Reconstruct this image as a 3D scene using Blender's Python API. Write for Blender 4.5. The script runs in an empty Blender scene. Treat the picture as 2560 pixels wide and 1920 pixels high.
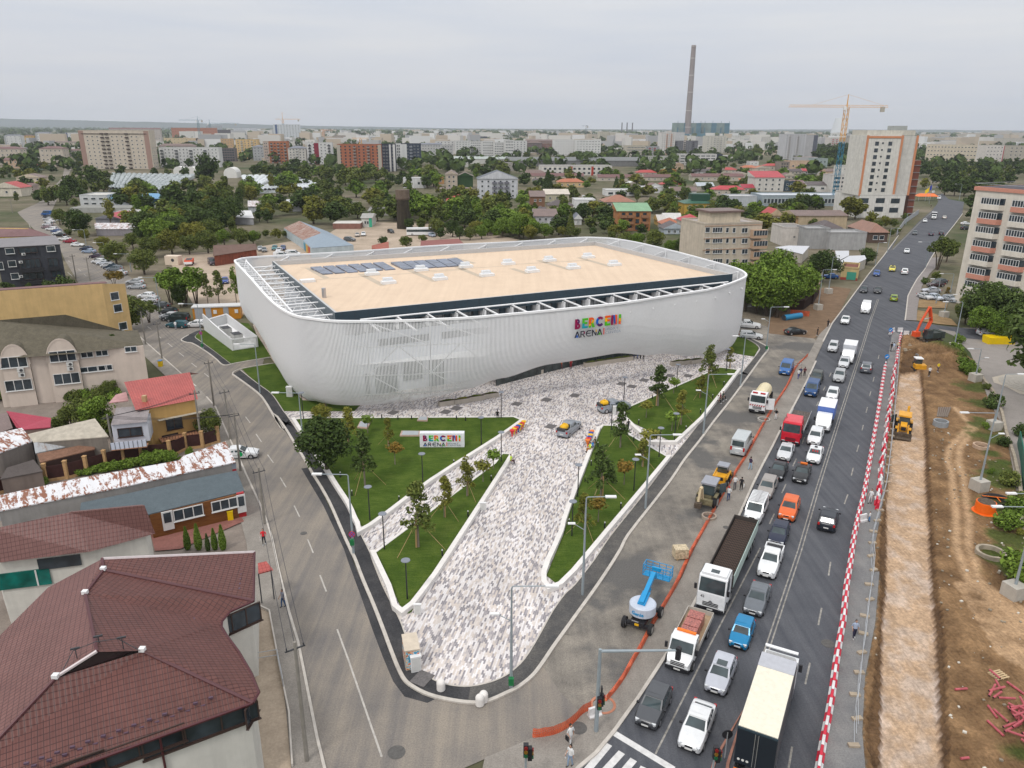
import bpy,bmesh,math,random
import numpy as np
HH=dict(name="house",cat="house");SH=dict(name="shed",cat="shed");PK="parked_car"
from mathutils import Vector,Matrix
Qa=Vector;Q3=range;Q4=enumerate;Xj=tuple
S=bpy.context.scene;COL=S.collection
R=math.radians;rnd=random.Random(7)
FPX=1880.0;PITCH=math.atan(641/FPX);ROLL=R(.3);CAMH=40.0
cd=bpy.data.cameras.new('camera');cam=bpy.data.objects.new('camera',cd);COL.objects.link(cam)
cd.sensor_width=36;cd.lens=36*FPX/2560;cd.clip_start=.5;cd.clip_end=40000
fw=Qa((0,math.cos(PITCH),-math.sin(PITCH)));rt=Qa((1,0,0));up=rt.cross(fw)
rt2=rt*math.cos(ROLL)+up*math.sin(ROLL);up2=up*math.cos(ROLL)-rt*math.sin(ROLL)
CP=Qa((0,0,CAMH))
cam.matrix_world=Matrix(((rt2.x,up2.x,-fw.x,0),(rt2.y,up2.y,-fw.y,0),(rt2.z,up2.z,-fw.z,CAMH),(0,0,0,1)))
S.camera=cam
SUN_EL,SUN_AZ=R(52),R(215)
w=bpy.data.worlds.new('World');S.world=w;w.use_nodes=True;nt=w.node_tree;nt.nodes.clear()
N=nt.nodes.new;L=nt.links.new
out=N('ShaderNodeOutputWorld');sky=N('ShaderNodeTexSky');sky.sky_type='NISHITA';sky.sun_disc=False
sky.sun_elevation=SUN_EL;sky.sun_rotation=SUN_AZ;sky.air_density=1.2;sky.dust_density=3
b1=N('ShaderNodeBackground');b1.inputs[1].default_value=.11;L(sky.outputs[0],b1.inputs[0])
tc=N('ShaderNodeTexCoord');sep=N('ShaderNodeSeparateXYZ');L(tc.outputs['Generated'],sep.inputs[0])
gr=N('ShaderNodeValToRGB');L(sep.outputs['Z'],gr.inputs[0]);e=gr.color_ramp.elements
e[0].position=0;e[0].color=(.64,.66,.70,1);e[1].position=.6;e[1].color=(1.25,1.24,1.22,1)
x=e.new(.06);x.color=(.68,.69,.725,1);x=e.new(.17);x.color=(.74,.75,.775,1)
mp=N('ShaderNodeMapping');mp.inputs['Scale'].default_value=(1.4,1.4,14);L(tc.outputs['Generated'],mp.inputs[0])
nz=N('ShaderNodeTexNoise');nz.inputs['Scale'].default_value=2.1;nz.inputs['Detail'].default_value=7;nz.inputs['Roughness'].default_value=.55;L(mp.outputs[0],nz.inputs[0])
r2=N('ShaderNodeValToRGB');L(nz.outputs[0],r2.inputs[0]);e=r2.color_ramp.elements
e[0].position=.3;e[0].color=(.90,.935,1,1);e[1].position=.72;e[1].color=(1.06,1.05,1.04,1)
mx=N('ShaderNodeMix');mx.data_type='RGBA';mx.blend_type='MULTIPLY';mx.inputs[0].default_value=1
L(gr.outputs[0],mx.inputs[6]);L(r2.outputs[0],mx.inputs[7])
b2=N('ShaderNodeBackground');b2.inputs[1].default_value=1.0;L(mx.outputs[2],b2.inputs[0])
ms=N('ShaderNodeMixShader');ms.inputs[0].default_value=.9;L(b1.outputs[0],ms.inputs[1]);L(b2.outputs[0],ms.inputs[2]);L(ms.outputs[0],out.inputs[0])
sd=bpy.data.lights.new('sun','SUN');sd.energy=1.3;sd.angle=R(11);sd.color=(1,.96,.9)
sun=bpy.data.objects.new('sun',sd);COL.objects.link(sun);sun.rotation_euler=(R(38),0,R(-35))
S.view_settings.view_transform='Standard';S.view_settings.look='None';S.view_settings.gamma=1;S.view_settings.exposure=0.08
S.render.resolution_x=1024;S.render.resolution_y=768
S.cycles.max_bounces=5;S.cycles.diffuse_bounces=2;S.cycles.glossy_bounces=2;S.cycles.transmission_bounces=3;S.cycles.volume_bounces=0;S.cycles.transparent_max_bounces=6
RG=dict(a=(0,270,3.456),b=(640,270,3.456),c=(1280,270,3.456),d=(1920,270,3.456),e=(0,500,3.456),f=(0,900,3.456),h=(0,1380,3.0722),i=(640,560,3.456),j=(1280,560,3.456),k=(1920,560,3.456),l=(600,940,3.456),m=(1240,860,3.456),n=(1800,860,2.9105),o=(600,1400,3.16),p=(1240,1340,2.8605),q=(1860,1350,2.91),r=(2200,360,6.1444),t=(2200,620,6.1444),u=(1620,80,3.456),v=(2240,880,6.9125),w=(2240,1120,6.9125),y=(2240,1680,6.9125),z=(0,0,.8641),A=(560,580,5.53),B=(560,780,5.53),C=(1560,640,5.53),D=(1000,760,5.53),E=(1400,760,9.217),F=(1240,1020,7.9),H=(1720,1080,8.294),I=(1540,1380,8.295),J=(480,740,9.217),K=(2160,760,8.296),M=(160,600,5.53),O=(2380,1100,4.15),P=(0,0,1.))
def px(g,x,y):o=RG[g];return o[0]+x/o[2],o[1]+y/o[2]
def ray(X,Y):return fw*FPX+rt2*(X-1280)-up2*(Y-960)
def G(g,x,y,z=0.):
 X,Y=px(g,x,y);d=ray(X,Y)
 if d.z>-4:d.z=-4
 return CP+d*((z-CAMH)/d.z)
def zof(g0,g,x,y):
 "height above ground point g0 at which the sight line of image row y passes"
 X,Y=px(g,x,y);k=(Y-960)
 v=g0-CP;a=v.dot(up2)*FPX+k*v.dot(fw);b=up2.z*FPX+k*fw.z
 return-a/b
def Qq(A,B,g,x,y):
 X,Y=px(g,x,y);d=ray(X,Y);n=Qa((B.y-A.y,-(B.x-A.x),0));return CP+d*((A-CP).dot(n)/d.dot(n))
def Gs(g,pts,z=0.):return[G(g,a,b,z)for a,b in pts]
MT={}
def _m(name):
 m=bpy.data.materials.new(name);m.use_nodes=True;m.node_tree.nodes.clear();return m
class NT:
 def __init__(s,name):s.m=_m(name);s.t=s.m.node_tree
 def n(s,ty,**kw):
  x=s.t.nodes.new('ShaderNode'+ty)
  for k,v in kw.items():
   if k in('o',):continue
   if isinstance(k,str)and hasattr(x,k):setattr(x,k,v)
   else:x.inputs[k.replace('_',' ')].default_value=v
  return x
 def l(s,a,b):s.t.links.new(a,b)
 def Q2(s,QT='Object',scale=(1,1,1),rot=(0,0,0)):
  if QT=='World':g=s.n('NewGeometry').outputs['Position']
  else:g=s.n('TexCoord').outputs[QT]
  m=s.n('Mapping');m.inputs['Scale'].default_value=scale;m.inputs['Rotation'].default_value=rot;s.l(g,m.inputs[0]);return m.outputs[0]
 def Q9(s,co,scale,detail=5,rough=.6,dist=0):
  x=s.n('TexNoise');x.inputs['Scale'].default_value=scale;x.inputs['Detail'].default_value=detail;x.inputs['Roughness'].default_value=rough;x.inputs['Distortion'].default_value=dist
  s.l(co,x.inputs[0]);return x.outputs[0]
 def Xa(s,f,stops,const=False):
  r=s.n('ValToRGB');cr=r.color_ramp
  if const:cr.interpolation='CONSTANT'
  while len(cr.elements)<len(stops):cr.elements.new(.5)
  for e,(p,c)in zip(cr.elements,stops):
   e.position=p;e.color=(c,c,c,1)if isinstance(c,(int,float))else(*c,1)
  s.l(f,r.inputs[0]);return r.outputs[0]
 def mix(s,f,a,b,mode='MIX'):
  x=s.n('Mix');x.data_type='RGBA';x.blend_type=mode
  if isinstance(f,(int,float)):x.inputs[0].default_value=f
  else:s.l(f,x.inputs[0])
  for v,k in((a,6),(b,7)):
   if isinstance(v,Xj):x.inputs[k].default_value=(*v,1)
   elif isinstance(v,(int,float)):x.inputs[k].default_value=(v,v,v,1)
   else:s.l(v,x.inputs[k])
  return x.outputs[2]
 def math(s,op,a,b=0):
  x=s.n('Math');x.operation=op
  for v,k in((a,0),(b,1)):
   if isinstance(v,(int,float)):x.inputs[k].default_value=v
   else:s.l(v,x.inputs[k])
  return x.outputs[0]
 def fin(s,col,rough=.8,metal=0,bump=None,bd=.02,bs=.5,spec=.3,emit=None,alpha=None,trans=0):
  b=s.n('BsdfPrincipled');b.inputs['Metallic'].default_value=metal;b.inputs['Specular IOR Level'].default_value=spec
  for v,k in((col,'Base Color'),(rough,'Roughness')):
   if isinstance(v,Xj):b.inputs[k].default_value=(*v,1)
   elif isinstance(v,(int,float)):b.inputs[k].default_value=v
   else:s.l(v,b.inputs[k])
  if alpha is not None:
   if isinstance(alpha,(int,float)):b.inputs['Alpha'].default_value=alpha
   else:s.l(alpha,b.inputs['Alpha'])
  if bump is not None:
   u=s.n('Bump');u.inputs['Distance'].default_value=bd;u.inputs['Strength'].default_value=bs;s.l(bump,u.inputs['Height']);s.l(u.outputs[0],b.inputs['Normal'])
  o=s.n('OutputMaterial');s.l(b.outputs[0],o.inputs[0]);return s.m
def Qb(name,c,rough=.45,metal=0,spec=.4,var=.06,scale=3.):
 k=(name,c)
 if k in MT:return MT[k]
 s=NT(name);co=s.Q2('Object');n=s.Q9(co,scale)
 col=s.mix(1.0,c,s.Xa(n,[(.3,1-var*2),(.75,1+var*.6)]),'MULTIPLY')
 MT[k]=s.fin(col,rough,metal,spec=spec);return MT[k]
def Qg(name,c,dirt=.18,scale=.6):
 k=('wall',name,c)
 if k in MT:return MT[k]
 s=NT(name);co=s.Q2('World');n=s.Q9(co,scale,6,.65);st=s.Q9(s.Q2('World',(1.3,1.3,.12)),1.2,4)
 f=s.mix(1.0,s.Xa(n,[(.3,1-dirt),(.7,1.04)]),s.Xa(st,[(.35,1-dirt*.8),(.6,1.0)]),'MULTIPLY')
 fine=s.Q9(co,14,3);MT[k]=s.fin(s.mix(1.0,c,f,'MULTIPLY'),.85,bump=fine,bd=.01,bs=.4,spec=.2);return MT[k]
def QB(name,c,c2,tu=.3,tv=.38,mort=(.5,.5,.5)):
 "pressed metal or clay roof tiles, laid along each slope (uses the slope's own uv in metres)"
 k=('tile',name)
 if k in MT:return MT[k]
 s=NT(name);uv=s.Q2('UV');br=s.n('TexBrick');s.l(uv,br.inputs[0])
 br.offset=0;br.inputs['Scale'].default_value=1;br.inputs['Brick Width'].default_value=tu;br.inputs['Row Height'].default_value=tv
 br.inputs['Mortar Size'].default_value=.028;br.inputs['Mortar Smooth'].default_value=.5
 br.inputs['Color1'].default_value=(*c,1);br.inputs['Color2'].default_value=(*c2,1);br.inputs['Mortar'].default_value=Xj(a*b for a,b in zip(c,mort))+(1,)
 n=s.Q9(s.Q2('World'),.35,5);col=s.mix(1.0,br.outputs[0],s.Xa(n,[(.3,.86),(.7,1.1)]),'MULTIPLY')
 sx=s.n('SeparateXYZ');s.l(uv,sx.inputs[0]);saw=s.math('FRACT',s.math('DIVIDE',sx.outputs[1],tv));wv=s.math('SINE',s.math('MULTIPLY',sx.outputs[0],2*math.pi/tu))
 h=s.math('SUBTRACT',s.math('MULTIPLY',wv,.35),saw)
 MT[k]=s.fin(col,.5,bump=h,bd=.05,bs=.8,spec=.35);return MT[k]
def Qh(name,c,var=.25,sc=.5,rough=.85):
 k=('roof',name,c)
 if k in MT:return MT[k]
 s=NT(name);co=s.Q2('World');n=s.Q9(co,sc,7,.7);n2=s.Q9(co,6,4)
 col=s.mix(1.0,c,s.Xa(n,[(.3,1-var),(.7,1+var*.4)]),'MULTIPLY');MT[k]=s.fin(s.mix(.35,col,s.mix(1.0,col,s.Xa(n2,[(.3,.6),(.7,1.3)]),'MULTIPLY')),rough,spec=.2,bump=n2,bd=.02,bs=.4);return MT[k]
def QA(name,base,rust=(.18,.065,.03),lo=.45,hi=.55,stripes=0.9,sc=.35):
 k=('rust',name)
 if k in MT:return MT[k]
 s=NT(name);uv=s.Q2('UV',(1/stripes,.18,1));n=s.Q9(uv,1.6,5,.75,.6);n2=s.Q9(s.Q2('World'),1.1,6,.8)
 f=s.Xa(s.math('ADD',s.math('MULTIPLY',n,.6),s.math('MULTIPLY',n2,.4)),[(lo,0.),(hi,1.)])
 ux=s.n('SeparateXYZ');s.l(s.Q2('UV'),ux.inputs[0]);seam=s.math('SINE',s.math('MULTIPLY',ux.outputs[0],2*math.pi/stripes))
 MT[k]=s.fin(s.mix(f,base,rust),.65,bump=seam,bd=.03,bs=.6);return MT[k]
def QC(name='window glass',c=(.03,.04,.05),rough=.08):
 k=('glass',name)
 if k in MT:return MT[k]
 s=NT(name);n=s.Q9(s.Q2('World'),.7,2);MT[k]=s.fin(s.mix(1.0,c,s.Xa(n,[(.3,.6),(.7,1.7)]),'MULTIPLY'),rough,spec=.6);return MT[k]
Xb=QC();Qj=QC('car glass',(.035,.05,.055),.05)
RUBBER=Qb('m',(.02,.02,.022),.9);Xc=Qb('m',(.42,.44,.46),.45,.3);QV=Qb('m',(.78,.78,.78),.5)
QU=Qb('m',(.02,.02,.024),.5);Xd=Qb('m',(.05,.052,.058),.5);CHROME=Qb('m',(.5,.5,.52),.3,.7)
class MB:
 def __init__(s):s.v=[];s.f=[];s.mi=[]
 def QZ(s,pts,mi=0):
  n=len(s.v);s.v+=[Xj(p)for p in pts];s.f.append(Xj(Q3(n,n+len(pts))));s.mi.append(mi);return s
 def box(s,c,d,rz=0,mi=0,top=None,rot=None):
  cx,cy,cz=c;a,b,h=d[0]/2,d[1]/2,d[2]/2;co,si=math.cos(rz),math.sin(rz);n=len(s.v)
  for z in(-h,h):
   for X,Y in((-a,-b),(a,-b),(a,b),(-a,b)):
    if rot is not None:q=rot@Qa((X,Y,z));s.v.append((cx+q.x,cy+q.y,cz+q.z))
    else:s.v.append((cx+X*co-Y*si,cy+X*si+Y*co,cz+z))
  for q in((0,3,2,1),(4,5,6,7),(0,1,5,4),(1,2,6,5),(2,3,7,6),(3,0,4,7)):
   s.f.append(Xj(n+i for i in q));s.mi.append(mi)
  if top is not None:s.mi[-5]=top
  return s
 def QY(s,pts,z0,z1,mi=0,top=None,bottom=True):
  "vertical prism over a ground outline; z1 may be a list"
  k=len(pts);zs=z1 if isinstance(z1,(list,Xj))else[z1]*k
  ar=sum(pts[i][0]*pts[(i+1)%k][1]-pts[(i+1)%k][0]*pts[i][1]for i in Q3(k))
  if ar<0:pts=pts[::-1];zs=zs[::-1]
  n=len(s.v);s.v+=[(p[0],p[1],z0)for p in pts]+[(p[0],p[1],z)for p,z in zip(pts,zs)]
  for i in Q3(k):j=(i+1)%k;s.f.append((n+i,n+j,n+k+j,n+k+i));s.mi.append(mi)
  s.f.append(Xj(n+k+i for i in Q3(k)));s.mi.append(mi if top is None else top)
  if bottom:s.f.append(Xj(n+i for i in Q3(k-1,-1,-1)));s.mi.append(mi)
  return s
 def Q0(s,p,q,r,r2=None,n=6,mi=0,cap=True):
  p=Qa(p);q=Qa(q);d=(q-p);r2=r if r2 is None else r2
  if d.length<1e-6:return s
  d.normalize();a=d.orthogonal().normalized();b=d.cross(a);k=len(s.v)
  for c,rr in((p,r),(q,r2)):
   for i in Q3(n):
    t=2*math.pi*i/n;s.v.append(Xj(c+a*(rr*math.cos(t))+b*(rr*math.sin(t))))
  for i in Q3(n):j=(i+1)%n;s.f.append((k+i,k+j,k+n+j,k+n+i));s.mi.append(mi)
  if cap:s.f.append(Xj(k+i for i in Q3(n-1,-1,-1)));s.f.append(Xj(k+n+i for i in Q3(n)));s.mi+=[mi,mi]
  return s
 def path(s,pts,r,n=6,mi=0):
  for a,b in zip(pts,pts[1:]):s.Q0(a,b,r,n=n,mi=mi)
  return s
 def Q1(s,rings,mi=0,cap=True,closed=True):
  k=len(s.v);n=len(rings[0])
  for rg in rings:s.v+=[Xj(p)for p in rg]
  for a in Q3(len(rings)-1):
   for i in Q3(n if closed else n-1):
    j=(i+1)%n;s.f.append((k+a*n+i,k+a*n+j,k+(a+1)*n+j,k+(a+1)*n+i));s.mi.append(mi)
  if cap:s.f.append(Xj(k+i for i in Q3(n-1,-1,-1)));s.f.append(Xj(k+(len(rings)-1)*n+i for i in Q3(n)));s.mi+=[mi,mi]
  return s
 def mesh(s,name,mats,smooth=False,loc=None):
  me=bpy.data.meshes.new(name);vs=s.v
  if loc is not None:vs=[(a-loc[0],b-loc[1],c-loc[2])for a,b,c in vs]
  me.from_pydata(vs,[],s.f);
  if not isinstance(mats,(list,Xj)):mats=[mats]
  for m in mats:me.materials.append(m)
  me.polygons.foreach_set('material_index',s.mi)
  uvl=me.uv_layers.new(name='UVMap');V=np.array(s.v,dtype=float);buf=np.zeros((len(me.loops),2))
  for p in me.polygons:
   n=p.normal;u=Qa((-n.y,n.x,0))
   if u.length<.05:u=Qa((1,0,0))
   u.normalize();w_=n.cross(u)
   for li in p.loop_indices:
    c=V[me.loops[li].vertex_index];buf[li]=(c[0]*u.x+c[1]*u.y,c[0]*w_.x+c[1]*w_.y+c[2]*w_.z)
  uvl.data.foreach_set('uv',buf.ravel())
  if smooth:me.polygons.foreach_set('use_smooth',[True]*len(me.polygons));me.set_sharp_from_angle(angle=R(smooth if smooth>1 else 60))
  me.update();return me
 def obj(s,name,mats,parent=None,smooth=False):
  o=bpy.data.objects.new(name,None if not s.f else s.mesh(name,mats,smooth,parent.location if parent else None))
  COL.objects.link(o)
  if parent:o.parent=parent
  return o
def tag(o,Qk=None,cat=None,QM=None,QT=None):
 if Qk:o['label']=Qk
 if cat:o['category']=cat
 if QM:o['group']=QM
 if QT:o['kind']=QT
 return o
def Qe(name,loc,Qk,cat,rz=0,QM=None,scale=None):
 o=bpy.data.objects.new(name,None);COL.objects.link(o);o.location=loc;o.rotation_euler=(0,0,rz);o.empty_display_size=.2
 if scale:o.scale=scale
 return tag(o,Qk,cat,QM)
def Q8(name,me,parent,loc=(0,0,0),rz=0,Qk=None,scale=None,mat=None,rot=None):
 o=bpy.data.objects.new(name,me);COL.objects.link(o);o.parent=parent;o.location=loc;o.rotation_euler=rot or(0,0,rz)
 if scale:o.scale=scale
 if Qk:o['label']=Qk
 if mat:o.material_slots[0].link='OBJECT';o.material_slots[0].material=mat
 return o
def QH(o,loc,rz=None,Qk=None,QM=None,scale=None,parent=None):
 c=o.copy();COL.objects.link(c)
 if parent is None:
  c.location=loc
  if rz is not None:c.rotation_euler=(0,0,rz)
  if Qk:c['label']=Qk
  if QM:c['group']=QM
  if scale:c.scale=scale
 else:c.parent=parent
 for ch in o.children:QH(ch,None,parent=c)
 return c
def QK(name,mb,mats,smooth=False):return tag(mb.obj(name,mats,None,smooth),QT='structure')
def Qi(p,n=4):
 out=[];k=len(p)
 for i in Q3(k-1):
  a,b,c,d=p[max(i-1,0)],p[i],p[i+1],p[min(i+2,k-1)]
  for j in Q3(n):
   t=j/n;out.append(b*(.5*(2-5*t*t+3*t**3))+a*(.5*(-t+2*t*t-t**3))+c*(.5*(t+4*t*t-3*t**3))+d*(.5*(t**3-t*t)))
 out.append(p[-1]);return out
def offset(p,d,closed=False):
 o=[];n=len(p)
 for i in Q3(n):
  a=p[i-1]if(i>0 or closed)else p[i];b=p[(i+1)%n]if(i<n-1 or closed)else p[i]
  t1=(p[i]-a);t2=(b-p[i]);t1.z=t2.z=0
  if t1.length<1e-6:t1=t2
  if t2.length<1e-6:t2=t1
  t1=t1.normalized();t2=t2.normalized();t=(t1+t2).normalized()if(t1+t2).length>1e-3 else t1
  nn=Qa((-t.y,t.x,0));c=max(.45,nn.dot(Qa((-t1.y,t1.x,0))));o.append(p[i]+nn*(d/c))
 return o
def QL(mb,p,d0,d1,z0,z1,closed=False,mi=0):
 "kerb or low wall: band between two offsets of a line"
 A=offset(p,d0,closed);B=offset(p,d1,closed);n=len(p)
 for i in Q3(n if closed else n-1):
  j=(i+1)%n
  for q in([(A[i],z1),(A[j],z1),(B[j],z1),(B[i],z1)],[(A[i],z0),(A[j],z0),(A[j],z1),(A[i],z1)],[(B[j],z0),(B[i],z0),(B[i],z1),(B[j],z1)]):
   mb.QZ([(v.x,v.y,zz+v.z)for v,zz in q],mi)
 if not closed:
  for i in(0,n-1):mb.QZ([(A[i].x,A[i].y,z0),(B[i].x,B[i].y,z0),(B[i].x,B[i].y,z1),(A[i].x,A[i].y,z1)],mi)
 return mb
def QJ(name,pts,z,mat,QT='structure'):
 mb=MB();mb.QZ([(p.x,p.y,z)for p in pts]);o=mb.obj(name,mat)
 if o.data.polygons[0].normal.z<0:o.data.flip_normals()
 return tag(o,QT=QT)
 # ================= the setting: ground, roads, paving
def M_ground():
 s=NT('suburban ground');co=s.Q2('World');a=s.Q9(co,.012,6,.65);b=s.Q9(co,.15,6,.7);c=s.Q9(co,.0016,4,.6)
 col=s.Xa(a,[(.35,(.055,.075,.03)),(.5,(.13,.12,.075)),(.62,(.20,.17,.125))])
 far=s.Xa(c,[(.38,(.05,.075,.04)),(.5,(.16,.15,.09)),(.6,(.10,.115,.06))])
 g=s.n('NewGeometry');sx=s.n('SeparateXYZ');s.l(g.outputs['Position'],sx.inputs[0])
 f=s.Xa(s.math('DIVIDE',sx.outputs[1],2500.),[(.3,0.),(1.,1.)])
 return s.fin(s.mix(1.0,s.mix(f,col,far),s.Xa(b,[(.3,.7),(.7,1.15)]),'MULTIPLY'),.95,spec=.1)
def M_asph(name,c,c2,rot,streak=.35,grain=.25,patch=None,sc=.25):
 s=NT(name);co=s.Q2('World');st=s.Q9(s.Q2('World',(1.1,.035,1),(0,0,rot)),1.0,4,.6);bl=s.Q9(co,sc,7,.68);gn=s.Q9(co,9,3,.7)
 f=s.math('ADD',s.math('MULTIPLY',st,streak),s.math('MULTIPLY',bl,1-streak))
 col=s.Xa(f,[(.36,c),(.62,c2)])
 if patch:
  p=s.Q9(co,.09,5,.6);col=s.mix(s.Xa(p,[(.48,0.),(.56,1.)]),col,patch)
  q=s.Q9(co,.5,6,.75,.5);col=s.mix(s.Xa(q,[(.66,0.),(.72,.75)]),col,Xj(v*.45 for v in c))
 col=s.mix(1.0,col,s.Xa(gn,[(.3,1-grain),(.7,1+grain)]),'MULTIPLY')
 return s.fin(col,.88,bump=gn,bd=.012,bs=.5,spec=.25)
def QI(g,a,b,a2,b2,g2=None):
 d=G(g2 or g,a2,b2)-G(g,a,b);return math.atan2(d.x,d.y)
BD=(G('k',880,830)-G('p',1795,1190));BD.z=0;BD.normalize();BANG=math.atan2(BD.y,BD.x)
brot=math.atan2(BD.x,BD.y)
A_MAIN=M_asph('boulevard asphalt',(.062,.066,.078),(.105,.108,.12),brot,.6,.2)
SD=(G('l',388,920)-G('o',950,1050));SD.z=0
srot=math.atan2(SD.x,SD.y)
A_SIDE=M_asph('dusty old asphalt',(.15,.14,.135),(.27,.235,.195),srot,.55,.22,None,.16)
A_WORK=M_asph('worn roadworks asphalt',(.12,.11,.10),(.29,.26,.22),brot,.25,.3,(.115,.11,.105),.2)
A_NEW=M_asph('fresh black asphalt',(.03,.031,.035),(.062,.06,.062),srot,.2,.35,None,.4)
A_NEW2=M_asph('fresh grey asphalt',(.06,.06,.062),(.115,.108,.1),brot,.2,.35,None,.4)
A_PAVE=M_asph('old pavement asphalt',(.20,.18,.16),(.29,.265,.235),brot,.3,.2,None,.3)
A_PATH=M_asph('grey footpath asphalt',(.15,.15,.155),(.22,.215,.21),brot,.3,.2,None,.3)
A_LOT=M_asph('sandy yard',(.30,.24,.18),(.45,.36,.28),0,.1,.25,None,.1)
KERB=Qg('m',(.55,.51,.46),.15,1.5);WSTONE=Qg('m',(.74,.71,.68),.08,1.2)
def M_plaza():
 s=NT('plaza paving bricks');dv=G('o',1925,550)-G('o',1905,600);rot=math.atan2(dv.x,dv.y)
 co=s.Q2('World',(1,1,1),(0,0,rot-math.pi/2));br=s.n('TexBrick');s.l(co,br.inputs[0]);br.offset=.37;br.offset_frequency=2;br.squash=1
 br.inputs['Scale'].default_value=1;br.inputs['Brick Width'].default_value=.52;br.inputs['Row Height'].default_value=.155
 br.inputs['Mortar Size'].default_value=.006;br.inputs['Color1'].default_value=(0,0,0,1);br.inputs['Color2'].default_value=(1,1,1,1);br.inputs['Mortar'].default_value=(.3,.3,.3,1)
 col=s.Xa(br.outputs[0],[(0.,(.27,.255,.275)),(.16,(.36,.335,.35)),(.29,(.60,.53,.48)),(.42,(.70,.655,.64)),(.6,(.49,.45,.445)),(.68,(.74,.71,.71)),(.88,(.64,.58,.54))],True)
 n=s.Q9(s.Q2('World'),.14,7,.7);n2=s.Q9(s.Q2('World',(1,.25,1),(0,0,.4)),.5,6,.7);col=s.mix(1.0,col,s.Xa(n2,[(.3,.8),(.62,1.03)]),'MULTIPLY');return s.fin(s.mix(1.0,col,s.Xa(n,[(.3,.8),(.65,1.04)]),'MULTIPLY'),.75,spec=.25)
def M_lawn():
 s=NT('lawn grass');co=s.Q2('World');a=s.Q9(co,.35,6,.6);b=s.Q9(co,7,5,.75);c=s.Q9(s.Q2('World',(.6,6,1),(0,0,.5)),1.2,3,.6)
 f=s.math('ADD',s.math('MULTIPLY',a,.4),s.math('ADD',s.math('MULTIPLY',b,.35),s.math('MULTIPLY',c,.25)))
 return s.fin(s.Xa(f,[(.36,(.032,.062,.009)),(.5,(.062,.102,.016)),(.62,(.115,.155,.03))]),.95,bump=b,bd=.08,bs=1,spec=.08)
LAWN=M_lawn();PLAZA=M_plaza();GROUND=M_ground()
def Xg(X,Y,P):
 r=np.zeros(X.shape,bool);n=len(P)
 for i in Q3(n):
  x1,y1=P[i][0],P[i][1];x2,y2=P[(i+1)%n][0],P[(i+1)%n][1]
  if y1==y2:continue
  c=((y1>Y)!=(y2>Y))&(X<(x2-x1)*(Y-y1)/(y2-y1)+x1);r^=c
 return r
DR=(18.,84.,20.,176.)
gm=MB();x0,x1,y0,y1=DR;BG=30000
for a,b,c,d in((-BG,x0,-200,BG),(x1,BG,-200,BG),(x0,x1,-200,y0),(x0,x1,y1,BG)):
 gm.QZ([(a,c,-.06),(b,c,-.06),(b,d,-.06),(a,d,-.06)])
QK('ground',gm,GROUND)
def ridge(x0,x1,y,h,seed,name,n=60):
 r=random.Random(seed);mb=MB();prev=None
 for i in Q3(n+1):
  t=i/n;x=x0+(x1-x0)*t;hh=h(t)*(1+.12*r.uniform(-1,1));row=[(x,y-1800,-.1),(x,y-700,hh*.6),(x,y,hh),(x,y+1500,hh*.9)]
  if prev:
   for k in Q3(3):mb.QZ([prev[k],row[k],row[k+1],prev[k+1]])
  prev=row
 return QK(name,mb,Qh('m',(.045,.065,.05),.3,.004),True)
ridge(-13500,500,11500,lambda t:205*(1-t)**1.1+8,3,'hills');ridge(-9000,9500,14000,lambda t:26+14*math.sin(t*9),4,'distant_hills')
field=QJ('farm_field',[G('a',-60,132),G('a',700,140),G('a',720,185),G('a',-60,160)],.5,Qh('m',(.23,.17,.12),.15,.003))
TR=Gs('n',[(1335,60),(1300,260),(1255,560),(1232,900),(1205,1150),(1170,1400),(1160,1659)])+Gs('q',[(1000,300),(990,600),(950,1000),(890,1400),(960,1700),(960,1900)])+Gs('q',[(1510,1900),(1490,1659),(1480,1300),(1470,1000),(1445,600),(1395,250),(1375,0)])+Gs('n',[(1545,1300),(1530,1000),(1520,700),(1480,300),(1480,190),(1430,190),(1430,60)])
DIRT=Gs('n',[(1320,-20),(1262,430),(1225,640),(1185,1150),(1130,1450),(1110,1659)])+Gs('q',[(990,230),(960,600),(880,1000),(860,1400),(900,1800)])+Gs('P',[(2200,2060),(2760,2060),(2640,1500)])+Gs('n',[(2212,1380),(2130,900),(2080,640),(1960,420),(1880,200),(1820,60),(1700,-60)])+Gs('K',[(1890,570),(1560,520),(1130,600),(800,640)])
nx,ny=int((DR[1]-DR[0])/.3),int((DR[3]-DR[2])/.36);X,Y=np.meshgrid(np.linspace(DR[0],DR[1],nx),np.linspace(DR[2],DR[3],ny))
from mathutils import noise as MN
ind=Xg(X,Y,DIRT);intr=Xg(X,Y,TR)
n1=np.zeros(X.shape);idx=np.where(ind)
for a,b in zip(*idx):n1[a,b]=MN.fractal(Qa((X[a,b]*.45,Y[a,b]*.45,1.7)),.7,2.2,4)
Z=np.where(ind,.02+n1*.09,-.08)
fl=Gs('q',[(1040,-100),(1040,300),(1010,600),(1005,1000),(1000,1400),(985,1900),(1470,1900),(1445,1659),(1430,1350),(1415,1000),(1400,650),(1365,250),(1350,-100)])+Gs('n',[(1500,1000),(1495,700),(1470,300),(1450,180),(1290,200),(1262,480),(1245,760),(1215,1100)])
flo=Xg(X,Y,fl)
Z=np.where(intr,-.75+n1*.06,Z);Z=np.where(intr&~flo,-.3+n1*.22,Z)
def mound(g,x,y,r,h):
 c=G(g,x,y);
 global Z
 d=np.sqrt((X-c.x)**2+(Y-c.y)**2)/r;Z=np.where(ind,Z+h*np.exp(-d*d*1.5)*(1+.5*n1),Z)
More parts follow.
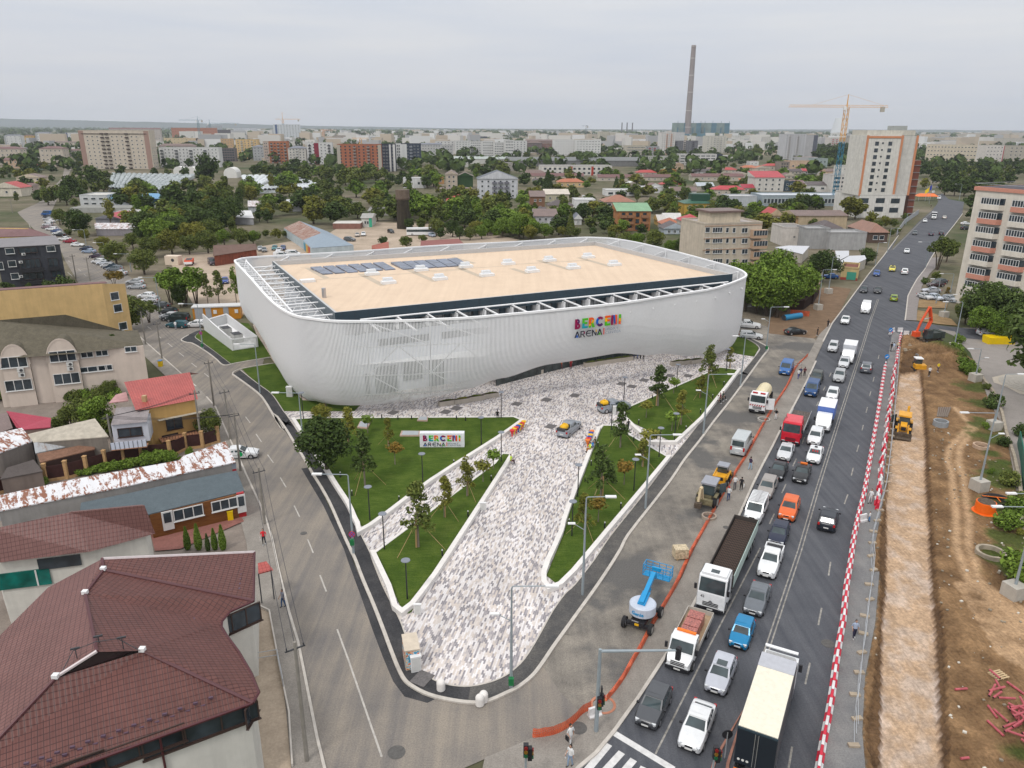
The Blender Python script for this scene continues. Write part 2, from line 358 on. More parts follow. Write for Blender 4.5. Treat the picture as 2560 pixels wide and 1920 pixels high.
for a in((('K',900,800,3,1.0)),('K',1100,880,2.5,.7),('K',1450,1080,6,1.3),('K',1650,1040,4,.9),('K',1300,720,3,.5),('K',1750,1180,4,.7),('O',270,1290,1.6,.5),('q',1560,700,2,.35),('v',470,1500,1.5,.4)):mound(*a)
sand=np.array((.46,.32,.21));brown=np.array((.15,.088,.045));lt=np.array((.44,.29,.17));weed=np.array((.06,.085,.02));dk=np.array((.10,.06,.035));chalk=np.array((.58,.50,.45))
C=np.empty(X.shape+(3,));C[:]=(.2,.17,.13);q=np.clip(.5+n1*.9,0,1)[...,None]
C=np.where(ind[...,None],brown*(1-q)+np.array((.27,.165,.085))*q,C)
def distline(P_):
 d=np.full(X.shape,1e9)
 for a,b in zip(P_,P_[1:]):
  vx,vy=b.x-a.x,b.y-a.y;l=vx*vx+vy*vy;t=np.clip(((X-a.x)*vx+(Y-a.y)*vy)/l,0,1);d=np.minimum(d,np.hypot(X-a.x-t*vx,Y-a.y-t*vy))
 return d
for ln in(Gs('w',[(1010,-700),(1290,-400),(930,0),(890,200),(960,400),(990,700),(1040,1100),(1050,1659)])+Gs('q',[(1560,100),(1640,300)]),Gs('w',[(1400,-400),(1100,0),(1080,260),(1170,540),(1210,900),(1260,1250),(1250,1659)])+Gs('q',[(1640,60),(1700,280)])):
 f=np.clip(1.15-distline(ln)/.55,0,1)[...,None];C=np.where(ind[...,None],C*(1-f)+lt*f,C);Z=np.where(ind&~intr,Z-.05*f[...,0],Z)
wd=Xg(X,Y,Gs('q',[(1520,310),(1740,290),(2150,560),(2150,1010),(1850,840),(1680,560)]));f=np.clip(.85+n1,0,1)[...,None]*.9
C=np.where((ind&wd)[...,None],C*(1-f)+lt*f,C)
C=np.where(intr[...,None],dk*(1-q)+brown*q,C)
sq=np.clip(.15+n1*1.6,0,1)[...,None];C=np.where((flo&intr)[...,None],sand*(1-sq*.45)+chalk*sq*.45,C)
ed=np.clip(1-np.minimum(distline(Gs('q',[(1350,-100),(1370,300),(1400,650),(1415,1000),(1430,1350),(1445,1659)])),distline(Gs('q',[(1040,300),(1010,600),(1005,1000),(1000,1400),(985,1700)])))/.35,0,1)[...,None]*np.clip(.5+n1[...,None],0,1)
C=np.where((flo&intr)[...,None],C*(1-ed*.8)+chalk*ed*.8,C)
for g,x,y,r in(('v',1400,600,3.2),('v',1300,250,2.5),('v',1560,900,2.6),('v',1600,1250,2.5),('v',1700,1500,3),('w',1650,100,1.3),('w',1880,240,1.2),('w',1620,400,1.2),('w',1900,560,3),('w',1800,330,2),('w',2000,1100,3.5),('w',2050,1600,2),('O',520,1200,2),('O',680,1290,2),('O',420,1260,1.2),('O',650,1390,2.),('K',1930,1050,4),('y',2200,1400,1.2)):
 c=G(g,x,y);d=np.hypot(X-c.x,Y-c.y)/r;f=np.clip((1.2-d)*2+n1*1.2,0,1)[...,None]*.9;C=np.where(ind[...,None]&~intr[...,None],C*(1-f)+weed*f,C)
me=bpy.data.meshes.new('dirt');vid=np.arange(nx*ny).reshape(ny,nx)
fs=np.stack([vid[:-1,:-1],vid[:-1,1:],vid[1:,1:],vid[1:,:-1]],-1).reshape(-1,4)
me.from_pydata(np.stack([X,Y,Z],-1).reshape(-1,3).tolist(),[],fs.tolist())
ca=me.color_attributes.new('soil','FLOAT_COLOR','POINT');ca.data.foreach_set('color',np.concatenate([C,np.ones(X.shape+(1,))],-1).ravel())
s=NT('turned soil');at=s.n('VertexColor');at.layer_name='soil';co=s.Q2('World');n=s.Q9(co,3.5,7,.75);n2=s.Q9(co,.6,6,.7);n3=s.Q9(s.Q2('World',(5,.5,1),(0,0,brot)),1,4,.6)
col=s.mix(1.0,s.mix(1.0,at.outputs[0],s.Xa(n,[(.3,.6),(.7,1.35)]),'MULTIPLY'),s.Xa(s.math('ADD',s.math('MULTIPLY',n2,.6),s.math('MULTIPLY',n3,.4)),[(.35,.72),(.65,1.25)]),'MULTIPLY')
me.materials.append(s.fin(col,.95,bump=n,bd=.12,bs=.9,spec=.1));do=bpy.data.objects.new('dirt_ground',me);COL.objects.link(do);tag(do,QT='structure');SOIL=me.materials[0]
left=Gs('P',[(1395,1990)])+Gs('p',[(570,1659),(700,1550),(830,1395),(1000,1160),(1210,840)])+Gs('n',[(60,1400),(150,1200),(230,1020),(300,880),(370,750),(440,610),(540,430),(620,280),(692,125)])+Gs('k',[(480,1020),(560,860),(650,740),(760,590),(870,440),(1000,280),(1130,100)])+Gs('r',[(160,1640),(450,1350),(600,1190),(800,1020),(880,920),(900,860),(860,780)])
right=Gs('r',[(960,760),(1060,850),(1290,890),(1265,1070),(1130,1250),(1000,1410)])+Gs('t',[(780,150),(680,330),(560,480),(480,620),(420,740),(390,1000),(375,1110)])+Gs('K',[(900,540),(800,640)])+Gs('n',[(1318,0),(1262,430),(1225,640),(1185,1150),(1130,1450),(1110,1659)])+Gs('q',[(985,230),(955,600),(880,1000),(860,1400),(900,1900)])+Gs('P',[(2150,2010)])
QJ('boulevard_road',left+right,.012,A_MAIN)
fp=Gs('n',[(1215,150),(1190,300),(1150,500),(1100,850),(1050,1080),(1000,1280),(950,1640)])+Gs('q',[(800,60),(770,300),(710,700),(660,1050),(600,1350),(545,1659),(500,1850)])
QJ('construction_footpath',Gs('K',[(590,560),(800,640)])+Gs('n',[(1318,0),(1262,430),(1225,640),(1185,1150),(1130,1450),(1110,1659)])+Gs('q',[(985,230),(955,600),(880,1000),(860,1400),(900,1850)])+fp[::-1],.016,A_PATH)
LINE=Qb('m',(.36,.34,.31),.8,0,.2,.3,2);WLINE=Qb('m',(.68,.67,.66),.8,0,.2,.12,2)
ml=MB()
def dash(mb,g,a,b,c,d,w=.14,z=.02,zg=0.):
 p,q=G(g,a,b,zg),G(g,c,d,zg);t=(q-p).normalized();n=Qa((-t.y,t.x,0))*w/2
 mb.QZ([(v.x,v.y,z)for v in(p-n,q-n,q+n,p+n)])
def pl(mb,pts,w,z=.02):
 A=offset(pts,w/2);B=offset(pts,-w/2)
 for i in Q3(len(pts)-1):mb.QZ([(v.x,v.y,z)for v in(A[i],B[i],B[i+1],A[i+1])])
pl(ml,[G('p',1140,1560),G('p',1520,800),G('p',1890,85)],.13)
cl=[G('p',1795,1190),G('p',2160,100),G('n',700,1050),G('n',880,480),G('n',1030,20),G('k',880,830),G('k',945,650)]
pl(ml,cl,.12);pl(ml,offset(cl,-.32),.12)
for a in((395,1235,360,1310),(480,1020,450,1085),(555,835,530,890),(615,680,597,725),(717,420,703,450),(765,310,750,340),(808,210,795,240),(930,1095,905,1165),(970,900,955,960),(1010,735,995,785),(1043,590,1033,630),(1073,460,1062,500),(1098,345,1088,380),(1122,240,1113,275),(1158,80,1150,110)):dash(ml,'n',*a)
for a in((630,160,615,260),(565,495,540,620),(480,895,445,1050),(350,1505,325,1659)):dash(ml,'q',*a)
e0=[G('r',200,1620),G('r',470,1350),G('r',640,1180),G('r',830,1020)];pl(ml,e0,.2)
QK('road_lane_markings',ml,LINE)
mw=MB();dash(mw,'p',828,1400,1270,1670,.5)
for a in((808,1490,640,1690),(900,1548,770,1690),(985,1600,910,1690),(1060,1655,1040,1690)):dash(mw,'p',*a,w=.5)
QK('crosswalk_markings',mw,WLINE)
md=MB()
for a in((48,352,88,405),(138,500,185,570),(238,680,288,750),(348,878,398,962),(468,1120,515,1218),(585,1412,633,1530)):dash(md,'l',*a,w=.13,z=.014)
for a in((632,120,682,250),(768,548,860,800),(860,800,1120,1555)):dash(md,'o',*a,w=.14,z=.014)
for a in((1765,1497,1805,1530),(1655,1410,1700,1445),(1545,1318,1590,1352),(1450,1238,1490,1270),(1365,1165,1390,1195),(1275,1093,1310,1120),(675,595,700,615),(725,640,745,658),(590,525,610,540),(585,625,625,660),(250,210,262,240)):dash(md,'e',*a,w=.14,z=.014)
for x,y in((665,450),(700,475),(735,505),(770,535),(800,565),(830,590),(860,605),(1120,790),(1180,800),(1240,840),(1370,1000),(1400,1040),(1430,1075),(640,420),(600,385)):dash(md,'e',x,y,x+70,y-4,.12,.014)
QK('side_street_markings',md,Qb('m',(.52,.49,.45),.8,0,.2,.2,2))
lk=Gs('a',[(560,500),(540,600),(330,820),(150,900)])+Gs('e',[(170,130),(300,260),(480,330),(560,520),(680,720),(860,900),(1040,1020),(1230,1200),(1440,1385),(1560,1492)])+Gs('f',[(1700,230),(1790,320),(1870,410),(1990,680),(2110,930)])+Gs('l',[(60,850),(130,1000),(190,1130),(240,1260),(285,1400),(340,1659)])+Gs('o',[(400,420),(470,650),(520,900),(560,1100),(620,1400),(680,1643),(760,1960)])
netl=Gs('p',[(-80,1590),(0,1560),(260,1450),(500,1390),(700,1190),(860,1090),(960,900),(1080,740),(1200,500),(1330,300),(1400,130),(1470,0)])+Gs('n',[(100,960),(200,800),(300,620),(400,450),(500,290),(560,160),(640,80)])+Gs('k',[(350,1130),(415,1010),(400,990),(0,945)])
QJ('side_street',lk+Gs('P',[(1000,2040)])+Gs('p',[(-320,1700),(0,1560),(260,1450),(500,1390),(640,1290),(470,1130),(330,930)])+Gs('o',[(1800,1060),(1560,1050),(1290,960),(1240,870),(1040,350),(890,0)])+Gs('l',[(700,980),(460,580),(300,340),(160,150),(0,40)])+Gs('f',[(2060,150)])+[G('P',640,960),G('P',660,900),G('P',620,820)]+Gs('e',[(1760,1120),(1500,980),(1300,800),(1040,600),(760,440),(620,330),(480,200),(450,90)])+Gs('a',[(470,840),(620,520)]),.006,A_SIDE)
QJ('roadworks_road',Gs('P',[(1000,2040)])+Gs('p',[(-320,1700)])+netl+Gs('C',[(2212,1020),(1980,980),(1620,850),(1300,700),(1400,1300)])+Gs('p',[(700,200),(60,1090)])+Gs('o',[(1560,1000),(1500,1400)]),.003,A_WORK)
QJ('pavement',Gs('P',[(1190,2000)])+Gs('p',[(-80,1590),(0,1560),(260,1450),(500,1390),(700,1190),(860,1090),(960,900),(1080,740),(1200,500),(1330,300),(1400,130),(1470,0)])+Gs('n',[(100,960),(200,800),(300,620),(400,450),(500,290),(560,160),(640,80)])+Gs('k',[(350,1130),(440,960),(545,855),(480,1020),(405,1180)])+left[14:0:-1]+[left[0]],.09,A_PAVE)
kb=MB();QL(kb,left[:15],-.02,-.28,0,.13);
QL(kb,left[15:22],0,.25,0,.13)
QL(kb,right[3:13],0,.25,0,.13)
QK('boulevard_kerb',kb,KERB)
lp=offset(lk,-2.6);QJ('side_street_pavement',lk[9:]+lp[9:][::-1],.08,A_PAVE)
kb=MB();QL(kb,lk[9:15],.0,-.2,0,.13);QL(kb,lk[15:],.0,-.2,0,.13);QK('side_street_kerb',kb,KERB)
ok=Qi(Gs('B',[(110,870),(250,970),(460,1130),(560,1250),(680,1450),(830,1659)])+Gs('l',[(300,340),(380,450),(460,580),(540,710),(620,850),(700,980),(770,1110),(840,1270),(900,1410),(960,1540)])+Gs('o',[(900,0),(960,160),(1040,350),(1110,530),(1180,720),(1240,870),(1290,960),(1350,1010),(1440,1060),(1540,1095),(1680,1125),(1800,1140),(1900,1140),(2000,1115),(2100,1070)])+Gs('p',[(170,1090),(270,1010),(340,920),(420,800),(520,660),(620,520),(720,380),(820,230),(900,100)])+Gs('m',[(1150,1659),(1350,1400),(1520,1180),(1640,1000),(1760,850),(1900,660),(2050,470)])+Gs('C',[(1850,1500),(1940,1380),(2000,1300),(1990,1265),(1940,1230),(1800,1160),(1700,1115),(1600,1088)]),3)
ik=Qi(Gs('B',[(230,805),(350,900),(480,1000),(620,1100),(700,1180),(830,1378)])+Gs('l',[(400,330),(470,430),(560,570),(680,730),(760,860),(860,1020),(960,1180),(1040,1350),(1130,1530)])+Gs('o',[(1050,0),(1130,200),(1200,340),(1270,480),(1300,560),(1340,660),(1400,800),(1450,890),(1540,950),(1640,985),(1780,1000),(1900,985),(2020,950),(2130,890)])+Gs('p',[(200,880),(300,720),(400,540),(490,415),(560,350),(700,170)])+Gs('m',[(985,1659),(1240,1340),(1490,1012),(1600,880),(1750,690),(1900,500),(2110,240)])+Gs('C',[(1600,1640),(1720,1500),(1800,1400),(1860,1320),(1870,1280),(1820,1220),(1700,1150),(1610,1110)]),3)
def Xi(p,n):
 L_=[0.]
 for a,b in zip(p,p[1:]):L_.append(L_[-1]+(b-a).length)
 o=[];j=0
 for i in Q3(n):
  t=L_[-1]*i/(n-1)
  while j<len(L_)-2 and L_[j+1]<t:j+=1
  o.append(p[j].lerp(p[j+1],(t-L_[j])/max(1e-6,L_[j+1]-L_[j])))
 return o
iN=min(Q3(len(ok)),key=lambda i:(ok[i]-G('o',1790,1140)).length);jN=min(Q3(len(ik)),key=lambda i:(ik[i]-G('o',1810,1000)).length)
for nm,A1,B1,mt in(('arena_walkway',ok[:iN+1],ik[:jN+1],A_NEW),('arena_walkway_boulevard_side',ok[iN:],ik[jN:],A_NEW2)):
 a_=Xi(A1,70);b_=Xi(B1,70);mb=MB()
 for i in Q3(69):mb.QZ([(v.x,v.y,.075)for v in(a_[i],b_[i],b_[i+1],a_[i+1])][::-1])
 QK(nm,mb,mt)
kb=MB();QL(kb,ok,-.02,.28,0,.14);QL(kb,ik,0,-.12,0,.1);
i1=Qi(Gs('B',[(110,870),(118,842),(150,820),(230,790),(450,745),(700,710),(775,703)]),3);QL(kb,i1,0,-.2,0,.13)
i2=Qi(Gs('J',[(300,790),(150,800),(0,860),(-260,1010),(-130,1080),(0,1100),(300,1280),(540,1460),(640,1560),(740,1605),(880,1590),(1000,1560),(1500,1470),(1830,1418)]),3);QL(kb,i2[7:],0,.22,0,.13)
i3=Qi(Gs('J',[(300,800),(160,850),(80,930),(70,960),(130,1010),(500,1270),(900,1580)]),3);QL(kb,i3,0,.12,0,.1)
QK('arena_kerb',kb,KERB)
QJ('island_walkway',i2+Gs('J',[(1830,1418),(1100,1000)]),.06,A_NEW)
dust=MB();
QJ('fresh_asphalt_edge_patch',Gs('l',[(530,800),(600,790),(700,985),(840,1275),(960,1545),(1000,1659)])+Gs('o',[(1040,350),(1180,720),(1290,965),(1440,1065),(1540,1100),(1480,1130),(1300,1080),(1210,960),(1130,770),(1050,560),(960,300),(860,30)])+Gs('l',[(900,1500),(800,1290),(720,1120)]),.01,A_NEW)
QJ('front_forecourt',Gs('B',[(830,1378)])+ik[18:-9]+Gs('C',[(1800,1400),(1560,1360),(1430,1310),(1300,1000)])+[G('P',1500,700),G('P',1000,800)]+Gs('B',[(1700,1100),(1880,1300),(1800,1380)]),.088,PLAZA)
QJ('arena_path',Gs('B',[(400,180),(520,180),(620,400),(790,640),(900,800),(1000,1000),(1250,1240),(1090,1235),(1030,1165),(870,930),(760,790),(700,712),(640,630),(470,380)]),.1,Qh('m',(.5,.42,.36),.2,1.))
def lawn(name,pts):return QJ(name,pts,.13,LAWN)
l1=Gs('l',[(480,382),(620,372),(2212,365)])+Gs('m',[(150,638),(218,668),(0,825)])+Gs('l',[(2212,548),(1640,915),(1110,1308),(1070,1318),(1040,1295),(960,1130),(850,960),(770,830),(700,720),(560,520)])
l2=Gs('m',[(60,957),(112,960),(118,975),(0,1168)])+Gs('o',[(1610,0),(1480,190),(1355,420),(1335,432),(1305,428),(1285,415),(1200,230),(1090,0)])+Gs('l',[(1172,1540),(2212,762)])
l3=Gs('m',[(932,710),(1030,716),(1072,750),(1478,985),(1400,1085),(930,1650)])+Gs('p',[(500,350),(480,368),(445,360),(360,290),(480,0)])+Gs('m',[(640,1450),(905,750)])
l4=Gs('m',[(1110,572),(1935,210),(2092,230),(1590,855),(1560,866),(1540,862),(1140,668)])
l5=Gs('C',[(1450,1100),(1600,1115),(1700,1160),(1800,1220),(1850,1265),(1855,1300),(1800,1393),(1700,1385),(1560,1358),(1440,1310)])
l6=Gs('B',[(250,795),(700,715),(760,795),(870,930),(1030,1165),(1090,1230),(1250,1240),(1600,1180),(1880,1300),(1800,1380),(835,1380),(700,1180),(620,1100),(480,1000),(350,900)])
l7=Gs('J',[(300,800),(160,850),(85,930),(80,960),(500,1265),(900,1575),(1000,1550),(1500,1465),(1820,1412),(1560,1000),(1300,640),(700,600)])
for nm,p in(('lawn',l1),('lawn_wedge',l2),('lawn_middle',l3),('lawn_far',l4),('lawn_corner',l5),('lawn_side',l6),('lawn_island',l7)):lawn(nm,p)
def Qx(name,pts,Qk,h=.55,w=.42,closed=False,sm=2):
 q=[pts[0]]
 for p in pts[1:]:
  if(p-q[-1]).length>.9:q.append(p)
 mb=MB();QL(mb,Qi(q,3),0,w,.05,h);o=mb.obj('low_wall',WSTONE);return tag(o,Qk,'low wall','white low walls round the lawns')
Qx('w',Gs('l',[(475,385),(560,520),(700,722),(770,832),(850,962),(960,1132),(1038,1298),(1070,1322),(1112,1312),(1640,920),(2212,552)])+Gs('m',[(0,828),(220,672),(215,660)]),'long white concrete wall round the largest lawn, with the colourful sign block',.55,-.5)
w2=Gs('l',[(1170,1540)])+Gs('o',[(1088,0),(1198,232),(1283,417),(1305,432),(1335,435),(1358,422),(1482,190),(1612,0)])+Gs('m',[(0,1172),(120,980),(118,966)])
Qx('w',w2,'white concrete wall round the pointed lawn nearest the rounded plaza tip',.55,-.5)
w3=Gs('m',[(905,745),(640,1450)])+Gs('p',[(480,0),(360,290),(445,362),(480,370),(500,352)])+Gs('m',[(930,1650),(1400,1087),(1480,988)])
Qx('w',w3,'white concrete wall round the middle lawn beside the boulevard kerb',.55,-.5,sm=1)
w4=Gs('m',[(1112,640),(1140,670),(1540,864),(1560,868),(1590,857),(2092,232)])
Qx('w',w4,'white concrete wall round the far lawn where three people sit',.55,-.5)
fk=MB()
for pts in(Gs('l',[(478,380),(620,370),(2212,363)])+Gs('m',[(150,636),(218,665)]),Gs('l',[(1170,1540),(2212,762)])+Gs('m',[(60,955),(100,957)]),Gs('m',[(905,745),(925,712),(1030,714),(1072,748),(1480,986)]),Gs('m',[(1112,640),(1108,572),(1935,208),(2094,230)])):QL(fk,pts,0,.3,.05,.16)
QK('lawn_edging',fk,WSTONE)
QJ('yard_ground',Gs('e',[(1430,470),(1560,700),(1700,960),(1900,1000)])+[G('P',760,780),G('P',1100,640),G('P',1300,600)]+Gs('b',[(2000,1080),(1500,1000),(800,980),(600,1100)])+Gs('A',[(500,200)])+Gs('e',[(2212,430),(1800,450)]),.01,A_LOT)
QJ('left_plots_ground',Gs('f',[(0,200),(900,100),(1780,340),(2090,950),(2212,1250)])+Gs('o',[(300,700),(480,1800)])+[G('P',-80,1960),G('P',-80,900)],.0,Qh('m',(.25,.21,.18),.3,.4))
QJ('forecourt_paving',Gs('h',[(1960,380),(2060,450),(2160,900),(2200,1250),(2240,1700),(1900,1700),(1850,900)]),.1,Qh('m',(.42,.34,.26),.2,.8))
QJ('paved_lot',Gs('n',[(1560,-120),(1700,-60),(1820,60),(1880,200),(1960,420),(2080,640),(2130,900),(2212,1380)])+[G('P',2700,1500),G('P',2800,800),G('P',2500,820)],.005,Qh('m',(.27,.245,.225),.15,.5))
QJ('side_road_right',Gs('t',[(375,1110),(560,1130),(900,1190),(1500,1250),(2212,1330)])+[G('P',2700,870)]+Gs('K',[(1960,700),(1890,570),(1560,520),(1130,560),(800,640),(560,560)]),.014,A_MAIN)
QJ('pavement_right',Gs('t',[(780,150),(690,330),(570,480),(490,620),(430,740),(400,1000),(385,1110),(560,1120),(570,960),(600,780),(640,600),(760,400),(860,300),(900,150)]),.1,Qh('m',(.25,.225,.215),.15,.7))
QJ('verge_right',Gs('t',[(575,960),(800,1000),(1100,1100),(1190,1200),(900,1175),(560,1120)]),.11,Qh('m',(.3,.2,.1),.35,.5))
QJ('verge_right_upper',Gs('t',[(600,800),(860,800),(1040,860),(1020,930),(580,920)]),.11,Qh('m',(.3,.2,.1),.35,.5))
QJ('verge_left',Gs('k',[(0,840),(170,620),(430,560),(560,540),(720,560),(620,760),(560,860),(400,990),(0,945)]),.02,Qh('m',(.2,.13,.08),.35,.4))
QJ('square_steps_base',Gs('v',[(1660,440),(1850,395),(2400,350),(2500,800),(2130,720),(1900,600),(1690,530)]),.03,Qh('m',(.5,.44,.36),.15,.6))
# ================= the arena
ZR=14.5
rimpx=[(587,652),(607,674),(632,701),(661,734),(687,759),(714,777),(741,788),(777,794),(831,800),(911,801),(1003.6,799.5),(1090,796),(1172,792),(1271,783.5),(1398,771.7),(1560,754.8),(1676,736.5),(1772,722),(1815,710.5),(1847,699),(1866,688),(1856,676),(1830,665.6),(1772,649.7),(1685,626.6),(1598,606),(1540,596),(1497,592.7),(1439,593),(1280,603.4),(1103,612),(871.5,628),(668,638.8),(614,643),(596,647)]
insz=[(2.4,1.4),(2.4,2.4),(2.4,1.6),(1.8,.8),(1.4,.6),(2,.45),(2.4,.8),(2.4,.8),(2.4,1.),(2.4,1.1),(2.4,1.5),(2.4,2.),(2.4,2.8),(2.4,3.9),(2.4,5.2),(2.4,5.5),(2.4,3.8),(2.4,2.2),(2.4,1.1),(2.3,.5),(1.8,.5),(1.2,.5)]+[(1.5,.5)]*11+[(1.8,.5),(2.4,.8)]
rimw=[Qa((*G('P',*p,ZR).xy,0))for p in rimpx]
def Xh(p,vals,step):
 n=len(p);out=[]
 for i in Q3(n):
  a,b,c,d=p[i-1],p[i],p[(i+1)%n],p[(i+2)%n];m=20
  for j in Q3(m):
   t=j/m;q=b*(.5*(2-5*t*t+3*t**3))+a*(.5*(-t+2*t*t-t**3))+c*(.5*(t+4*t*t-3*t**3))+d*(.5*(t**3-t*t));s_=t*t*(3-2*t)
   out.append((q,*[vals[i][k]*(1-s_)+vals[(i+1)%n][k]*s_ for k in Q3(2)]))
 res=[];acc=0;tgt=0;L_=0
 for i in Q3(len(out)):
  q=out[i];r=out[(i+1)%len(out)];l=(r[0]-q[0]).length
  while tgt<=acc+l and l>0:
   f=(tgt-acc)/l;res.append((q[0].lerp(r[0],f),q[1]*(1-f)+r[1]*f,q[2]*(1-f)+r[2]*f));tgt+=step
  acc+=l
 return res
SL=Xh(rimw,insz,.20);NS=len(SL)
def tn(i):
 t=(SL[(i+5)%NS][0]-SL[i-5][0]);t.normalize();return t,Qa((t.y,-t.x,0))
TN=[tn(i)for i in Q3(NS)]
def sect(i,z,Qc=0):
 p,ins,zb=SL[i];zc=zb+6.5;o=0
 if z<zc:u=min(.985,(zc-z)/(zc-zb));o=ins*1.15*(1-math.sqrt(1-u*u))
 return p-TN[i][1]*(o+Qc)
Q6=Qe('arena_building',(0,140,0),'huge white arena with rounded slatted facade, tan flat roof and colourful lettering','arena')
FAC=Qb('m',(.86,.86,.865),.45,0,.4,.02);
mb=MB()
for i in Q3(NS):
 p,ins,zb=SL[i];t,n=TN[i];zz=[ZR-.1,zb+6.5]+[zb+6.5*k for k in(.8,.62,.46,.32,.2,.1,.03,0)]
 r=[]
 for k,z in Q4(zz):
  q=sect(i,z);dd=.2
  r.append([(*(q+t*.055-n*dd).xy,z),(*(q+t*.055+n*.03).xy,z),(*(q-t*.05+n*.03).xy,z),(*(q-t*.05-n*dd).xy,z)])
 q=sect(i,zb)-n*1.3;z=zb+.12;r.append([(*(q+t*.05).xy,z+.2),(*(q+t*.05).xy,z),(*(q-t*.05).xy,z),(*(q-t*.05).xy,z+.2)])
 mb.Q1(r,cap=False)
mb.obj('facade_slats',FAC,Q6)
mb=MB();rp=[SL[i][0]+TN[i][1]*.05 for i in Q3(0,NS,5)]
A_=offset(rp,-.12,True);B_=offset(rp,.28,True);k=len(rp)
for i in Q3(k):
 j=(i+1)%k
 for q in([(A_[i],ZR),(A_[j],ZR),(B_[j],ZR),(B_[i],ZR)],[(A_[i],ZR-.3),(A_[j],ZR-.3),(A_[j],ZR),(A_[i],ZR)],[(B_[j],ZR-.3),(B_[i],ZR-.3),(B_[i],ZR),(B_[j],ZR)]):mb.QZ([(v.x,v.y,z_)for v,z_ in q])
mb.obj('rim',FAC,Q6)
for z in(10.6,6.3,3.2):
 mb=MB();pts=[]
 for i in Q3(0,NS+9,9):
  i%=NS;zz=max(z,SL[i][2]+.5);q=sect(i,zz,.3);pts.append((q.x,q.y,zz))
 mb.path(pts,.09,5);mb.obj('ring_beam',FAC,Q6)
posts=list(Q3(0,NS,45));mb=MB()
for a_ in posts:
 q0=sect(a_,ZR-.4,.5);zb=SL[a_][2];q1=sect(a_,zb+4,.6);q2=sect(a_,zb+.6,.7)
 mb.Q0((*q0.xy,ZR-.3),(*q1.xy,zb+4),.13);mb.Q0((*q1.xy,zb+4),(*q2.xy,zb+.4),.13)
for a_,b_ in zip(posts,posts[1:]+posts[:1]):
 for(ia,za),(ib,zb_)in(((a_,ZR-.4),(b_,10.6)),((a_,6.3),((a_+b_)//2 if b_ else a_+10,10.5)),(((a_+b_)//2 if b_ else a_+10,10.5),(b_,6.3)),((a_,6.3),((a_+b_)//2 if b_ else a_+10,3.4))):
  za=max(za,SL[ia][2]+.6);zb_=max(zb_,SL[ib][2]+.6);p=sect(ia,za,.7);q=sect(ib,zb_,.7);mb.Q0((*p.xy,za),(*q.xy,zb_),.11)
mb.obj('steel_frame',FAC,Q6)
RZ=14.2
RC=[Qa((*G('P',*p,RZ).xy,0))for p in((836.8,781.3),(1832,684.5),(1488.9,603.4),(680.5,652.6))]
cen=sum(RC,Qa())/4;e1=(RC[1]-RC[0]).normalized();e2=Qa((-e1.y,e1.x,0))
def inset_q(d):return[RC[0]+(e1+e2)*d,RC[1]+(-e1+e2)*d,RC[2]-(e1+e2)*d,RC[3]+(e1-e2)*d]
NAVY=Qb('m',(.035,.06,.08),.5,.1,.4,.1);NAVYS=Qb('m',(.13,.16,.18),.5,.1,.4,.1)
CREAM=M_asph('cream roof membrane',(.60,.465,.345),(.68,.535,.40),brot*0+math.atan2(e1.x,e1.y),.5,.03);TAUPE=Qh('m',(.50,.42,.33),.1)
HW=Qg('m',(.74,.77,.82),.06)
mb=MB();q=inset_q(1.6);mb.QY([(v.x,v.y)for v in q],5.35,12.6);qm=q[0].lerp(q[1],.36);qs=q[1].lerp(q[2],.25);mb.QY([(v.x,v.y)for v in(q[0],qm,qm.lerp(q[3],.25),qs,q[2],q[3])],0,5.35);mb.obj('hall_walls',HW,Q6)
mb=MB();O=RC;I_=inset_q(.35)
for i in Q3(4):
 j=(i+1)%4;mi=1 if i==3 else 0
 mb.QZ([(*O[i].xy,12.2),(*O[j].xy,12.2),(*O[j].xy,RZ),(*O[i].xy,RZ)],mi);mb.QZ([(*O[j].xy,12.2),(*O[i].xy,12.2),(*q[i].xy,12.2),(*q[j].xy,12.2)],0)
w1=(RC[1]-RC[0]).length
for k in Q3(int(w1/2.0)):
 p=RC[0]+e1*(k*2.+1);mb.box((*(p-e2*.01).xy,13.2),(.03,.03,2.0),math.atan2(e1.y,e1.x),2)
mb.obj('fascia',[NAVY,NAVYS,Xd],Q6)
mb=MB()
for i in Q3(4):
 j=(i+1)%4;mb.QZ([(*O[i].xy,RZ),(*O[j].xy,RZ),(*I_[j].xy,RZ),(*I_[i].xy,RZ)]);mb.QZ([(*I_[i].xy,RZ),(*I_[j].xy,RZ),(*I_[j].xy,RZ-.95),(*I_[i].xy,RZ-.95)])
mb.obj('parapet',Qb('m',(.5,.5,.5),.5,.1),Q6)
mb=MB();mb.QZ([(*v.xy,RZ-.9)for v in I_]);mb.obj('roof_deck',CREAM,Q6)
RD=RZ-.9
def rl(g,x,y,z=RD+.02):return G(g,x,y,z)
mb=MB()
for a,b,c,d,w_ in((445,378,610,470,1.2),(905,432,1100,532,1.2),(1175,335,1550,497,1.2),(1730,370,1960,462,1.2),(480,485,1830,392,.35),(380,375,1190,330,.3),(1700,285,1890,340,.9),(420,490,520,492,.8),(1370,412,2212,360,.35)):dash(mb,'i',a,b,c,d,w_,RD+.012,RD)
for a,b,c,d,w_ in((0,385,140,430,1.2),(230,315,510,398,1.2),(575,290,860,370,1.2),(0,350,660,312,.35)):dash(mb,'j',a,b,c,d,w_,RD+.016,RD)
mb.obj('roof_walkways',TAUPE,Q6)
SKL=Qb('m',(.72,.74,.76),.2);
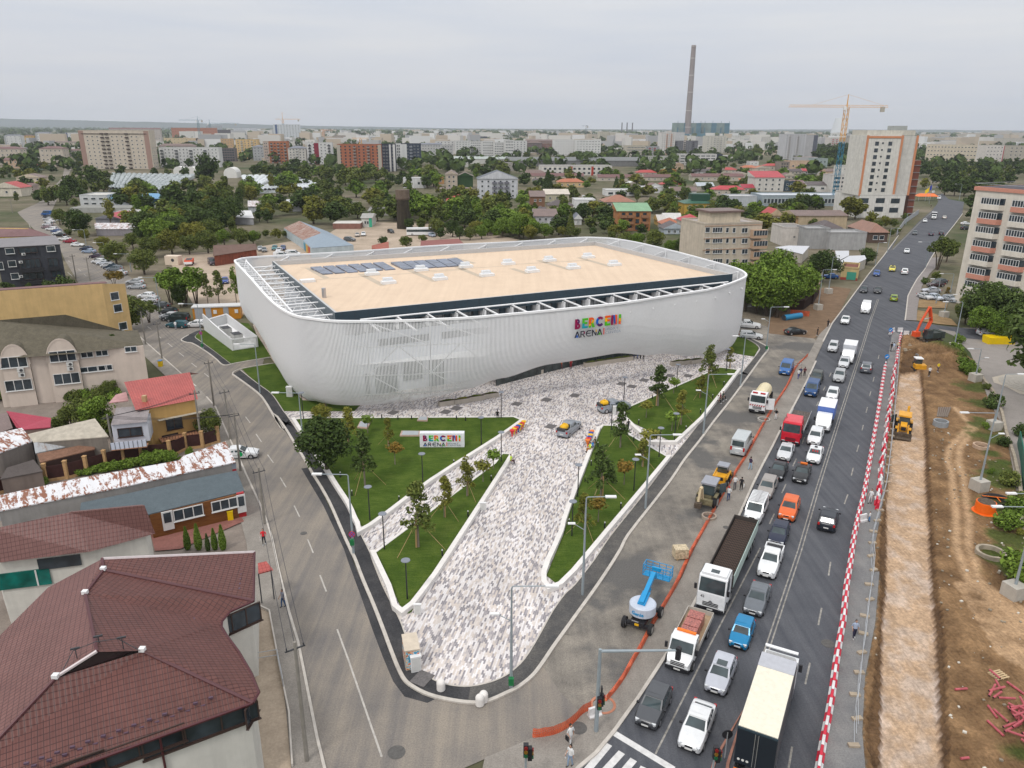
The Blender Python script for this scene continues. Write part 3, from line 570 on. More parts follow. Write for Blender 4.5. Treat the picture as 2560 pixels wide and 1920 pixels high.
for g,x,y in[('i',a,b)for a,b in((1003,430),(1145,505),(1428,395),(1590,472),(1815,366),(1995,440),(2180,340))]+[('j',a,b)for a,b in((325,312),(660,284),(175,407),(530,377),(885,350))]+[('i',445,492)]:
 p=rl(g,x,y+8);mb=MB();an=math.atan2(e1.y,e1.x);mb.box((p.x,p.y,RD+.25),(2.6,1.5,.5),an);o=mb.obj('skylight',QV,Q6)
 if x!=445:m2=MB();t=p+e2*.5;m2.box((t.x,t.y,RD+.75),(1.7,.9,.5),an);d_=m2.obj('skylight_hood',SKL,None);d_.parent=o;d_.location=-Q6.location;d_.data.transform(Matrix.Translation(Qa((0,0,0))));
SOL=QC('solar glass',(.10,.12,.17),.25)
for x0_,y0_,sx,sy in((470,370,108,-7.5),(1165,328,97,-6)):
 for k in Q3(6):
  mb=MB();X_=x0_+sx*k;Y_=y0_+sy*k
  qd=[G('i',X_,Y_,RD+.45),G('i',X_+88,Y_-6,RD+.45),G('i',X_+195,Y_+54,RD+.2),G('i',X_+108,Y_+61,RD+.2)]
  mb.QZ(qd);mb.QZ([(v.x,v.y,RD)for v in qd][::-1])
  for a in Q3(4):b=(a+1)%4;mb.QZ([(*qd[a].xy,RD),(*qd[b].xy,RD),qd[b],qd[a]])
  mb.obj('solar_panel',SOL,Q6)
mb=MB();p=G('i',590,636,RD);mb.Q0((*p.xy,RD),(*p.xy,RD+1.6),.35,n=12);mb.obj('roof_vent',CHROME,Q6)
CW=Qb('m',(.36,.37,.38),.3,.1,.5,.35,1.5)
fr=inset_q(1.55)
mb=MB();mb.QZ([(*fr[0].xy,10.1),(*fr[1].xy,10.1),(*fr[1].xy,12.15),(*fr[0].xy,12.15)]);
for k in Q3(44):
 p=fr[0]+e1*(1+k*1.65);mb.box((*(p-e2*.03).xy,11.1),(.08,.06,2.),math.atan2(e1.y,e1.x),1)
mb.obj('clerestory_glass',[CW,Xd],Q6)
nb=15;L1=(fr[1]-fr[0]).length
for k in Q3(nb):
 p=fr[0]+e1*(2+k*(L1-4)/(nb-1));a=math.atan2(e1.y,e1.x)
 m2=MB();m2.box((*(p-e2*.2).xy,11.1),(.9,.3,2.1),a);m2.obj('pier',NAVY,Q6)
 best=min(Q3(NS),key=lambda i:abs((SL[i][0]-p).dot(e1))+(1000 if(SL[i][0]-p).dot(-e2)<0 else 0));L2=(SL[best][0]-p).dot(-e2)
 m2=MB();m2.box((*(p-e2*1.2+e1*.9).xy,11.6),(.25,2.2,1.5),a);m2.box((*(p-e2*(L2/2)+e1*.9).xy,12.7),(.2,max(.5,L2),.2),a);m2.obj('roof_beam',FAC,Q6)
p0=fr[0]-e2*1.6;mb=MB();mb.Q0((*(fr[0]-e2*2.2+e1*2).xy,12.9),(*(fr[1]-e2*2.2).xy,12.9),.14);mb.obj('edge_beam',FAC,Q6)
lf=[RC[0]-e1*0,RC[3]];Ll=(lf[1]-lf[0]).length
for k in Q3(11):
 p=lf[0]+e2*(1.5+k*(Ll-2)/10.5);cand=[i for i in Q3(NS)if(SL[i][0]-p).dot(-e1)>0];best=min(cand,key=lambda i:abs((SL[i][0]-p).dot(e2)));L2=(SL[best][0]-p).dot(-e1)-.4;qn=p-e1*L2
 m2=MB();zt,zl=13.6,12.1;m2.Q0((*p.xy,zt),(*qn.xy,zt),.13);m2.Q0((*p.xy,zl),(*qn.xy,zl),.11);m_=6;prev=(p,zl)
 for j in Q3(1,m_+1):
  q_=p-e1*(L2*j/m_);z_=zt if j%2 else zl;m2.Q0((*prev[0].xy,prev[1]),(*q_.xy,z_),.08);prev=(q_,z_)
 m2.obj('truss',FAC,Q6)
i0=min(Q3(NS),key=lambda i:(SL[i][0]-G('A',290,400,ZR)).xy.length);
gA=G('A',300,390,13.9);gB=G('A',950,1112,13.9);mb=MB()
for dz in(0,-1.4):mb.Q0((gA.x,gA.y,13.9+dz),(gB.x,gB.y,13.9+dz),.14)
dv=(gB-gA);n_=22
for k in Q3(n_):
 a=gA+dv*(k/n_);b=gA+dv*((k+1)/n_);z1_,z2_=(13.9,12.5)if k%2 else(12.5,13.9);mb.Q0((a.x,a.y,z1_),(b.x,b.y,z2_),.07)
 j=min(Q3(NS),key=lambda i:(SL[i][0]-Qa((a.x,a.y,0))).length);r_=SL[j][0];mb.Q0((a.x,a.y,13.9),(r_.x,r_.y,14.1),.07);mb.Q0((b.x,b.y,12.5),(r_.x,r_.y,13.9),.05)
mb.obj('lattice_girder',FAC,Q6)
qa=inset_q(1.5)
for k in Q3(22):
 if k in(5,11,12,17):continue
 p=qa[0]+e1*(6+k*1.75);mb=MB();mb.box((*p.xy,8.4),(1.6,.12,1.1),math.atan2(e1.y,e1.x));mb.obj('window',Xb,Q6)
for k,w_,h_,z_ in((2.2,.9,3.6,1.9),(5.2,3.6,4.4,2.3),(9.6,3.2,3.0,3.2),(13.6,2.6,4.6,2.4),(19,6.,.7,4.6),(26.5,6.,.7,4.7),(23,5,.5,1.2)):
 p=qa[0]+e1*(k+1);mb=MB();mb.box((*p.xy,z_),(w_,.14,h_),math.atan2(e1.y,e1.x));mb.obj('window',Xb,Q6)
g0=G('P',1240,966);g1=G('P',1400,924);g2=G('P',1470,909);g3=G('P',1612,888);gl=[g0,g1,g2,g3]
mb=MB()
for a,b in zip(gl,gl[1:]):mb.QZ([(*a.xy,0),(*b.xy,0),(*b.xy,5.2),(*a.xy,5.2)])
for a,b in zip(gl,gl[1:]):
 m_=int((b-a).length/1.6)
 for j in Q3(m_):c=a.lerp(b,j/m_);mb.box((c.x,c.y-.06,2.5),(.09,.09,5.2),0,1)
mb.obj('entrance_glazing',[QC('entrance glass',(.035,.045,.045),.12),Xd],Q6)
sf=[(*g0.xy,5.3),(*g3.xy,5.3),(*(RC[1]+e2*2).xy,5.3),(*(RC[0]+e2*2).xy,5.3)];mb=MB();mb.QZ(sf);mb.obj('soffit',QV,Q6)
LC=dict(mar=(.27,.0,.07),pur=(.08,.01,.12),grn=(.08,.48,.01),tea=(.0,.32,.40),ora=(.85,.10,.005),yel=(.90,.48,.0),blu=(.0,.12,.55),nav=(.008,.008,.03),gry=(.33,.36,.42),red=(.75,.07,.06))
LM={k:Qb('sign '+k,v,.4,0,.4,.01)for k,v in LC.items()}
def seg(cx,cy,ro,ri,a0,a1,sx=1.):
 o=[];n=8
 for i in Q3(n):
  t0,t1=R(a0+(a1-a0)*i/n),R(a0+(a1-a0)*(i+1)/n)
  o.append([(cx+sx*r*math.cos(t),cy+r*math.sin(t))for r,t in((ri,t0),(ro,t0),(ro,t1),(ri,t1))])
 return o
def rc(x,y,w_,h):return[[(x,y),(x+w_,y),(x+w_,y+h),(x,y+h)]]
def st(x0,y0,x1,y1,w_):d=Qa((x1-x0,y1-y0)).normalized();n=Qa((-d.y,d.x))*w_/2;return[[(x0-n.x,y0-n.y),(x1-n.x,y1-n.y),(x1+n.x,y1+n.y),(x0+n.x,y0+n.y)]]
BER=[('B',[('mar',rc(0,0,.28,1)+seg(.36,.29,.29,.1,-90,90)+rc(.26,0,.12,.19)+rc(.26,.41,.12,.16)),('pur',seg(.32,.76,.24,.08,-90,90)+rc(.26,.84,.08,.16))]),('E',[('grn',rc(0,.5,.26,.5)+rc(.26,.8,.44,.2)+rc(.26,.42,.34,.19)),('tea',rc(0,0,.26,.5)+rc(.26,0,.42,.2))]),('R',[('ora',rc(0,.38,.24,.62)+seg(.34,.7,.3,.1,20,90)+rc(.22,.8,.14,.2)),('yel',seg(.34,.7,.3,.1,-90,20)+rc(0,.2,.24,.18)),('grn',rc(0,0,.24,.2)+[[(.28,.44),(.52,.5),(.76,0),(.46,0)]])]),('C',[('mar',seg(.46,.5,.5,.26,40,130)),('blu',seg(.46,.5,.5,.26,130,215)),('pur',seg(.46,.5,.5,.26,215,320))]),('E',[('ora',rc(0,.8,.7,.2)+rc(.26,.42,.34,.19)),('yel',rc(0,.42,.26,.38)),('grn',rc(0,0,.26,.42)+rc(.26,0,.42,.2))]),('N',[('mar',rc(0,0,.24,1)),('blu',[[(.22,1),(.42,1),(.64,.1),(.44,.1)]]),('ora',rc(.5,0,.24,1))]),('I',[('grn',rc(0,.6,.24,.4)),('yel',rc(0,.32,.24,.28)),('ora',rc(0,0,.24,.32))])]
ARE=[('A',[('nav',st(.05,0,.38,1,.11)+st(.38,1,.72,0,.11)),('blu',[[(.2,.05),(.55,.05),(.38,.5)]])]),('R',[('nav',rc(0,0,.1,1)+rc(.1,.88,.4,.12)+rc(.1,.45,.4,.1)+st(.3,.48,.6,0,.11)),('mar',rc(.48,.5,.12,.42))]),('E',[('nav',seg(.36,.5,.5,.38,90,270,.7)+rc(.36,.88,.4,.12)+rc(.1,.45,.55,.1)+rc(.36,0,.4,.12))]),('N',[('nav',rc(0,0,.1,1)+st(.06,.96,.6,.04,.12)+rc(.56,0,.1,.6)),('yel',rc(.56,.6,.1,.4))]),('A',[('nav',st(.05,0,.38,1,.11)+st(.38,1,.72,0,.11)),('grn',[[(.22,.05),(.55,.05),(.4,.5)]])])]
def Qs(txt,h,mat,ext=.01,bold=0):
 c=bpy.data.curves.new('t','FONT');c.body=txt;c.size=h;c.extrude=ext;c.offset=bold;c.resolution_u=2;o=bpy.data.objects.new('t',c);COL.objects.link(o)
 dg=bpy.context.evaluated_depsgraph_get();me=bpy.data.meshes.new_from_object(o.evaluated_get(dg));bpy.data.objects.remove(o);me.materials.clear();me.materials.append(mat);me.name='lettering';return me
def logo(parent,O_,U,V,dep=.12):
 "O_ lower-left corner; U full width vector; V full height vector; all in world space"
 nrm=U.cross(V).normalized();
 def letter(segs,x,y,sx,sy):
  mats=[];mb=MB()
  for cn,polys in segs:
   if LM[cn]not in mats:mats.append(LM[cn])
   mi=mats.index(LM[cn])
   for pl_ in polys:
    P0=[O_+U*(x+a*sx)+V*(y+b*sy)for a,b in pl_];P1=[p+nrm*dep for p in P0];mb.QZ(P1,mi)
    for a in Q3(len(P0)):b=(a+1)%len(P0);mb.QZ([P0[a],P0[b],P1[b],P1[a]],mi)
  mb.obj('letter',mats,parent)
 for(ch,s_),x in zip(BER,(0,.155,.295,.455,.64,.775,.945)):letter(s_,x,.47,.168,.53)
 for(ch,s_),x in zip(ARE,(0,.125,.24,.37,.48)):letter(s_,x,0,.14,.33)
 letter([('red',rc(0,0,1,1))],.617,0,.014,.36)
 for txt,yy in(('SPORT',.2),('CENTER',.02)):
  me=Qs(txt,1,LM['gry'],.0,.02);xs=[v.co.x for v in me.vertices];wd_=max(xs)-min(xs);tgt=.30 if txt=='SPORT' else .36
  o=bpy.data.objects.new('letter_row',me);COL.objects.link(o);o.parent=parent
  u=U*(tgt/wd_);v=V*.185;b=O_+U*.64+V*yy+nrm*dep*.8-Qa(parent.location)
  for vt in me.vertices:vt.co=b+u*vt.co.x+v*vt.co.y+nrm*vt.co.z
iL=min(Q3(NS),key=lambda i:(SL[i][0]-Qa((*G('E',870,430,11).xy,0))).length);TT=TN[iL][0];a=SL[iL][0]+TN[iL][1]*.2
pb=Qq(a,a+TT,'E',332,785);pr=Qq(a,a+TT,'E',1395,655);pt=Qq(a,a+TT,'E',345,355)
wv=(pr-pb);wv.z=0;logo(Q6,pb,wv,Qa((0,0,(pt-pb).z)))
sb=[(1040+110/11.06,1060+640/11.06),(1040+1338/11.06,1060+640/11.06)]
a=G('P',*sb[0],.13);b=G('P',*sb[1],.13);hz=zof(a,'P',sb[0][0],1060+235/11.06);uu=(b-a).normalized();nn=Qa((-uu.y,uu.x,0))
sign=Qe('sign_block',(a+b)/2,'white freestanding sign block with colourful letters on the largest lawn','sign')
mb=MB();dpt=.9;mb.QY([(p.x,p.y)for p in(a,b,b+nn*dpt,a+nn*dpt)],.1,hz);mb.obj('block',Qb('m',(.78,.79,.83),.4),sign)
logo(sign,a+(b-a)*.075+Qa((0,0,(hz-.13)*.08))-nn*.01,(b-a)*.85,Qa((0,0,(hz-.13)*.78)),.05)
# ================= vehicles
CARP={}
def cpaint(c):
 k=Xj(c)
 if k not in CARP:CARP[k]=Qb('car paint',k,.28,.15,.6,.05,2.)
 return CARP[k]
HEADL=Qb('m',(.7,.72,.74),.15,.2,.7);TAILL=Qb('m',(.45,.01,.01),.2,0,.6);PLATE=Qb('m',(.7,.7,.68),.5);QX=Qb('m',(.8,.18,.01),.5)
TYP=dict(sedan=(4.55,1.78,1.45,.93,.85,.15,-1.15,-1.75,1.0),hatch=(4.1,1.76,1.5,.95,.85,.2,-1.55,-1.95,1.02),small=(3.55,1.65,1.5,.95,.75,.25,-1.4,-1.68,1.05),suv=(4.45,1.86,1.68,1.08,.85,.2,-1.75,-2.1,1.15),estate=(4.65,1.8,1.5,.95,.9,.2,-1.95,-2.25,1.02),mpv=(4.3,1.75,1.65,1.05,1.0,.3,-1.8,-2.08,1.1),van=(4.9,1.92,1.97,1.15,1.55,.85,-2.25,-2.4,1.2),minibus=(5.6,2.0,2.35,1.2,1.95,1.25,-2.6,-2.75,1.3),pickup=(5.2,1.82,1.72,1.08,.95,.3,-.95,-1.2,1.1))
VM={}
def wheel_mesh(r,w_):
 k=('wh',r)
 if k not in VM:
  t=MB();t.Q0((0,-w_/2,0),(0,w_/2,0),r,n=14);q=MB();q.Q0((0,-w_/2-.012,0),(0,w_/2+.012,0),r*.62,n=10);VM[k]=(t.mesh('tyre',RUBBER),q.mesh('rim',CHROME))
 return VM[k]
def car_template(ty):
 if ty in VM:return VM[ty]
 L_,W,H,hh,xwb,xwt,xrt,xrb,th=TYP[ty];h=L_/2;w=W/2;z0=.22;P=[]
 b=MB();rings=[]
 isv=ty in('van','minibus')
 def ring(x,ww,zl,zs,crown=.03,tuck=.9):
  return[(x,-ww*.93,zl),(x,-ww,zl+.22),(x,-ww,(zl+zs)/2+.08),(x,-ww*tuck,zs),(x,-ww*.45,zs+crown),(x,ww*.45,zs+crown),(x,ww*tuck,zs),(x,ww,(zl+zs)/2+.08),(x,ww,zl+.22),(x,ww*.93,zl)]
 bed=ty=='pickup'
 hz=hh-.05
 st_=[(h,.62*w,z0+.14,hz-.30),(h-.09,.82*w,z0+.05,hz-.2),(h-.28,.93*w,z0+.02,hz-.1),(h-.7,w*.99,z0,hz),(xwb,w,z0,hh+.04),(0,w,z0,hh+.06),(xrb+.25,w,z0,th+.02),(-h+.35,w*.98,z0,th),(-h+.1,w*.9,z0+.04,th-.08),(-h,w*.74,z0+.14,th-.22)]
 for x,ww,zl,zs in st_:rings.append(ring(x,ww,zl,zs))
 b.Q1(rings)
 zb=hh+.02;wt=w*.76 if not isv else w*.88;wb=w*.90 if not isv else w*.96
 def cr(x,ww,z):return[(x,-ww,z),(x,-ww*.6,z+.0),(x,ww*.6,z),(x,ww,z)]
 top=[(xwt,wt,H-.05),(xwt-.35,wt*1.01,H),(xrt+.3,wt,H-.01),(xrt,wt*.97,H-.06)];bot=[(xwb,wb,zb),(xwt-.1,wb,zb+.02),(xrt+.1,wb,zb+.02),(xrb,wb*.95,th)]
 for i in Q3(3):
  (xa,wa,za),(xb,wb_,zb_)=top[i],top[i+1];(xc,wc,zc),(xd,wd,zd)=bot[i],bot[i+1]
  b.QZ([(xa,-wa,za-.03),(xa,-wa*.8,za),(xa,wa*.8,za),(xa,wa,za-.03),(xb,wb_,zb_-.03),(xb,wb_*.8,zb_),(xb,-wb_*.8,zb_),(xb,-wb_,zb_-.03)])
  for s_ in(-1,1):
   q=[(xa,s_*wa,za-.03),(xc,s_*wc,zc-.05),(xd,s_*wd,zd-.05),(xb,s_*wb_,zb_-.03)];b.QZ(q if s_<0 else q[::-1])
 a_=top[0];c_=bot[0];b.QZ([(a_[0],-a_[1],a_[2]-.03),(a_[0],a_[1],a_[2]-.03),(c_[0],c_[1],c_[2]-.05),(c_[0],-c_[1],c_[2]-.05)])
 a_=top[3];c_=bot[3];b.QZ([(a_[0],a_[1],a_[2]-.03),(a_[0],-a_[1],a_[2]-.03),(c_[0],-c_[1],c_[2]-.05),(c_[0],c_[1],c_[2]-.05)])
 wx=(h-.82,-h+.8)
 for x in wx:
  for s_ in(-1,1):
   n=10;pts=[(x+.37*math.cos(math.pi*k/n),s_*(w+.004),.3+.37*math.sin(math.pi*k/n))for k in Q3(n+1)];b.QZ(pts,1)
 b.box((0,0,z0-.02),(L_*.94,W*.86,.1),mi=1)
 b.box((h-.04,0,.40),(.1,W*.56,.16),mi=1);b.box((h-.05,0,hz-.27),(.12,W*.3,.12),mi=1)
 for s_ in(-1,1):b.box(((xwb+xrb)/2,s_*(w+.005),.62),(L_*.5,.01,.03),mi=1)
 if bed:
  bx0,bx1=xrb-.12,-h+.1;b.box(((bx0+bx1)/2,0,th+.01),(bx0-bx1,W*.8,.06),mi=1)
  for s_ in(-1,1):b.box(((bx0+bx1)/2,s_*w*.9,th+.06),(bx0-bx1,.1,.18))
  b.box((bx1,0,th+.06),(.1,W*.86,.18))
 P.append(('body',b.mesh('body',[cpaint((.5,.5,.5)),QU],40),(0,0,0)))
 g=.012
 def lerp(a,b_,t):return Xj(x+(y-x)*t for x,y in zip(a,b_))
 def quad4(A_,B_,C_,D_,e0=.08,e1=.06):
  return[lerp(lerp(A_,B_,e0),lerp(D_,C_,e0),e1),lerp(lerp(A_,B_,1-e0),lerp(D_,C_,1-e0),e1),lerp(lerp(A_,B_,1-e0),lerp(D_,C_,1-e0),1-e1),lerp(lerp(A_,B_,e0),lerp(D_,C_,e0),1-e1)]
 t0,b0=top[0],bot[0];q=quad4((t0[0]+g,-t0[1],t0[2]-.03+g),(t0[0]+g,t0[1],t0[2]-.03+g),(b0[0]+g*2,b0[1],b0[2]+g),(b0[0]+g*2,-b0[1],b0[2]+g));m=MB();m.QZ(q);P.append(('windscreen',m.mesh('windscreen',Qj),(0,0,0)))
 t0,b0=top[3],bot[3];q=quad4((t0[0]-g,t0[1],t0[2]-.03+g),(t0[0]-g,-t0[1],t0[2]-.03+g),(b0[0]-g*2,-b0[1],b0[2]+g),(b0[0]-g*2,b0[1],b0[2]+g),.09,.08 if not isv else .15);m=MB();m.QZ(q);P.append(('rear_window',m.mesh('rear_window',Qj),(0,0,0)))
 for s_ in(-1,1):
  f=lambda x,w1,z:(x,s_*(w1+g),z)
  A_=f(xwt-.02,top[0][1],H-.1);D_=f(xwb-.12,wb,zb+.03);xm=(xwt+xrt)/2-.02
  B_=f(xm+.04,(wt),H-.1);C_=f(xm+.04,wb,zb+.03)
  q=quad4(A_,B_,C_,D_,.04,.08);m=MB();m.QZ(q if s_<0 else q[::-1]);P.append(('side_window',m.mesh('side_window',Qj),(0,0,0)))
  A2=f(xm-.04,wt,H-.1);D2=f(xm-.04,wb,zb+.03);B2=f(xrt+.02,top[3][1],H-.12);C2=f(xrb+.12,bot[3][1],zb+.04)
  q=quad4(A2,B2,C2,D2,.05,.08);m=MB();m.QZ(q if s_<0 else q[::-1]);P.append(('side_window',m.mesh('side_window',Qj),(0,0,0)))
  m=MB();m.box((xwb-.15,s_*(w+.1),hh+.08),(.14,.2,.13));P.append(('mirror',m.mesh('mirror',QU),(0,0,0)))
  m=MB();m.box((h-.13,s_*w*.68,hz-.24),(.2,w*.3,.17),-s_*.45);P.append(('headlight',m.mesh('headlight',HEADL),(0,0,0)))
  m=MB();m.box((-h+.07,s_*w*.80,th-.2),(.16,w*.22,.24 if not isv else .5));P.append(('tail_light',m.mesh('tail_light',TAILL),(0,0,0)))
 m=MB();m.box((h+.012,0,.45),(.02,.5,.12));P.append(('number_plate',m.mesh('number_plate',PLATE),(0,0,0)))
 m=MB();m.box((-h-.012,0,.62),(.02,.5,.12));P.append(('number_plate',m.mesh('number_plate',PLATE),(0,0,0)))
 VM[ty]=(P,[(x,s_*(w-.1))for x in wx for s_ in(-1,1)]);return VM[ty]
def QG(Q5,pos,r=.32,w_=.2):
 t,q=wheel_mesh(r,w_)
 for p in pos:
  a=Q8('wheel',q,Q5,(p[0],p[1],r));Q8('tyre',t,a)
AWAY=BANG;TOW=BANG+math.pi
def heading(h):
 if h=='D':return TOW
 if h=='U':return AWAY
 return R(h)
def pos(g,x,y,zc,base=0.):p=G(g,x,y,zc);return Qa((p.x,p.y,base))
def car(g,x,y,ty,c,hd,Qk,name='car',QM=None,base=0.02,cat='car',s=1.):
 zc=TYP[ty][2]*.5;Q5=Qe(name,pos(g,x,y,zc+base,base),Qk,cat,heading(hd),QM,(s,s,s))
 P,W_=car_template(ty)
 for nm,me,lo in P:
  Q8(nm,me,Q5,lo,mat=cpaint(c)if nm=='body' else None)
 QG(Q5,W_,.32 if ty not in('van','minibus','suv','pickup')else .36);return Q5
def Qc(Q5,nm,mb,mat,Qk=None):return Q8(nm,mb.mesh(nm,mat),Q5,Qk=Qk)
SIL=(.48,.49,.51);WHT=(.76,.77,.78);BLK=(.018,.019,.022);DGR=(.085,.09,.10);LSIL=(.6,.61,.63);TAU=(.33,.30,.28)
T='cars queueing towards the traffic light'
car('n',480,775,'sedan',LSIL,'D','silver sedan in the kerb lane just behind the red lorry cab',PK,T)
car('n',428,910,'sedan',BLK,'D','black sedan in the kerb lane behind the silver sedan',PK,T)
car('n',345,1032,'estate',TAU,'D','taupe grey estate car in the kerb lane ahead of the white ribbed van',PK,T)
car('n',695,665,'estate',WHT,'D','white estate with roof bars right below the white box truck',PK,T)
c=car('n',692,795,'sedan',WHT,'D','white taxi with red lettering on its windscreen and dark roof sign','taxi',T,cat='taxi')
m=MB();m.box((-.3,0,1.52),(.2,.35,.14));Qc(c,'roof_sign',m,QU);m=MB()
for k in(-.25,.05,.3):m.box((.55,k,1.27),(.28,.13,.02),rot=Matrix.Rotation(R(32),3,'Y'))
Qc(c,'windscreen_lettering',m,TAILL)
c=car('n',598,930,'sedan',BLK,'D','black taxi with an orange roof sign in the second lane','taxi',T,cat='taxi');m=MB();m.box((-.9,0,1.5),(.25,.8,.16));Qc(c,'roof_sign',m,QX)
car('n',505,1185,'suv',(.72,.13,.02),'D','bright orange car in the second lane beside the white ribbed van',PK,T)
car('n',430,1370,'hatch',(.012,.018,.045),'D','dark navy hatchback behind the orange car',PK,T)
c=car('n',370,1562,'pickup',WHT,'D','white pickup with an empty open bed in the second lane','pickup_truck',T,cat='pickup')
car('n',790,1258,'suv',(.02,.025,.035),'U','dark blue estate driving away alone in the oncoming lanes','moving_car')
car('n',1068,160,'suv',(.12,.13,.15),'U','grey car driving away beside the start of the barrier line','moving_car')
car('n',905,128,'estate',LSIL,'D','silver estate right in front of the upper white box truck',PK,T)
car('n',870,225,'suv',(.42,.43,.44),'D','silver crossover with dark grille in front of the silver estate',PK,T)
car('n',820,358,'hatch',WHT,'D','white hatchback directly behind the blue and white box truck',PK,T)
car('n',705,237,'suv',(.05,.055,.045),'D','dark olive car half hidden behind the blue van',PK,T)
car('n',672,315,'van',(.01,.06,.19),'D','blue passenger van in the kerb lane behind the red lorry','van',T,cat='van')
car('n',825,15,'mpv',LSIL,'D','silver compact people carrier in the kerb lane near the dirt verge',PK,T)
c=car('n',265,1185,'van',WHT,'D','white van with ribbed roof racks between the taupe estate and the rebar lorry','van',T,cat='van');m=MB()
for k in Q3(9):m.box((.6-k*.34,0,1.99),(.06,1.5,.03))
m.box((-.75,0,2.01),(2.9,.35,.03));Qc(c,'roof_rack',m,Qb('m',(.45,.45,.46)))
car('p',1870,435,'sedan',(.14,.155,.175),'D','blue grey coupe in the second lane behind the bright blue hatchback',PK,T);
car('p',1760,680,'small',(.0,.20,.42),'D','bright blue small hatchback in the second lane',PK,T)
c=car('p',1608,970,'hatch',(.50,.52,.58),'D','light silver hatchback with a dark sunroof behind the white saloon',PK,T);m=MB();m.box((-.15,0,1.505),(.6,.75,.02));Qc(c,'sunroof',m,Qj)
car('p',1440,1340,'sedan',WHT,'D','white saloon first in the second lane at the crossing',PK,T)
car('p',1130,1195,'hatch',(.075,.08,.09),'D','dark grey hatchback first in the kerb lane at the crossing',PK,T)
car('k',670,825,'sedan',WHT,'D','lone white car in the kerb lane beside the brown verge','moving_car')
car('k',848,715,'minibus',WHT,'D','white minibus coming down the middle of the boulevard','minibus',cat='minibus')
car('k',830,563,'hatch',(.035,.04,.05),'D','dark grey car in the kerb lane behind the white minibus','moving_car')
car('k',950,567,'sedan',(.03,.032,.038),'D','dark car beside the dark grey car behind the minibus','moving_car')
car('k',1090,633,'hatch',(.23,.33,.02),'U','lime green hatchback driving away','moving_car')
car('k',940,423,'hatch',(.01,.08,.33),'D','royal blue hatchback near the left kerb','moving_car')
c=car('k',1075,383,'sedan',(.72,.62,.06),'D','yellow taxi with a roof sign','taxi',cat='taxi');m=MB();m.box((-.2,0,1.52),(.25,.5,.15));Qc(c,'roof_sign',m,QU)
car('k',1183,405,'suv',WHT,'U','white car driving away next to the yellow taxi','moving_car')
car('k',1200,230,'sedan',WHT,'D','white car ahead of the large overhanging roadside tree','moving_car')
car('k',1270,74,'hatch',(.08,.09,.1),'D','dark car farthest left in the row of three across the boulevard','moving_car')
car('k',1410,82,'sedan',(.02,.02,.05),'U','navy car in the middle of three across the boulevard','moving_car')
car('k',1498,76,'suv',(.02,.02,.03),'U','black car at right of three across the boulevard','moving_car')
car('r',693,1175,'sedan',WHT,'D','small white car beyond the grey site fence','moving_car')
car('r',990,1122,'sedan',(.7,.68,.62),'U','cream car next to the small dark truck far up the boulevard','moving_car')
car('r',908,822,'van',WHT,'D','white van where the boulevard bends out of sight','van',cat='van')
car('r',960,692,'hatch',(.25,.02,.03),'D','dark red car beyond the bend',PK);car('r',880,660,'sedan',(.03,.03,.04),'D','black car beyond the bend beside the dark trees',PK)
car('r',810,790,'sedan',LSIL,60,'silver car parked behind the orange market tent',PK);car('r',820,735,'hatch',WHT,60,'white car parked behind the flags',PK)
car('r',1320,1215,'sedan',WHT,10,'white car parked beside the salmon striped apartment block',PK);car('r',1320,1285,'suv',BLK,10,'black car parked beside the salmon striped apartment block',PK)
car('k',238,922,'sedan',BLK,15,'black car parked on the fresh black asphalt corner',PK)
car('k',535,447,'sedan',(.01,.1,.35),170,'blue car parked by the low yellow house',PK)
car('k',1485,492,'sedan',(.05,.055,.06),-160,'dark grey car at the back of the small car park by the salmon block',PK)
car('k',1450,517,'sedan',(.06,.03,.035),-170,'maroon sedan in the small car park by the salmon block',PK)
car('k',1412,568,'sedan',(.5,.52,.58),175,'long silver sedan seen side on in the small car park',PK)
car('k',1360,620,'sedan',LSIL,-80,'silver car nose out at the left end of the small car park',PK)
car('k',1450,628,'hatch',(.55,.6,.68),-80,'pale blue car nose out in the small car park',PK)
car('k',1575,640,'hatch',(.4,.42,.45),-70,'grey car under the trees of the small car park',PK)
car('k',1900,932,'hatch',WHT,0,'white hatchback parked on the side road by the green trees',PK)
car('C',1718,935,'pickup',WHT,-18,'white double cab pickup parked behind the arena corner','pickup_truck',cat='pickup')
car('C',1755,1085,'estate',WHT,-16,'white estate parked beside the arena corner lawn',PK)
c=car('n',160,705,'minibus',(.5,.53,.54),'U','pale grey passenger minibus seen from behind on the roadworks','minibus',cat='minibus')
car('n',485,165,'van',(.03,.13,.38),'D','medium blue van standing on the roadworks near the verge','van',cat='van')
YEL=Qb('m',(.80,.45,.01),.5)
def tankpickup(g,x,y,hd,Qk):
 c=car(g,x,y,'pickup',(.30,.33,.37),hd,Qk,'pickup_truck','silver pickups carrying yellow tanks',.1,cat='pickup')
 m=MB();rr=[]
 for k in Q3(9):
  t=-1+2*k/8;r_=.52*math.sqrt(max(.05,1-t**6));rr.append([(-1.75+t*.62,r_*math.cos(a)*1.0,1.45+r_*.8*math.sin(a))for a in[2*math.pi*j/12 for j in Q3(12)]])
 m.Q1(rr);m.Q0((-1.75,0,1.8),(-1.75,0,1.97),.16);Qc(c,'tank',m,YEL);m=MB();m.box((-2.45,.1,1.25),(.35,1.2,.4));Qc(c,'pump',m,Xd)
tankpickup('m',633,712,62,'silver pickup with a yellow tank in the open middle of the plaza');tankpickup('m',1020,525,25,'silver pickup with a yellow tank beside the far lawn')
PR='cars parked in angled bays along the left street'
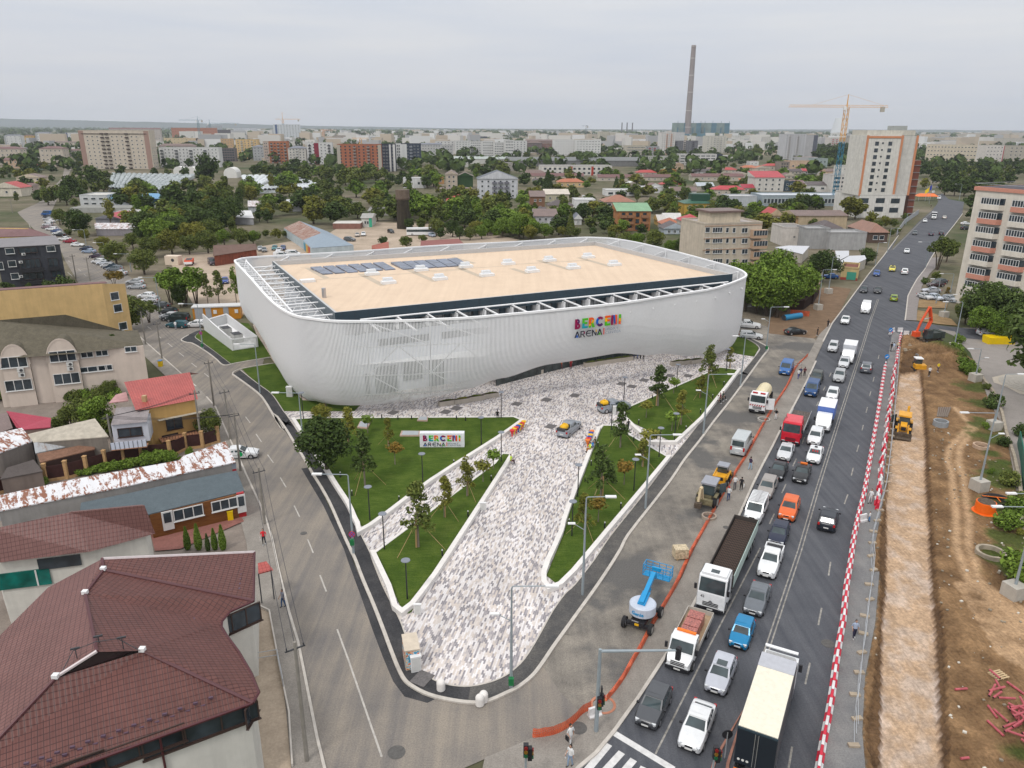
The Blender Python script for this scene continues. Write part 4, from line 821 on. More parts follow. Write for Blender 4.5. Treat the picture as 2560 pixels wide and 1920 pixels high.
for x,y,ty,c,hd,lb in((415,140,'sedan',(.03,.03,.04),176,'dark car next in front of the big blue van'),(415,160,'sedan',SIL,176,'silver car third from the big blue van'),(428,180,'sedan',WHT,176,'white car fourth from the big blue van'),(412,206,'hatch',LSIL,176,'pale silver car just above the mauve one'),(405,230,'sedan',(.25,.17,.19),176,'mauve brown car in the upper row'),(447,245,'estate',WHT,176,'white estate directly in front of the mauve brown car'),(485,265,'hatch',(.05,.09,.22),176,'blue hatchback between two white cars'),(505,283,'sedan',WHT,176,'white car just above the black one'),(518,296,'sedan',BLK,176,'black car at the end of the upper row'),(558,330,'sedan',WHT,178,'white car next to the dark red one'),(600,352,'sedan',(.32,.01,.03),178,'dark red sedan'),(670,382,'sedan',WHT,-4,'white sedan alone in front of the dark red one'),(742,415,'hatch',(.02,.03,.07),176,'dark blue car hidden behind the pale blue sedan'),(768,438,'sedan',(.35,.45,.62),176,'pale blue sedan'),(828,480,'hatch',(.04,.02,.045),176,'dark plum hatchback'),(880,500,'sedan',(.2,.19,.18),178,'grey brown car behind two white ones'),(850,525,'hatch',WHT,178,'white hatchback between the plum and blue silver cars'),(900,540,'sedan',(.6,.64,.7),178,'long pale silver sedan in the middle row'),(930,560,'hatch',LSIL,178,'silver hatchback just above the dark teal one'),(955,575,'hatch',(.03,.05,.08),178,'dark teal hatchback'),(990,588,'suv',(.22,.25,.28),178,'blue grey car at the end of the middle row'),(1030,625,'sedan',LSIL,178,'silver car glimpsed under the orange leaved tree'),(1165,700,'sedan',(.5,.52,.54),178,'grey car behind the tree by the street lamp'),(1180,742,'sedan',(.4,.42,.44),178,'grey sedan in the open patch below the street lamp'),(1265,820,'hatch',WHT,176,'white hatchback below the empty bays'),(1305,855,'hatch',LSIL,176,'silver hatchback in front of the lower tree'),(1385,905,'sedan',(.04,.045,.05),176,'dark car with pale roof in the lower row'),(1452,957,'hatch',(.012,.014,.016),176,'shiny black hatchback in the lower row'),(1462,995,'hatch',LSIL,176,'pale silver hatchback in the lower row'),(1485,1012,'sedan',(.05,.055,.06),176,'dark sedan squeezed beside the black van')):
 car('e',x,y,ty,c,hd,lb+' on the left street',PK,PR)
car('e',408,112,'minibus',(.01,.08,.26),176,'big blue van at the top end of the left street row','van',cat='van');car('e',1535,1012,'van',(.02,.03,.03),174,'black van beside the white slatted enclosure','van',cat='van')
car('e',1530,1070,'estate',(.02,.10,.13),172,'teal estate car with a person in white beside it',PK);car('e',1690,1065,'hatch',WHT,186,'white hatchback touching the white slatted enclosure',PK)
c=car('f',2072,793,'sedan',WHT,8,'white car with a green door logo pulled onto the left kerb','taxi',cat='car');m=MB();m.Q0((.2,-.92,.75),(.2,-.9,.75),.32,n=16);Qc(c,'door_logo',m,Qb('m',(.0,.35,.1)))
for g,x,y,ty,c,hd,lb in(('e',1830,530,'van',(.045,.03,.05),-60,'dark purple van in the sandy yard'),('e',1905,507,'hatch',SIL,-70,'silver hatchback in the sandy yard'),('e',2135,472,'suv',(.05,.055,.06),-60,'dark car beside the white box van'),('e',1945,692,'hatch',(.02,.06,.28),-70,'blue hatchback alone in the sandy yard'),('A',555,240,'hatch',(.2,.21,.22),-70,'grey car behind the arena among scrap'),('A',500,225,'sedan',SIL,-70,'silver car against the brick sheds'),('A',700,215,'hatch',(.03,.18,.2),-80,'teal car near the rusty roofed workshop'),('A',762,245,'sedan',LSIL,-85,'silver sedan near the rusty roofed workshop'),('A',815,215,'hatch',(.02,.05,.18),-80,'navy hatchback near the rusty roofed workshop'),('A',790,315,'van',WHT,0,'white van roof seen above the arena rim'),('A',955,290,'van',WHT,0,'second white van roof above the arena rim'),('b',1165,1062,'hatch',BLK,-60,'black hatchback in the yard by the brick water tower'),('b',875,1092,'sedan',(.5,.43,.38),-80,'beige sedan in the far yard'),('b',928,1086,'sedan',WHT,-80,'white sedan beside the beige one'),('i',810,128,'suv',(.12,.13,.14),-20,'grey off-roader beside the blue roofed workshop'),('i',1520,92,'hatch',(.4,.45,.55),-60,'pale blue car beside the long white bus'),('i',1505,55,'hatch',(.15,.2,.3),-60,'blue car behind the long white bus')):
 car(g,x,y,ty,c,hd,lb,'van' if ty=='van' else PK,cat='van' if ty=='van' else 'car')
def Qv(g,x,y,zc,hd,Qk,name='lorry',cat='lorry',QM=None):return Qe(name,pos(g,x,y,zc,.02),Qk,cat,heading(hd),QM)
def cab(Q5,x,L_,W,H,mat,z0=.45,slope=.35,nose=0,glass_z=(.55,.88),deflector=0):
 "x=front; box cab with raked screen"
 w=W/2;zb=z0+(H-z0)*.52;m=MB()
 prof=[(x-L_,z0),(x,z0),(x+nose*.0,zb-.1),(x-slope*.1-nose*0,zb),(x-slope,H-.1),(x-slope-.25,H),(x-L_,H)]
 n=len(prof)
 m.Q1([[(a,-w*.96,b)for a,b in prof],[(a,-w,b)for a,b in prof],[(a,w,b)for a,b in prof],[(a,w*.96,b)for a,b in prof]])
 Qc(Q5,'cab',m,mat)
 if nose:
  m=MB();m.Q1([[(x,-w*.98,z0),(x,-w*.98,zb-.12),(x,w*.98,zb-.12),(x,w*.98,z0)],[(x+nose*.6,-w*.92,z0),(x+nose*.6,-w*.92,zb-.25),(x+nose*.6,w*.92,zb-.25),(x+nose*.6,w*.92,z0)],[(x+nose,-w*.8,z0),(x+nose,-w*.8,zb-.5),(x+nose,w*.8,zb-.5),(x+nose,w*.8,z0)]]);Qc(Q5,'bonnet',m,mat)
 m=MB();m.QZ([(x-slope*.15+.03,-w*.9,zb+.03),(x-slope*.15+.03,w*.9,zb+.03),(x-slope*.95+.03,w*.86,H-.18),(x-slope*.95+.03,-w*.86,H-.18)]);Qc(Q5,'windscreen',m,Qj)
 for s_ in(-1,1):
  m=MB();q=[(x-slope*.4-.1,s_*(w+.01),zb+.02),(x-L_*.62,s_*(w+.01),zb+.02),(x-L_*.62,s_*(w+.01),H-.3),(x-slope-.1,s_*(w+.01),H-.3)];m.QZ(q[::-1]if s_<0 else q);Qc(Q5,'side_window',m,Qj)
  m=MB();m.box((x-.05,s_*(w+.18),zb+.35),(.12,.22,.5));Qc(Q5,'mirror',m,QU)
  m=MB();m.box((x+nose+.01,s_*w*.72,z0+.18),(.06,w*.34,.18));Qc(Q5,'headlight',m,HEADL)
 m=MB();m.box((x+nose+.01,0,z0+.02),(.1,W*.95,.3));
 for k in Q3(3):m.box((x+nose*1.0+.015,0,z0+.35+k*.14),(.03,W*.55,.07))
 Qc(Q5,'bumper_and_grille',m,QU);m=MB();m.box((x+nose+.07,0,z0+.02),(.02,.5,.12));Qc(Q5,'number_plate',m,PLATE)
def QF(Q5,xs,w,r=.5):QG(Q5,[(x,s_*w)for x in xs for s_ in(-1,1)],r,.3)
c=Qv('p',1560,380,1.9,'D','white articulated lorry loaded with rusty steel mesh beside the orange net fence');WT=Qb('m',(.78,.79,.80),.35)
cab(c,1.1,2.2,2.45,3.55,WT,.5,.3);m=MB();m.box((-.1,0,3.62),(1.5,2.1,.25));m.box((.15,0,3.76),(.5,.7,.06),mi=1);Qc(c,'roof_fairing',m,[WT,Qj])
m=MB();m.box((-1.9,0,.85),(1.8,1.1,.35));Qc(c,'chassis',m,Xd)
RBOX=Qb('m',(.06,.05,.045),.8);TEAL=Qb('m',(.42,.52,.48),.6)
m=MB();Lt=11.6;x0=-2.0
m.box((x0-Lt/2,0,1.15),(Lt,2.45,.15));m.box((x0-Lt/2,-1.2,1.75),(Lt,.06,1.2));m.box((x0-Lt/2,1.2,1.75),(Lt,.06,1.2),mi=1);m.box((x0,0,1.8),(.08,2.45,1.3));m.box((x0-Lt,0,1.75),(.06,2.45,1.2));Qc(c,'trailer',m,[RBOX,TEAL])
m=MB();RB=Qb('m',(.10,.065,.05),.8)
m.box((x0-Lt/2,0,1.6),(Lt-.6,2.0,.75),mi=1)
for k in Q3(26):m.box((x0-.4-k*(Lt-.8)/25,0,2.02),(.06,2.05,.05))
for k in Q3(15):m.box((x0-Lt/2,-1+k*.143,2.05),(Lt-.7,.035,.05))
Qc(c,'steel_mesh_load',m,[RB,Qb('m',(.035,.03,.028),.9)]);QF(c,(.2,-1.7,-9.6,-10.9,-12.1),1.05)
m=MB();m.Q0((1.13,0,1.25),(1.16,0,1.25),.16,n=12);Qc(c,'badge',m,CHROME)
me=Qs('42',.35,QU);Q8('fleet_number',me,c,(1.13,-.9,1.55),rot=(R(90),0,R(90)))
c=Qv('p',1350,780,1.2,'D','white dropside truck carrying wrapped red brick pallets');cab(c,1.25,1.6,2.0,2.25,WT,.35,.55,.75)
BEDM=Qb('m',(.42,.30,.19),.8);m=MB();m.box((-2.5,0,.95),(4.9,2.1,.12),mi=1)
for s_ in(-1,1):m.box((-2.5,s_*1.07,1.2),(4.9,.06,.45))
m.box((-4.95,0,1.2),(.06,2.15,.45));m.box((-.05,0,1.5),(.08,2.15,1.1));Qc(c,'dropside_bed',m,[Qb('m',(.45,.42,.38),.7),BEDM])
BRK=Qb('m',(.50,.16,.13),.35,0,.6,.4,6);
for k in Q3(3):m=MB();m.box((-.9-k*1.15,.0,1.5),(1.05,1.25,1.0));Qc(c,'brick_pallet',m,BRK)
m=MB();m.box((-.25,0,2.32),(.25,1.5,.12));Qc(c,'beacon_bar',m,QX);QF(c,(1.2,-3.2),.95,.42)
pA=G('p',1955,1120,4.0);c=Qe('lorry',(pA.x,pA.y,.02),'large lorry with cream roof and black rear doors at the bottom of the boulevard','lorry',AWAY)
TARP=Qb('m',(.78,.73,.60),.6,0,.3,.06);m=MB();m.box((0,0,2.55),(8.0,2.5,2.9));m.box((0,0,4.02),(8.0,2.42,.06),mi=1);m.box((3.2,0,4.06),(1.6,2.44,.05),mi=2);Qc(c,'cargo_box',m,[Qb('m',(.07,.075,.085),.5),TARP,Qb('m',(.45,.46,.50),.5)])
for s_ in(-1,1):m=MB();m.box((-4.03,s_*.62,2.5),(.05,1.2,2.75));m.box((-4.07,s_*.1,2.5),(.04,.04,2.6),mi=1);Qc(c,'rear_door',m,[Qb('m',(.014,.02,.03),.4),CHROME])
m=MB();m.box((-4.02,0,3.92),(.1,2.5,.14));Qc(c,'door_header',m,NAVY)
m=MB();m.box((0,0,.85),(7.8,1.0,.3));m.box((-4.15,0,.62),(.15,2.3,.2));Qc(c,'chassis',m,Xd);m=MB();m.box((-4.3,0,.45),(.2,1.6,.25));Qc(c,'tail_lift',m,Qb('m',(.25,.12,.08)))
for s_ in(-1,1):
 m=MB();m.box((-4.2,s_*.95,.75),(.06,.42,.12));Qc(c,'tail_light',m,QX)
for k in Q3(3):m=MB();m.Q0((-4.08,.95-k*.27,1.5),(-4.1,.95-k*.27,1.5),.09,n=10);Qc(c,'sticker',m,PLATE)
cabm=MB();cabm.box((5.1,0,1.7),(1.9,2.4,2.4));cabm.Q1([[(4.6,-1.15,2.9),(4.6,1.15,2.9),(4.6,1.0,3.9),(4.6,-1.0,3.9)],[(5.6,-1.1,2.9),(5.6,1.1,2.9),(5.35,.9,3.2),(5.35,-.9,3.2)]]);cabm.Q0((5.1,-1.15,3.95),(5.1,1.15,3.95),.12);Qc(c,'cab',cabm,WT)
for s_ in(-1,1):m=MB();m.box((5.9,s_*1.4,2.2),(.15,.25,.6));Qc(c,'mirror',m,QU)
QF(c,(4.9,-2.0,-3.1),1.05)
c=Qv('n',528,620,2.0,'D','red lorry with a long empty timber flatbed');RED=Qb('m',(.55,.012,.03),.35);cab(c,1.2,2.1,2.4,3.2,RED,.5,.25)
m=MB();m.Q1([[(.5,-1.05,3.2),(.5,1.05,3.2),(-.8,1.1,3.2),(-.8,-1.1,3.2)],[(.1,-.8,3.5),(.1,.8,3.5),(-.8,1.05,3.8),(-.8,-1.05,3.8)]]);Qc(c,'roof_deflector',m,Qb('m',(.62,.10,.12),.5))
PLK=Qb('m',(.16,.13,.115),.8,0,.2,.3,3);m=MB()
for k in Q3(8):m.box((-5.6,-1.06+k*.303,1.25),(8.4,.26,.08))
for s_ in(-1,1):m.box((-5.6,s_*1.24,1.35),(8.4,.06,.4),mi=1)
m.box((-1.45,0,1.75),(.08,2.45,1.0),mi=1);Qc(c,'flatbed',m,[PLK,Qb('m',(.42,.42,.42),.6)])
m=MB();m.box((-4.2,0,.9),(9,1,.3));Qc(c,'chassis',m,Xd);QF(c,(.2,-6.2,-7.5),1.05)
def Qw(g,x,y,lab,side,Lb=4.2,H=3.0,cabH=2.3):
 c=Qv(g,x,y,2.0,'D',lab);cab(c,2.7,1.7,2.0,cabH,WT,.4,.6,.7)
 m=MB();m.box((-1.3,0,(.9+H)/2),(Lb,2.2,H-.9),top=1);Qc(c,'cargo_box',m,[side,WT]);m=MB();m.box((0,0,.7),(5,.9,.25));Qc(c,'chassis',m,Xd);QF(c,(2.5,-2.2),.9,.38);return c
Qw('n',772,495,'white box truck with blue sides between the white hatchback and white estate',Qb('m',(.10,.18,.50),.5))
Qw('n',943,40,'white box truck with a plain white body farther up the queue',Qb('m',(.5,.52,.56),.5))
c=Qw('r',835,1085,'small truck with dark front and white box top far up the boulevard',QU)
c=Qw('e',2052,470,'white box van parked by the brick sheds',WT);c.rotation_euler.z=R(-70)
c=Qv('n',298,385,1.9,'D','white tanker truck with a cream tank and open door on the roadworks');cab(c,2.6,1.9,2.35,3.0,WT,.5,.2)
TNK=Qb('m',(.72,.62,.40),.4);m=MB();rr=[]
for k in Q3(11):t=-1+2*k/10;r_=1.05*(1-abs(t)**8*.35);rr.append([(-1.6+t*2.4,r_*math.cos(a),2.15+r_*math.sin(a))for a in[2*math.pi*j/16 for j in Q3(16)]])
m.Q1(rr);Qc(c,'tank',m,TNK);m=MB();m.box((-1,0,.85),(6.5,1,.35));m.box((-4.1,0,1.2),(.3,2.2,.9));Qc(c,'chassis',m,Xd)
for s_ in(-1,1):m=MB();m.box((2.0,s_*.55,3.12),(.3,.7,.16));Qc(c,'beacon',m,TAILL)
m=MB()
for k in Q3(7):m.QZ([(2.66,-1.1+k*.32,1.25),(2.66,-.95+k*.32,1.25),(2.66,-.83+k*.32,1.5),(2.66,-.98+k*.32,1.5)])
Qc(c,'warning_stripes',m,TAILL);m=MB();m.box((2.1,1.75,1.7),(.1,1.1,1.7),.3);m.box((2.05,1.75,2.1),(.12,.8,.7),.3,1);Qc(c,'open_door',m,[WT,Qj]);QF(c,(1.9,-2.2,-3.5),1.0)
JY=Qb('m',(.75,.36,.02),.45,0,.4,.15,2);QW=Qb('m',(.13,.10,.075),.9,0,.2,.3,3)
def Qu(g,x,y,hd,lab,ym,base=0.,old=False):
 c=Qe('backhoe_loader',pos(g,x,y,1.4,base),lab,'backhoe loader',heading(hd))
 m=MB();m.box((.6,0,1.15),(2.9,.9,.75));m.Q1([[(1.2,-.45,1.5),(1.2,.45,1.5),(1.2,.42,1.95),(1.2,-.42,1.95)],[(2.4,-.4,1.4),(2.4,.4,1.4),(2.4,.36,1.7),(2.4,-.36,1.7)]]);m.box((2.42,0,1.35),(.06,.6,.5),mi=1);Qc(c,'bonnet',m,[ym,QU])
 m=MB();m.Q1([[(1.1,-.7,1.4),(1.1,.7,1.4),(-.9,.75,1.4),(-.9,-.75,1.4)],[(.95,-.65,2.6),(.95,.65,2.6),(-.85,.7,2.6),(-.85,-.7,2.6)]]);Qc(c,'cab_glass',m,Qj)
 m=MB();m.box((.05,0,2.72),(2.15,1.65,.2));Qc(c,'cab_roof',m,ym if not old else Qb('m',(.3,.31,.35),.5))
 for s_ in(-1,1):m=MB();m.box((-.8,s_*.95,1.5),(1.2,.35,.12));m.box((1.7,s_*.85,1.2),(.9,.3,.1));Qc(c,'mudguard',m,ym);
 for s_ in(-1,1):m=MB();m.Q0((1.0,s_*.62,1.5),(2.4,s_*.62,1.0),.1);m.Q0((2.4,s_*.62,1.0),(3.0,s_*.7,.5),.1);Qc(c,'loader_arm',m,ym)
 m=MB();pr=[(3.0,.95),(2.95,.15),(3.55,.1),(3.6,.2),(3.1,.35),(3.12,.95)];m.Q1([[(a,-1.15,b)for a,b in pr],[(a,1.15,b)for a,b in pr]]);Qc(c,'loader_bucket',m,QW)
 m=MB();m.box((-1.9,.1,1.0),(.5,1.8,.6));Qc(c,'rear_frame',m,ym);
 m=MB();m.path([(-1.9,.3,1.2),(-2.6,.35,3.0),(-2.9,.4,2.9)],.17);m.path([(-2.9,.4,2.9),(-3.2,.45,1.5)],.14);Qc(c,'boom',m,ym if not old else Qb('m',(.62,.5,.32),.5));m=MB();m.box((-3.2,.45,1.1),(.6,.7,.6));Qc(c,'digging_bucket',m,QW)
 m=MB();m.box((.4,-1.35,2.0),(.08,.9,1.1),.9);Qc(c,'open_door',m,Qj)
 QG(c,[(-.85,-.95),(-.85,.95)],.72,.42);QG(c,[(1.75,-.9),(1.75,.9)],.48,.32);return c
Qu('n',1345,540,'D','yellow backhoe loader with raised boom working in the long trench',JY,-.7)
Qu('m',1845,1275,'U','muddy old backhoe with a cream boom parked on the roadworks',Qb('m',(.22,.19,.11),.7,0,.3,.3,2),0,True)
c=Qe('skid_loader',pos('m',1955,1130,1.1,0),'compact yellow skid loader beside the orange net fence','loader',AWAY)
m=MB();m.box((-.7,0,1.0),(1.5,1.3,.9));m.box((-1.46,0,1.2),(.05,.8,.4),mi=1);Qc(c,'engine_cover',m,[JY,QU]);m=MB();m.box((.3,0,1.7),(1.1,1.1,1.1));Qc(c,'cab_glass',m,Qj);m=MB();m.box((.25,0,2.33),(1.3,1.3,.16));Qc(c,'cab_roof',m,Qb('m',(.3,.31,.35),.5))
for s_ in(-1,1):m=MB();m.path([(-1.3,s_*.78,1.3),(.6,s_*.78,1.5),(1.5,s_*.78,.6)],.12);Qc(c,'lift_arm',m,JY)
m=MB();m.box((1.8,0,.45),(.6,1.9,.6));Qc(c,'bucket',m,QW);QG(c,[(-.7,-.8),(-.7,.8),(.6,-.8),(.6,.8)],.42,.3)
c=Qe('mini_excavator',pos('K',1155,1190,1.2,-.5),'small yellow excavator with a white roof in the trench head','excavator',R(80))
for s_ in(-1,1):
 m=MB();m.Q1([[(-1.1,s_*.75-.2,.25),(-.9,s_*.75-.2,0.02),(.9,s_*.75-.2,.02),(1.1,s_*.75-.2,.25),(.9,s_*.75-.2,.5),(-.9,s_*.75-.2,.5)],[(-1.1,s_*.75+.2,.25),(-.9,s_*.75+.2,.02),(.9,s_*.75+.2,.02),(1.1,s_*.75+.2,.25),(.9,s_*.75+.2,.5),(-.9,s_*.75+.2,.5)]]);Qc(c,'track',m,QU)
m=MB();m.box((-.5,0,.95),(1.4,1.8,.75));Qc(c,'counterweight',m,JY);m=MB();m.box((.2,.2,1.6),(1.1,1.1,1.2));Qc(c,'cab_glass',m,Qj);m=MB();m.box((.15,.2,2.28),(1.4,1.3,.14));Qc(c,'cab_roof',m,WT)
m=MB();m.path([(.8,-.2,.9),(1.9,-.2,2.4),(2.9,-.2,2.2)],.13);m.path([(2.9,-.2,2.2),(3.0,-.2,.7)],.1);Qc(c,'boom',m,Qb('m',(.2,.2,.2)));m=MB();m.box((3.0,-.2,.5),(.5,.6,.5));Qc(c,'bucket',m,QW)
c=Qe('excavator',pos('K',1350,700,1.2,0),'large dark wheeled excavator with folded orange boom at the end of the barriers','excavator',R(195))
ORB=Qb('m',(.75,.09,.02),.5,0,.4,.1);DKG=Qb('m',(.03,.04,.035),.6)
m=MB();m.box((0,0,1.0),(4.6,1.5,.5));m.box((2.1,0,.7),(.5,2.4,.5));m.box((-2.1,0,.7),(.5,2.4,.5));Qc(c,'undercarriage',m,QW)
m=MB();m.box((-.9,0,1.9),(3.0,2.4,1.1));m.box((-2.1,0,1.9),(.8,2.5,1.3));Qc(c,'upper_body',m,DKG);m=MB();m.box((1.1,.75,2.2),(1.4,1.0,1.6));Qc(c,'cab_glass',m,Qj);m=MB();m.box((1.1,.75,3.05),(1.5,1.1,.1));Qc(c,'cab_roof',m,DKG)
m=MB()
for s_ in(-.22,.22):m.path([(1.0,-.3+s_,2.2),(.0,-.3+s_,4.6),(.9,-.3+s_,7.4)],.2,5)
Qc(c,'boom',m,ORB);m=MB();m.path([(.9,-.3,7.4),(2.4,-.3,4.4),(2.9,-.3,2.6)],.24,5);Qc(c,'stick',m,ORB);m=MB();m.Q0((.3,-.3,5.2),(2.2,-.3,4.9),.1);Qc(c,'hydraulic_ram',m,CHROME);m=MB();m.box((3.0,-.3,2.1),(1.1,1.1,1.0));Qc(c,'grab_bucket',m,ORB)
QF(c,(1.5,-1.5),1.05,.52)
for sx in(2.2,-2.2):
 for s_ in(-1,1):m=MB();m.Q0((sx,s_*1.1,.8),(sx*1.15,s_*1.5,.1),.12);m.box((sx*1.15,s_*1.5,.08),(.5,.5,.12));Qc(c,'outrigger',m,DKG)
BLU=Qb('m',(.01,.28,.58),.4);LG=Qb('m',(.52,.57,.66),.35)
pb=pos('I',480,1420,.5,0);c=Qe('boom_lift',pos('I',560,1240,1.0,0),'blue and grey boom lift with a basket standing on the roadworks','boom lift',R(62))
m=MB();m.box((0,0,.75),(3.2,1.2,.4));m.box((-1.35,0,.6),(.35,2.2,.25));m.box((1.35,0,.6),(.35,2.2,.25));Qc(c,'chassis',m,QU);QG(c,[(sx,s_*1.15)for sx in(-1.35,1.35)for s_ in(-1,1)],.5,.36)
m=MB();m.Q0((-.2,0,.95),(-.2,0,1.2),1.0,1.1,24);Qc(c,'turntable',m,QU);m=MB();m.Q0((-.2,0,1.2),(-.2,0,2.0),1.13,1.13,28,cap=True);m.Q0((-.2,0,2.0),(-.2,0,2.1),1.13,1.0,28);Qc(c,'counterweight_hood',m,LG)
bd=Matrix.Rotation(R(4),3,'Z')@Qa((1,0,0))
m=MB();a0=Qa((-.7,0,2.15));a1=a0+bd*4.2+Qa((0,0,.55));
for s_ in(-.25,.25):m.Q0(a0+Qa((0,s_,0)),a0+bd*1.8+Qa((0,s_,.1)),.12,n=4)
m.Q0(a0+Qa((0,0,.1)),a1,.26,n=4);m.Q0(a0+bd*.4-Qa((0,0,.2)),a0+bd*3-Qa((0,0,.3)),.18,n=4);Qc(c,'boom_arm',m,BLU)
m=MB();m.Q0(a1,a1+bd*.9-Qa((0,0,1.0)),.16,n=4);Qc(c,'jib',m,BLU)
m=MB();bc=a1+bd*1.7-Qa((0,0,.9));X2=.45;Y2=1.25
m.box((bc.x,bc.y,bc.z-.35),(X2*2,Y2*2,.06))
for z_ in(.05,.4,.75):
 for q0,q1 in(((-X2,-Y2),(X2,-Y2)),((X2,-Y2),(X2,Y2)),((X2,Y2),(-X2,Y2)),((-X2,Y2),(-X2,-Y2))):m.Q0(bc+Qa((*q0,z_)),bc+Qa((*q1,z_)),.035,n=5)
for sx in(-X2,X2):
 for k in Q3(5):yy=-Y2+k*Y2/2;m.Q0(bc+Qa((sx,yy,-.35)),bc+Qa((sx,yy,.75)),.035,n=5)
m.box((bc.x-X2,bc.y,bc.z+.6),(.2,.8,.35));Qc(c,'basket',m,BLU)
me=Qs('Genie',.52,BLU,.012,.012)
for v in me.vertices:
 x_,y_,z_=v.co;x_*=.85;y_*=.85;th_=(x_-.62)/1.13;rr_=1.15+z_;v.co=Qa((-.2-rr_*math.cos(th_),-rr_*math.sin(th_),1.42+y_))
Q8('lettering',me,c);me=Qs('mateco',.2,QV,.004);Q8('lettering',me,c,(-1.62,.45,1.0),rot=(R(90),0,R(-90)))
m=MB();m.box((-1.62,.0,.75),(.03,.35,.2));Qc(c,'sticker',m,YEL)
c=Qe('container_box',pos('e',1500,520,1.3,0),'cream box container body with a dark emblem in the sandy yard','container',R(-6));m=MB();m.box((0,0,1.35),(4.2,2.6,2.7));Qc(c,'shell',m,Qb('m',(.72,.6,.48),.6));m=MB();m.Q0((.4,-1.31,1.5),(.4,-1.33,1.5),.5,n=16);Qc(c,'emblem',m,Xd);m=MB();m.box((-2.11,0,1.3),(.04,1.8,2.0));Qc(c,'opening',m,Xd)
c=Qv('e',1635,530,1.0,-75,'orange tipper truck body in the sandy yard','tipper_truck','truck');m=MB();m.box((0,0,1.2),(4.6,2.2,.9));m.box((0,0,1.62),(4.0,1.8,.1),mi=1);m.box((2.6,0,.9),(1.0,2.2,.6),mi=2);Qc(c,'tipper_body',m,[ORB,Xd,WT]);QF(c,(1.4,-1.4),.95,.42)
c=Qv('i',1430,66,1.4,5,'long white bus roof beside the dark red sheds','bus','bus');m=MB();m.box((0,0,1.6),(11.5,2.5,2.6));m.box((0,0,1.9),(11.3,2.54,.9),mi=1);Qc(c,'body',m,[WT,Qj]);QF(c,(3.8,-3.6),1.1)
# ================= buildings
WINM={};Q7=[]
WFR=Qb('m',(.68,.68,.67),.5);DFR=Qb('m',(.05,.03,.025),.5)
def Qt(w_,h,nm=1,fr='w',depth=.06):
 w_=round(w_,1);h=round(h,1);k=(w_,h,nm,fr)
 if k not in WINM:
  m=MB();m.box((0,-.02,0),(w_-.1,.04,h-.1),mi=1);f=.09 if w_>.8 else .07
  if fr!='n':
   for z in(-h/2+f/2,h/2-f/2):m.box((0,-.045,z),(w_,.09,f))
   for i in Q3(nm+1):x=-w_/2+f/2+(w_-f)*i/nm;m.box((x,-.04,0),(f,.08,h-2*f))
   m.box((0,-.09,-h/2-.03),(w_+.15,.18,.05))
  WINM[k]=m.mesh('window',[WFR if fr=='w' else DFR,Xb])
 return WINM[k]
class Xf:
 "a vertical wall face seen from the camera, for hanging windows, balconies and doors"
 def __init__(s,Q5,A,B,z0=0.):
  s.Q5=Q5;s.A=Qa((A.x,A.y,0));s.B=Qa((B.x,B.y,0));d=(s.B-s.A);s.len=d.length;d.normalize();n=Qa((-d.y,d.x,0))
  if n.dot(CP-s.A)<0:n=-n
  s.n=n;s.d=Qa((-n.y,n.x,0));s.d=-(n.cross(Qa((0,0,1))));s.ang=math.atan2(s.d.y,s.d.x);s.dir=d;s.z0=z0
 def put(s,me,name,t,z,out=.0,Qk=None):
  p=s.A+s.dir*t+s.n*(.01+out);l=Qa(s.Q5.location);return Q8(name,me,s.Q5,(p.x-l.x,p.y-l.y,z-l.z),s.ang,Qk)
 def putpx(s,me,name,g,x,y,out=0.,Qk=None):
  q=Qq(s.A,s.B,g,x,y);return s.put(me,name,(q-s.A).dot(s.dir),q.z,out,Qk)
 def win(s,g,x,y,w_,h,nm=2,fr='w',name='window'):return s.putpx(Qt(w_,h,nm,fr),name,g,x,y)
 def grid(s,rows,cols,z0,zh,w_,h,nm=1,fr='w',m0=1.2,cap=96,skip=None):
  "rows of windows; returns how many"
  k=0
  for r_ in Q3(rows):
   for c in Q3(cols):
    if skip and c in skip:continue
    if k>=cap:break
    t=m0+(s.len-2*m0)*(c+.5)/cols;s.put(Qt(w_,h,nm,fr),'window',t,z0+zh*(r_+.55));k+=1
  return k
 def balc(s,rows,cols,z0,zh,w_,mat,m0=1.2,which=None,dep=1.1,h=1.0):
  k=('bal',round(w_,1),mat.name,h)
  if k not in WINM:
   m=MB();m.box((0,-dep/2,-.06),(w_,dep,.12));m.box((0,-dep+.04,h/2),(w_,.08,h));
   for q in(-1,1):m.box((q*(w_/2-.04),-dep/2,h/2),(.08,dep,h))
   WINM[k]=m.mesh('balcony',mat)
  for r_ in Q3(rows):
   for c in Q3(cols):
    if which and c not in which:continue
    s.put(WINM[k],'balcony',m0+(s.len-2*m0)*(c+.5)/cols,z0+zh*r_+.2)
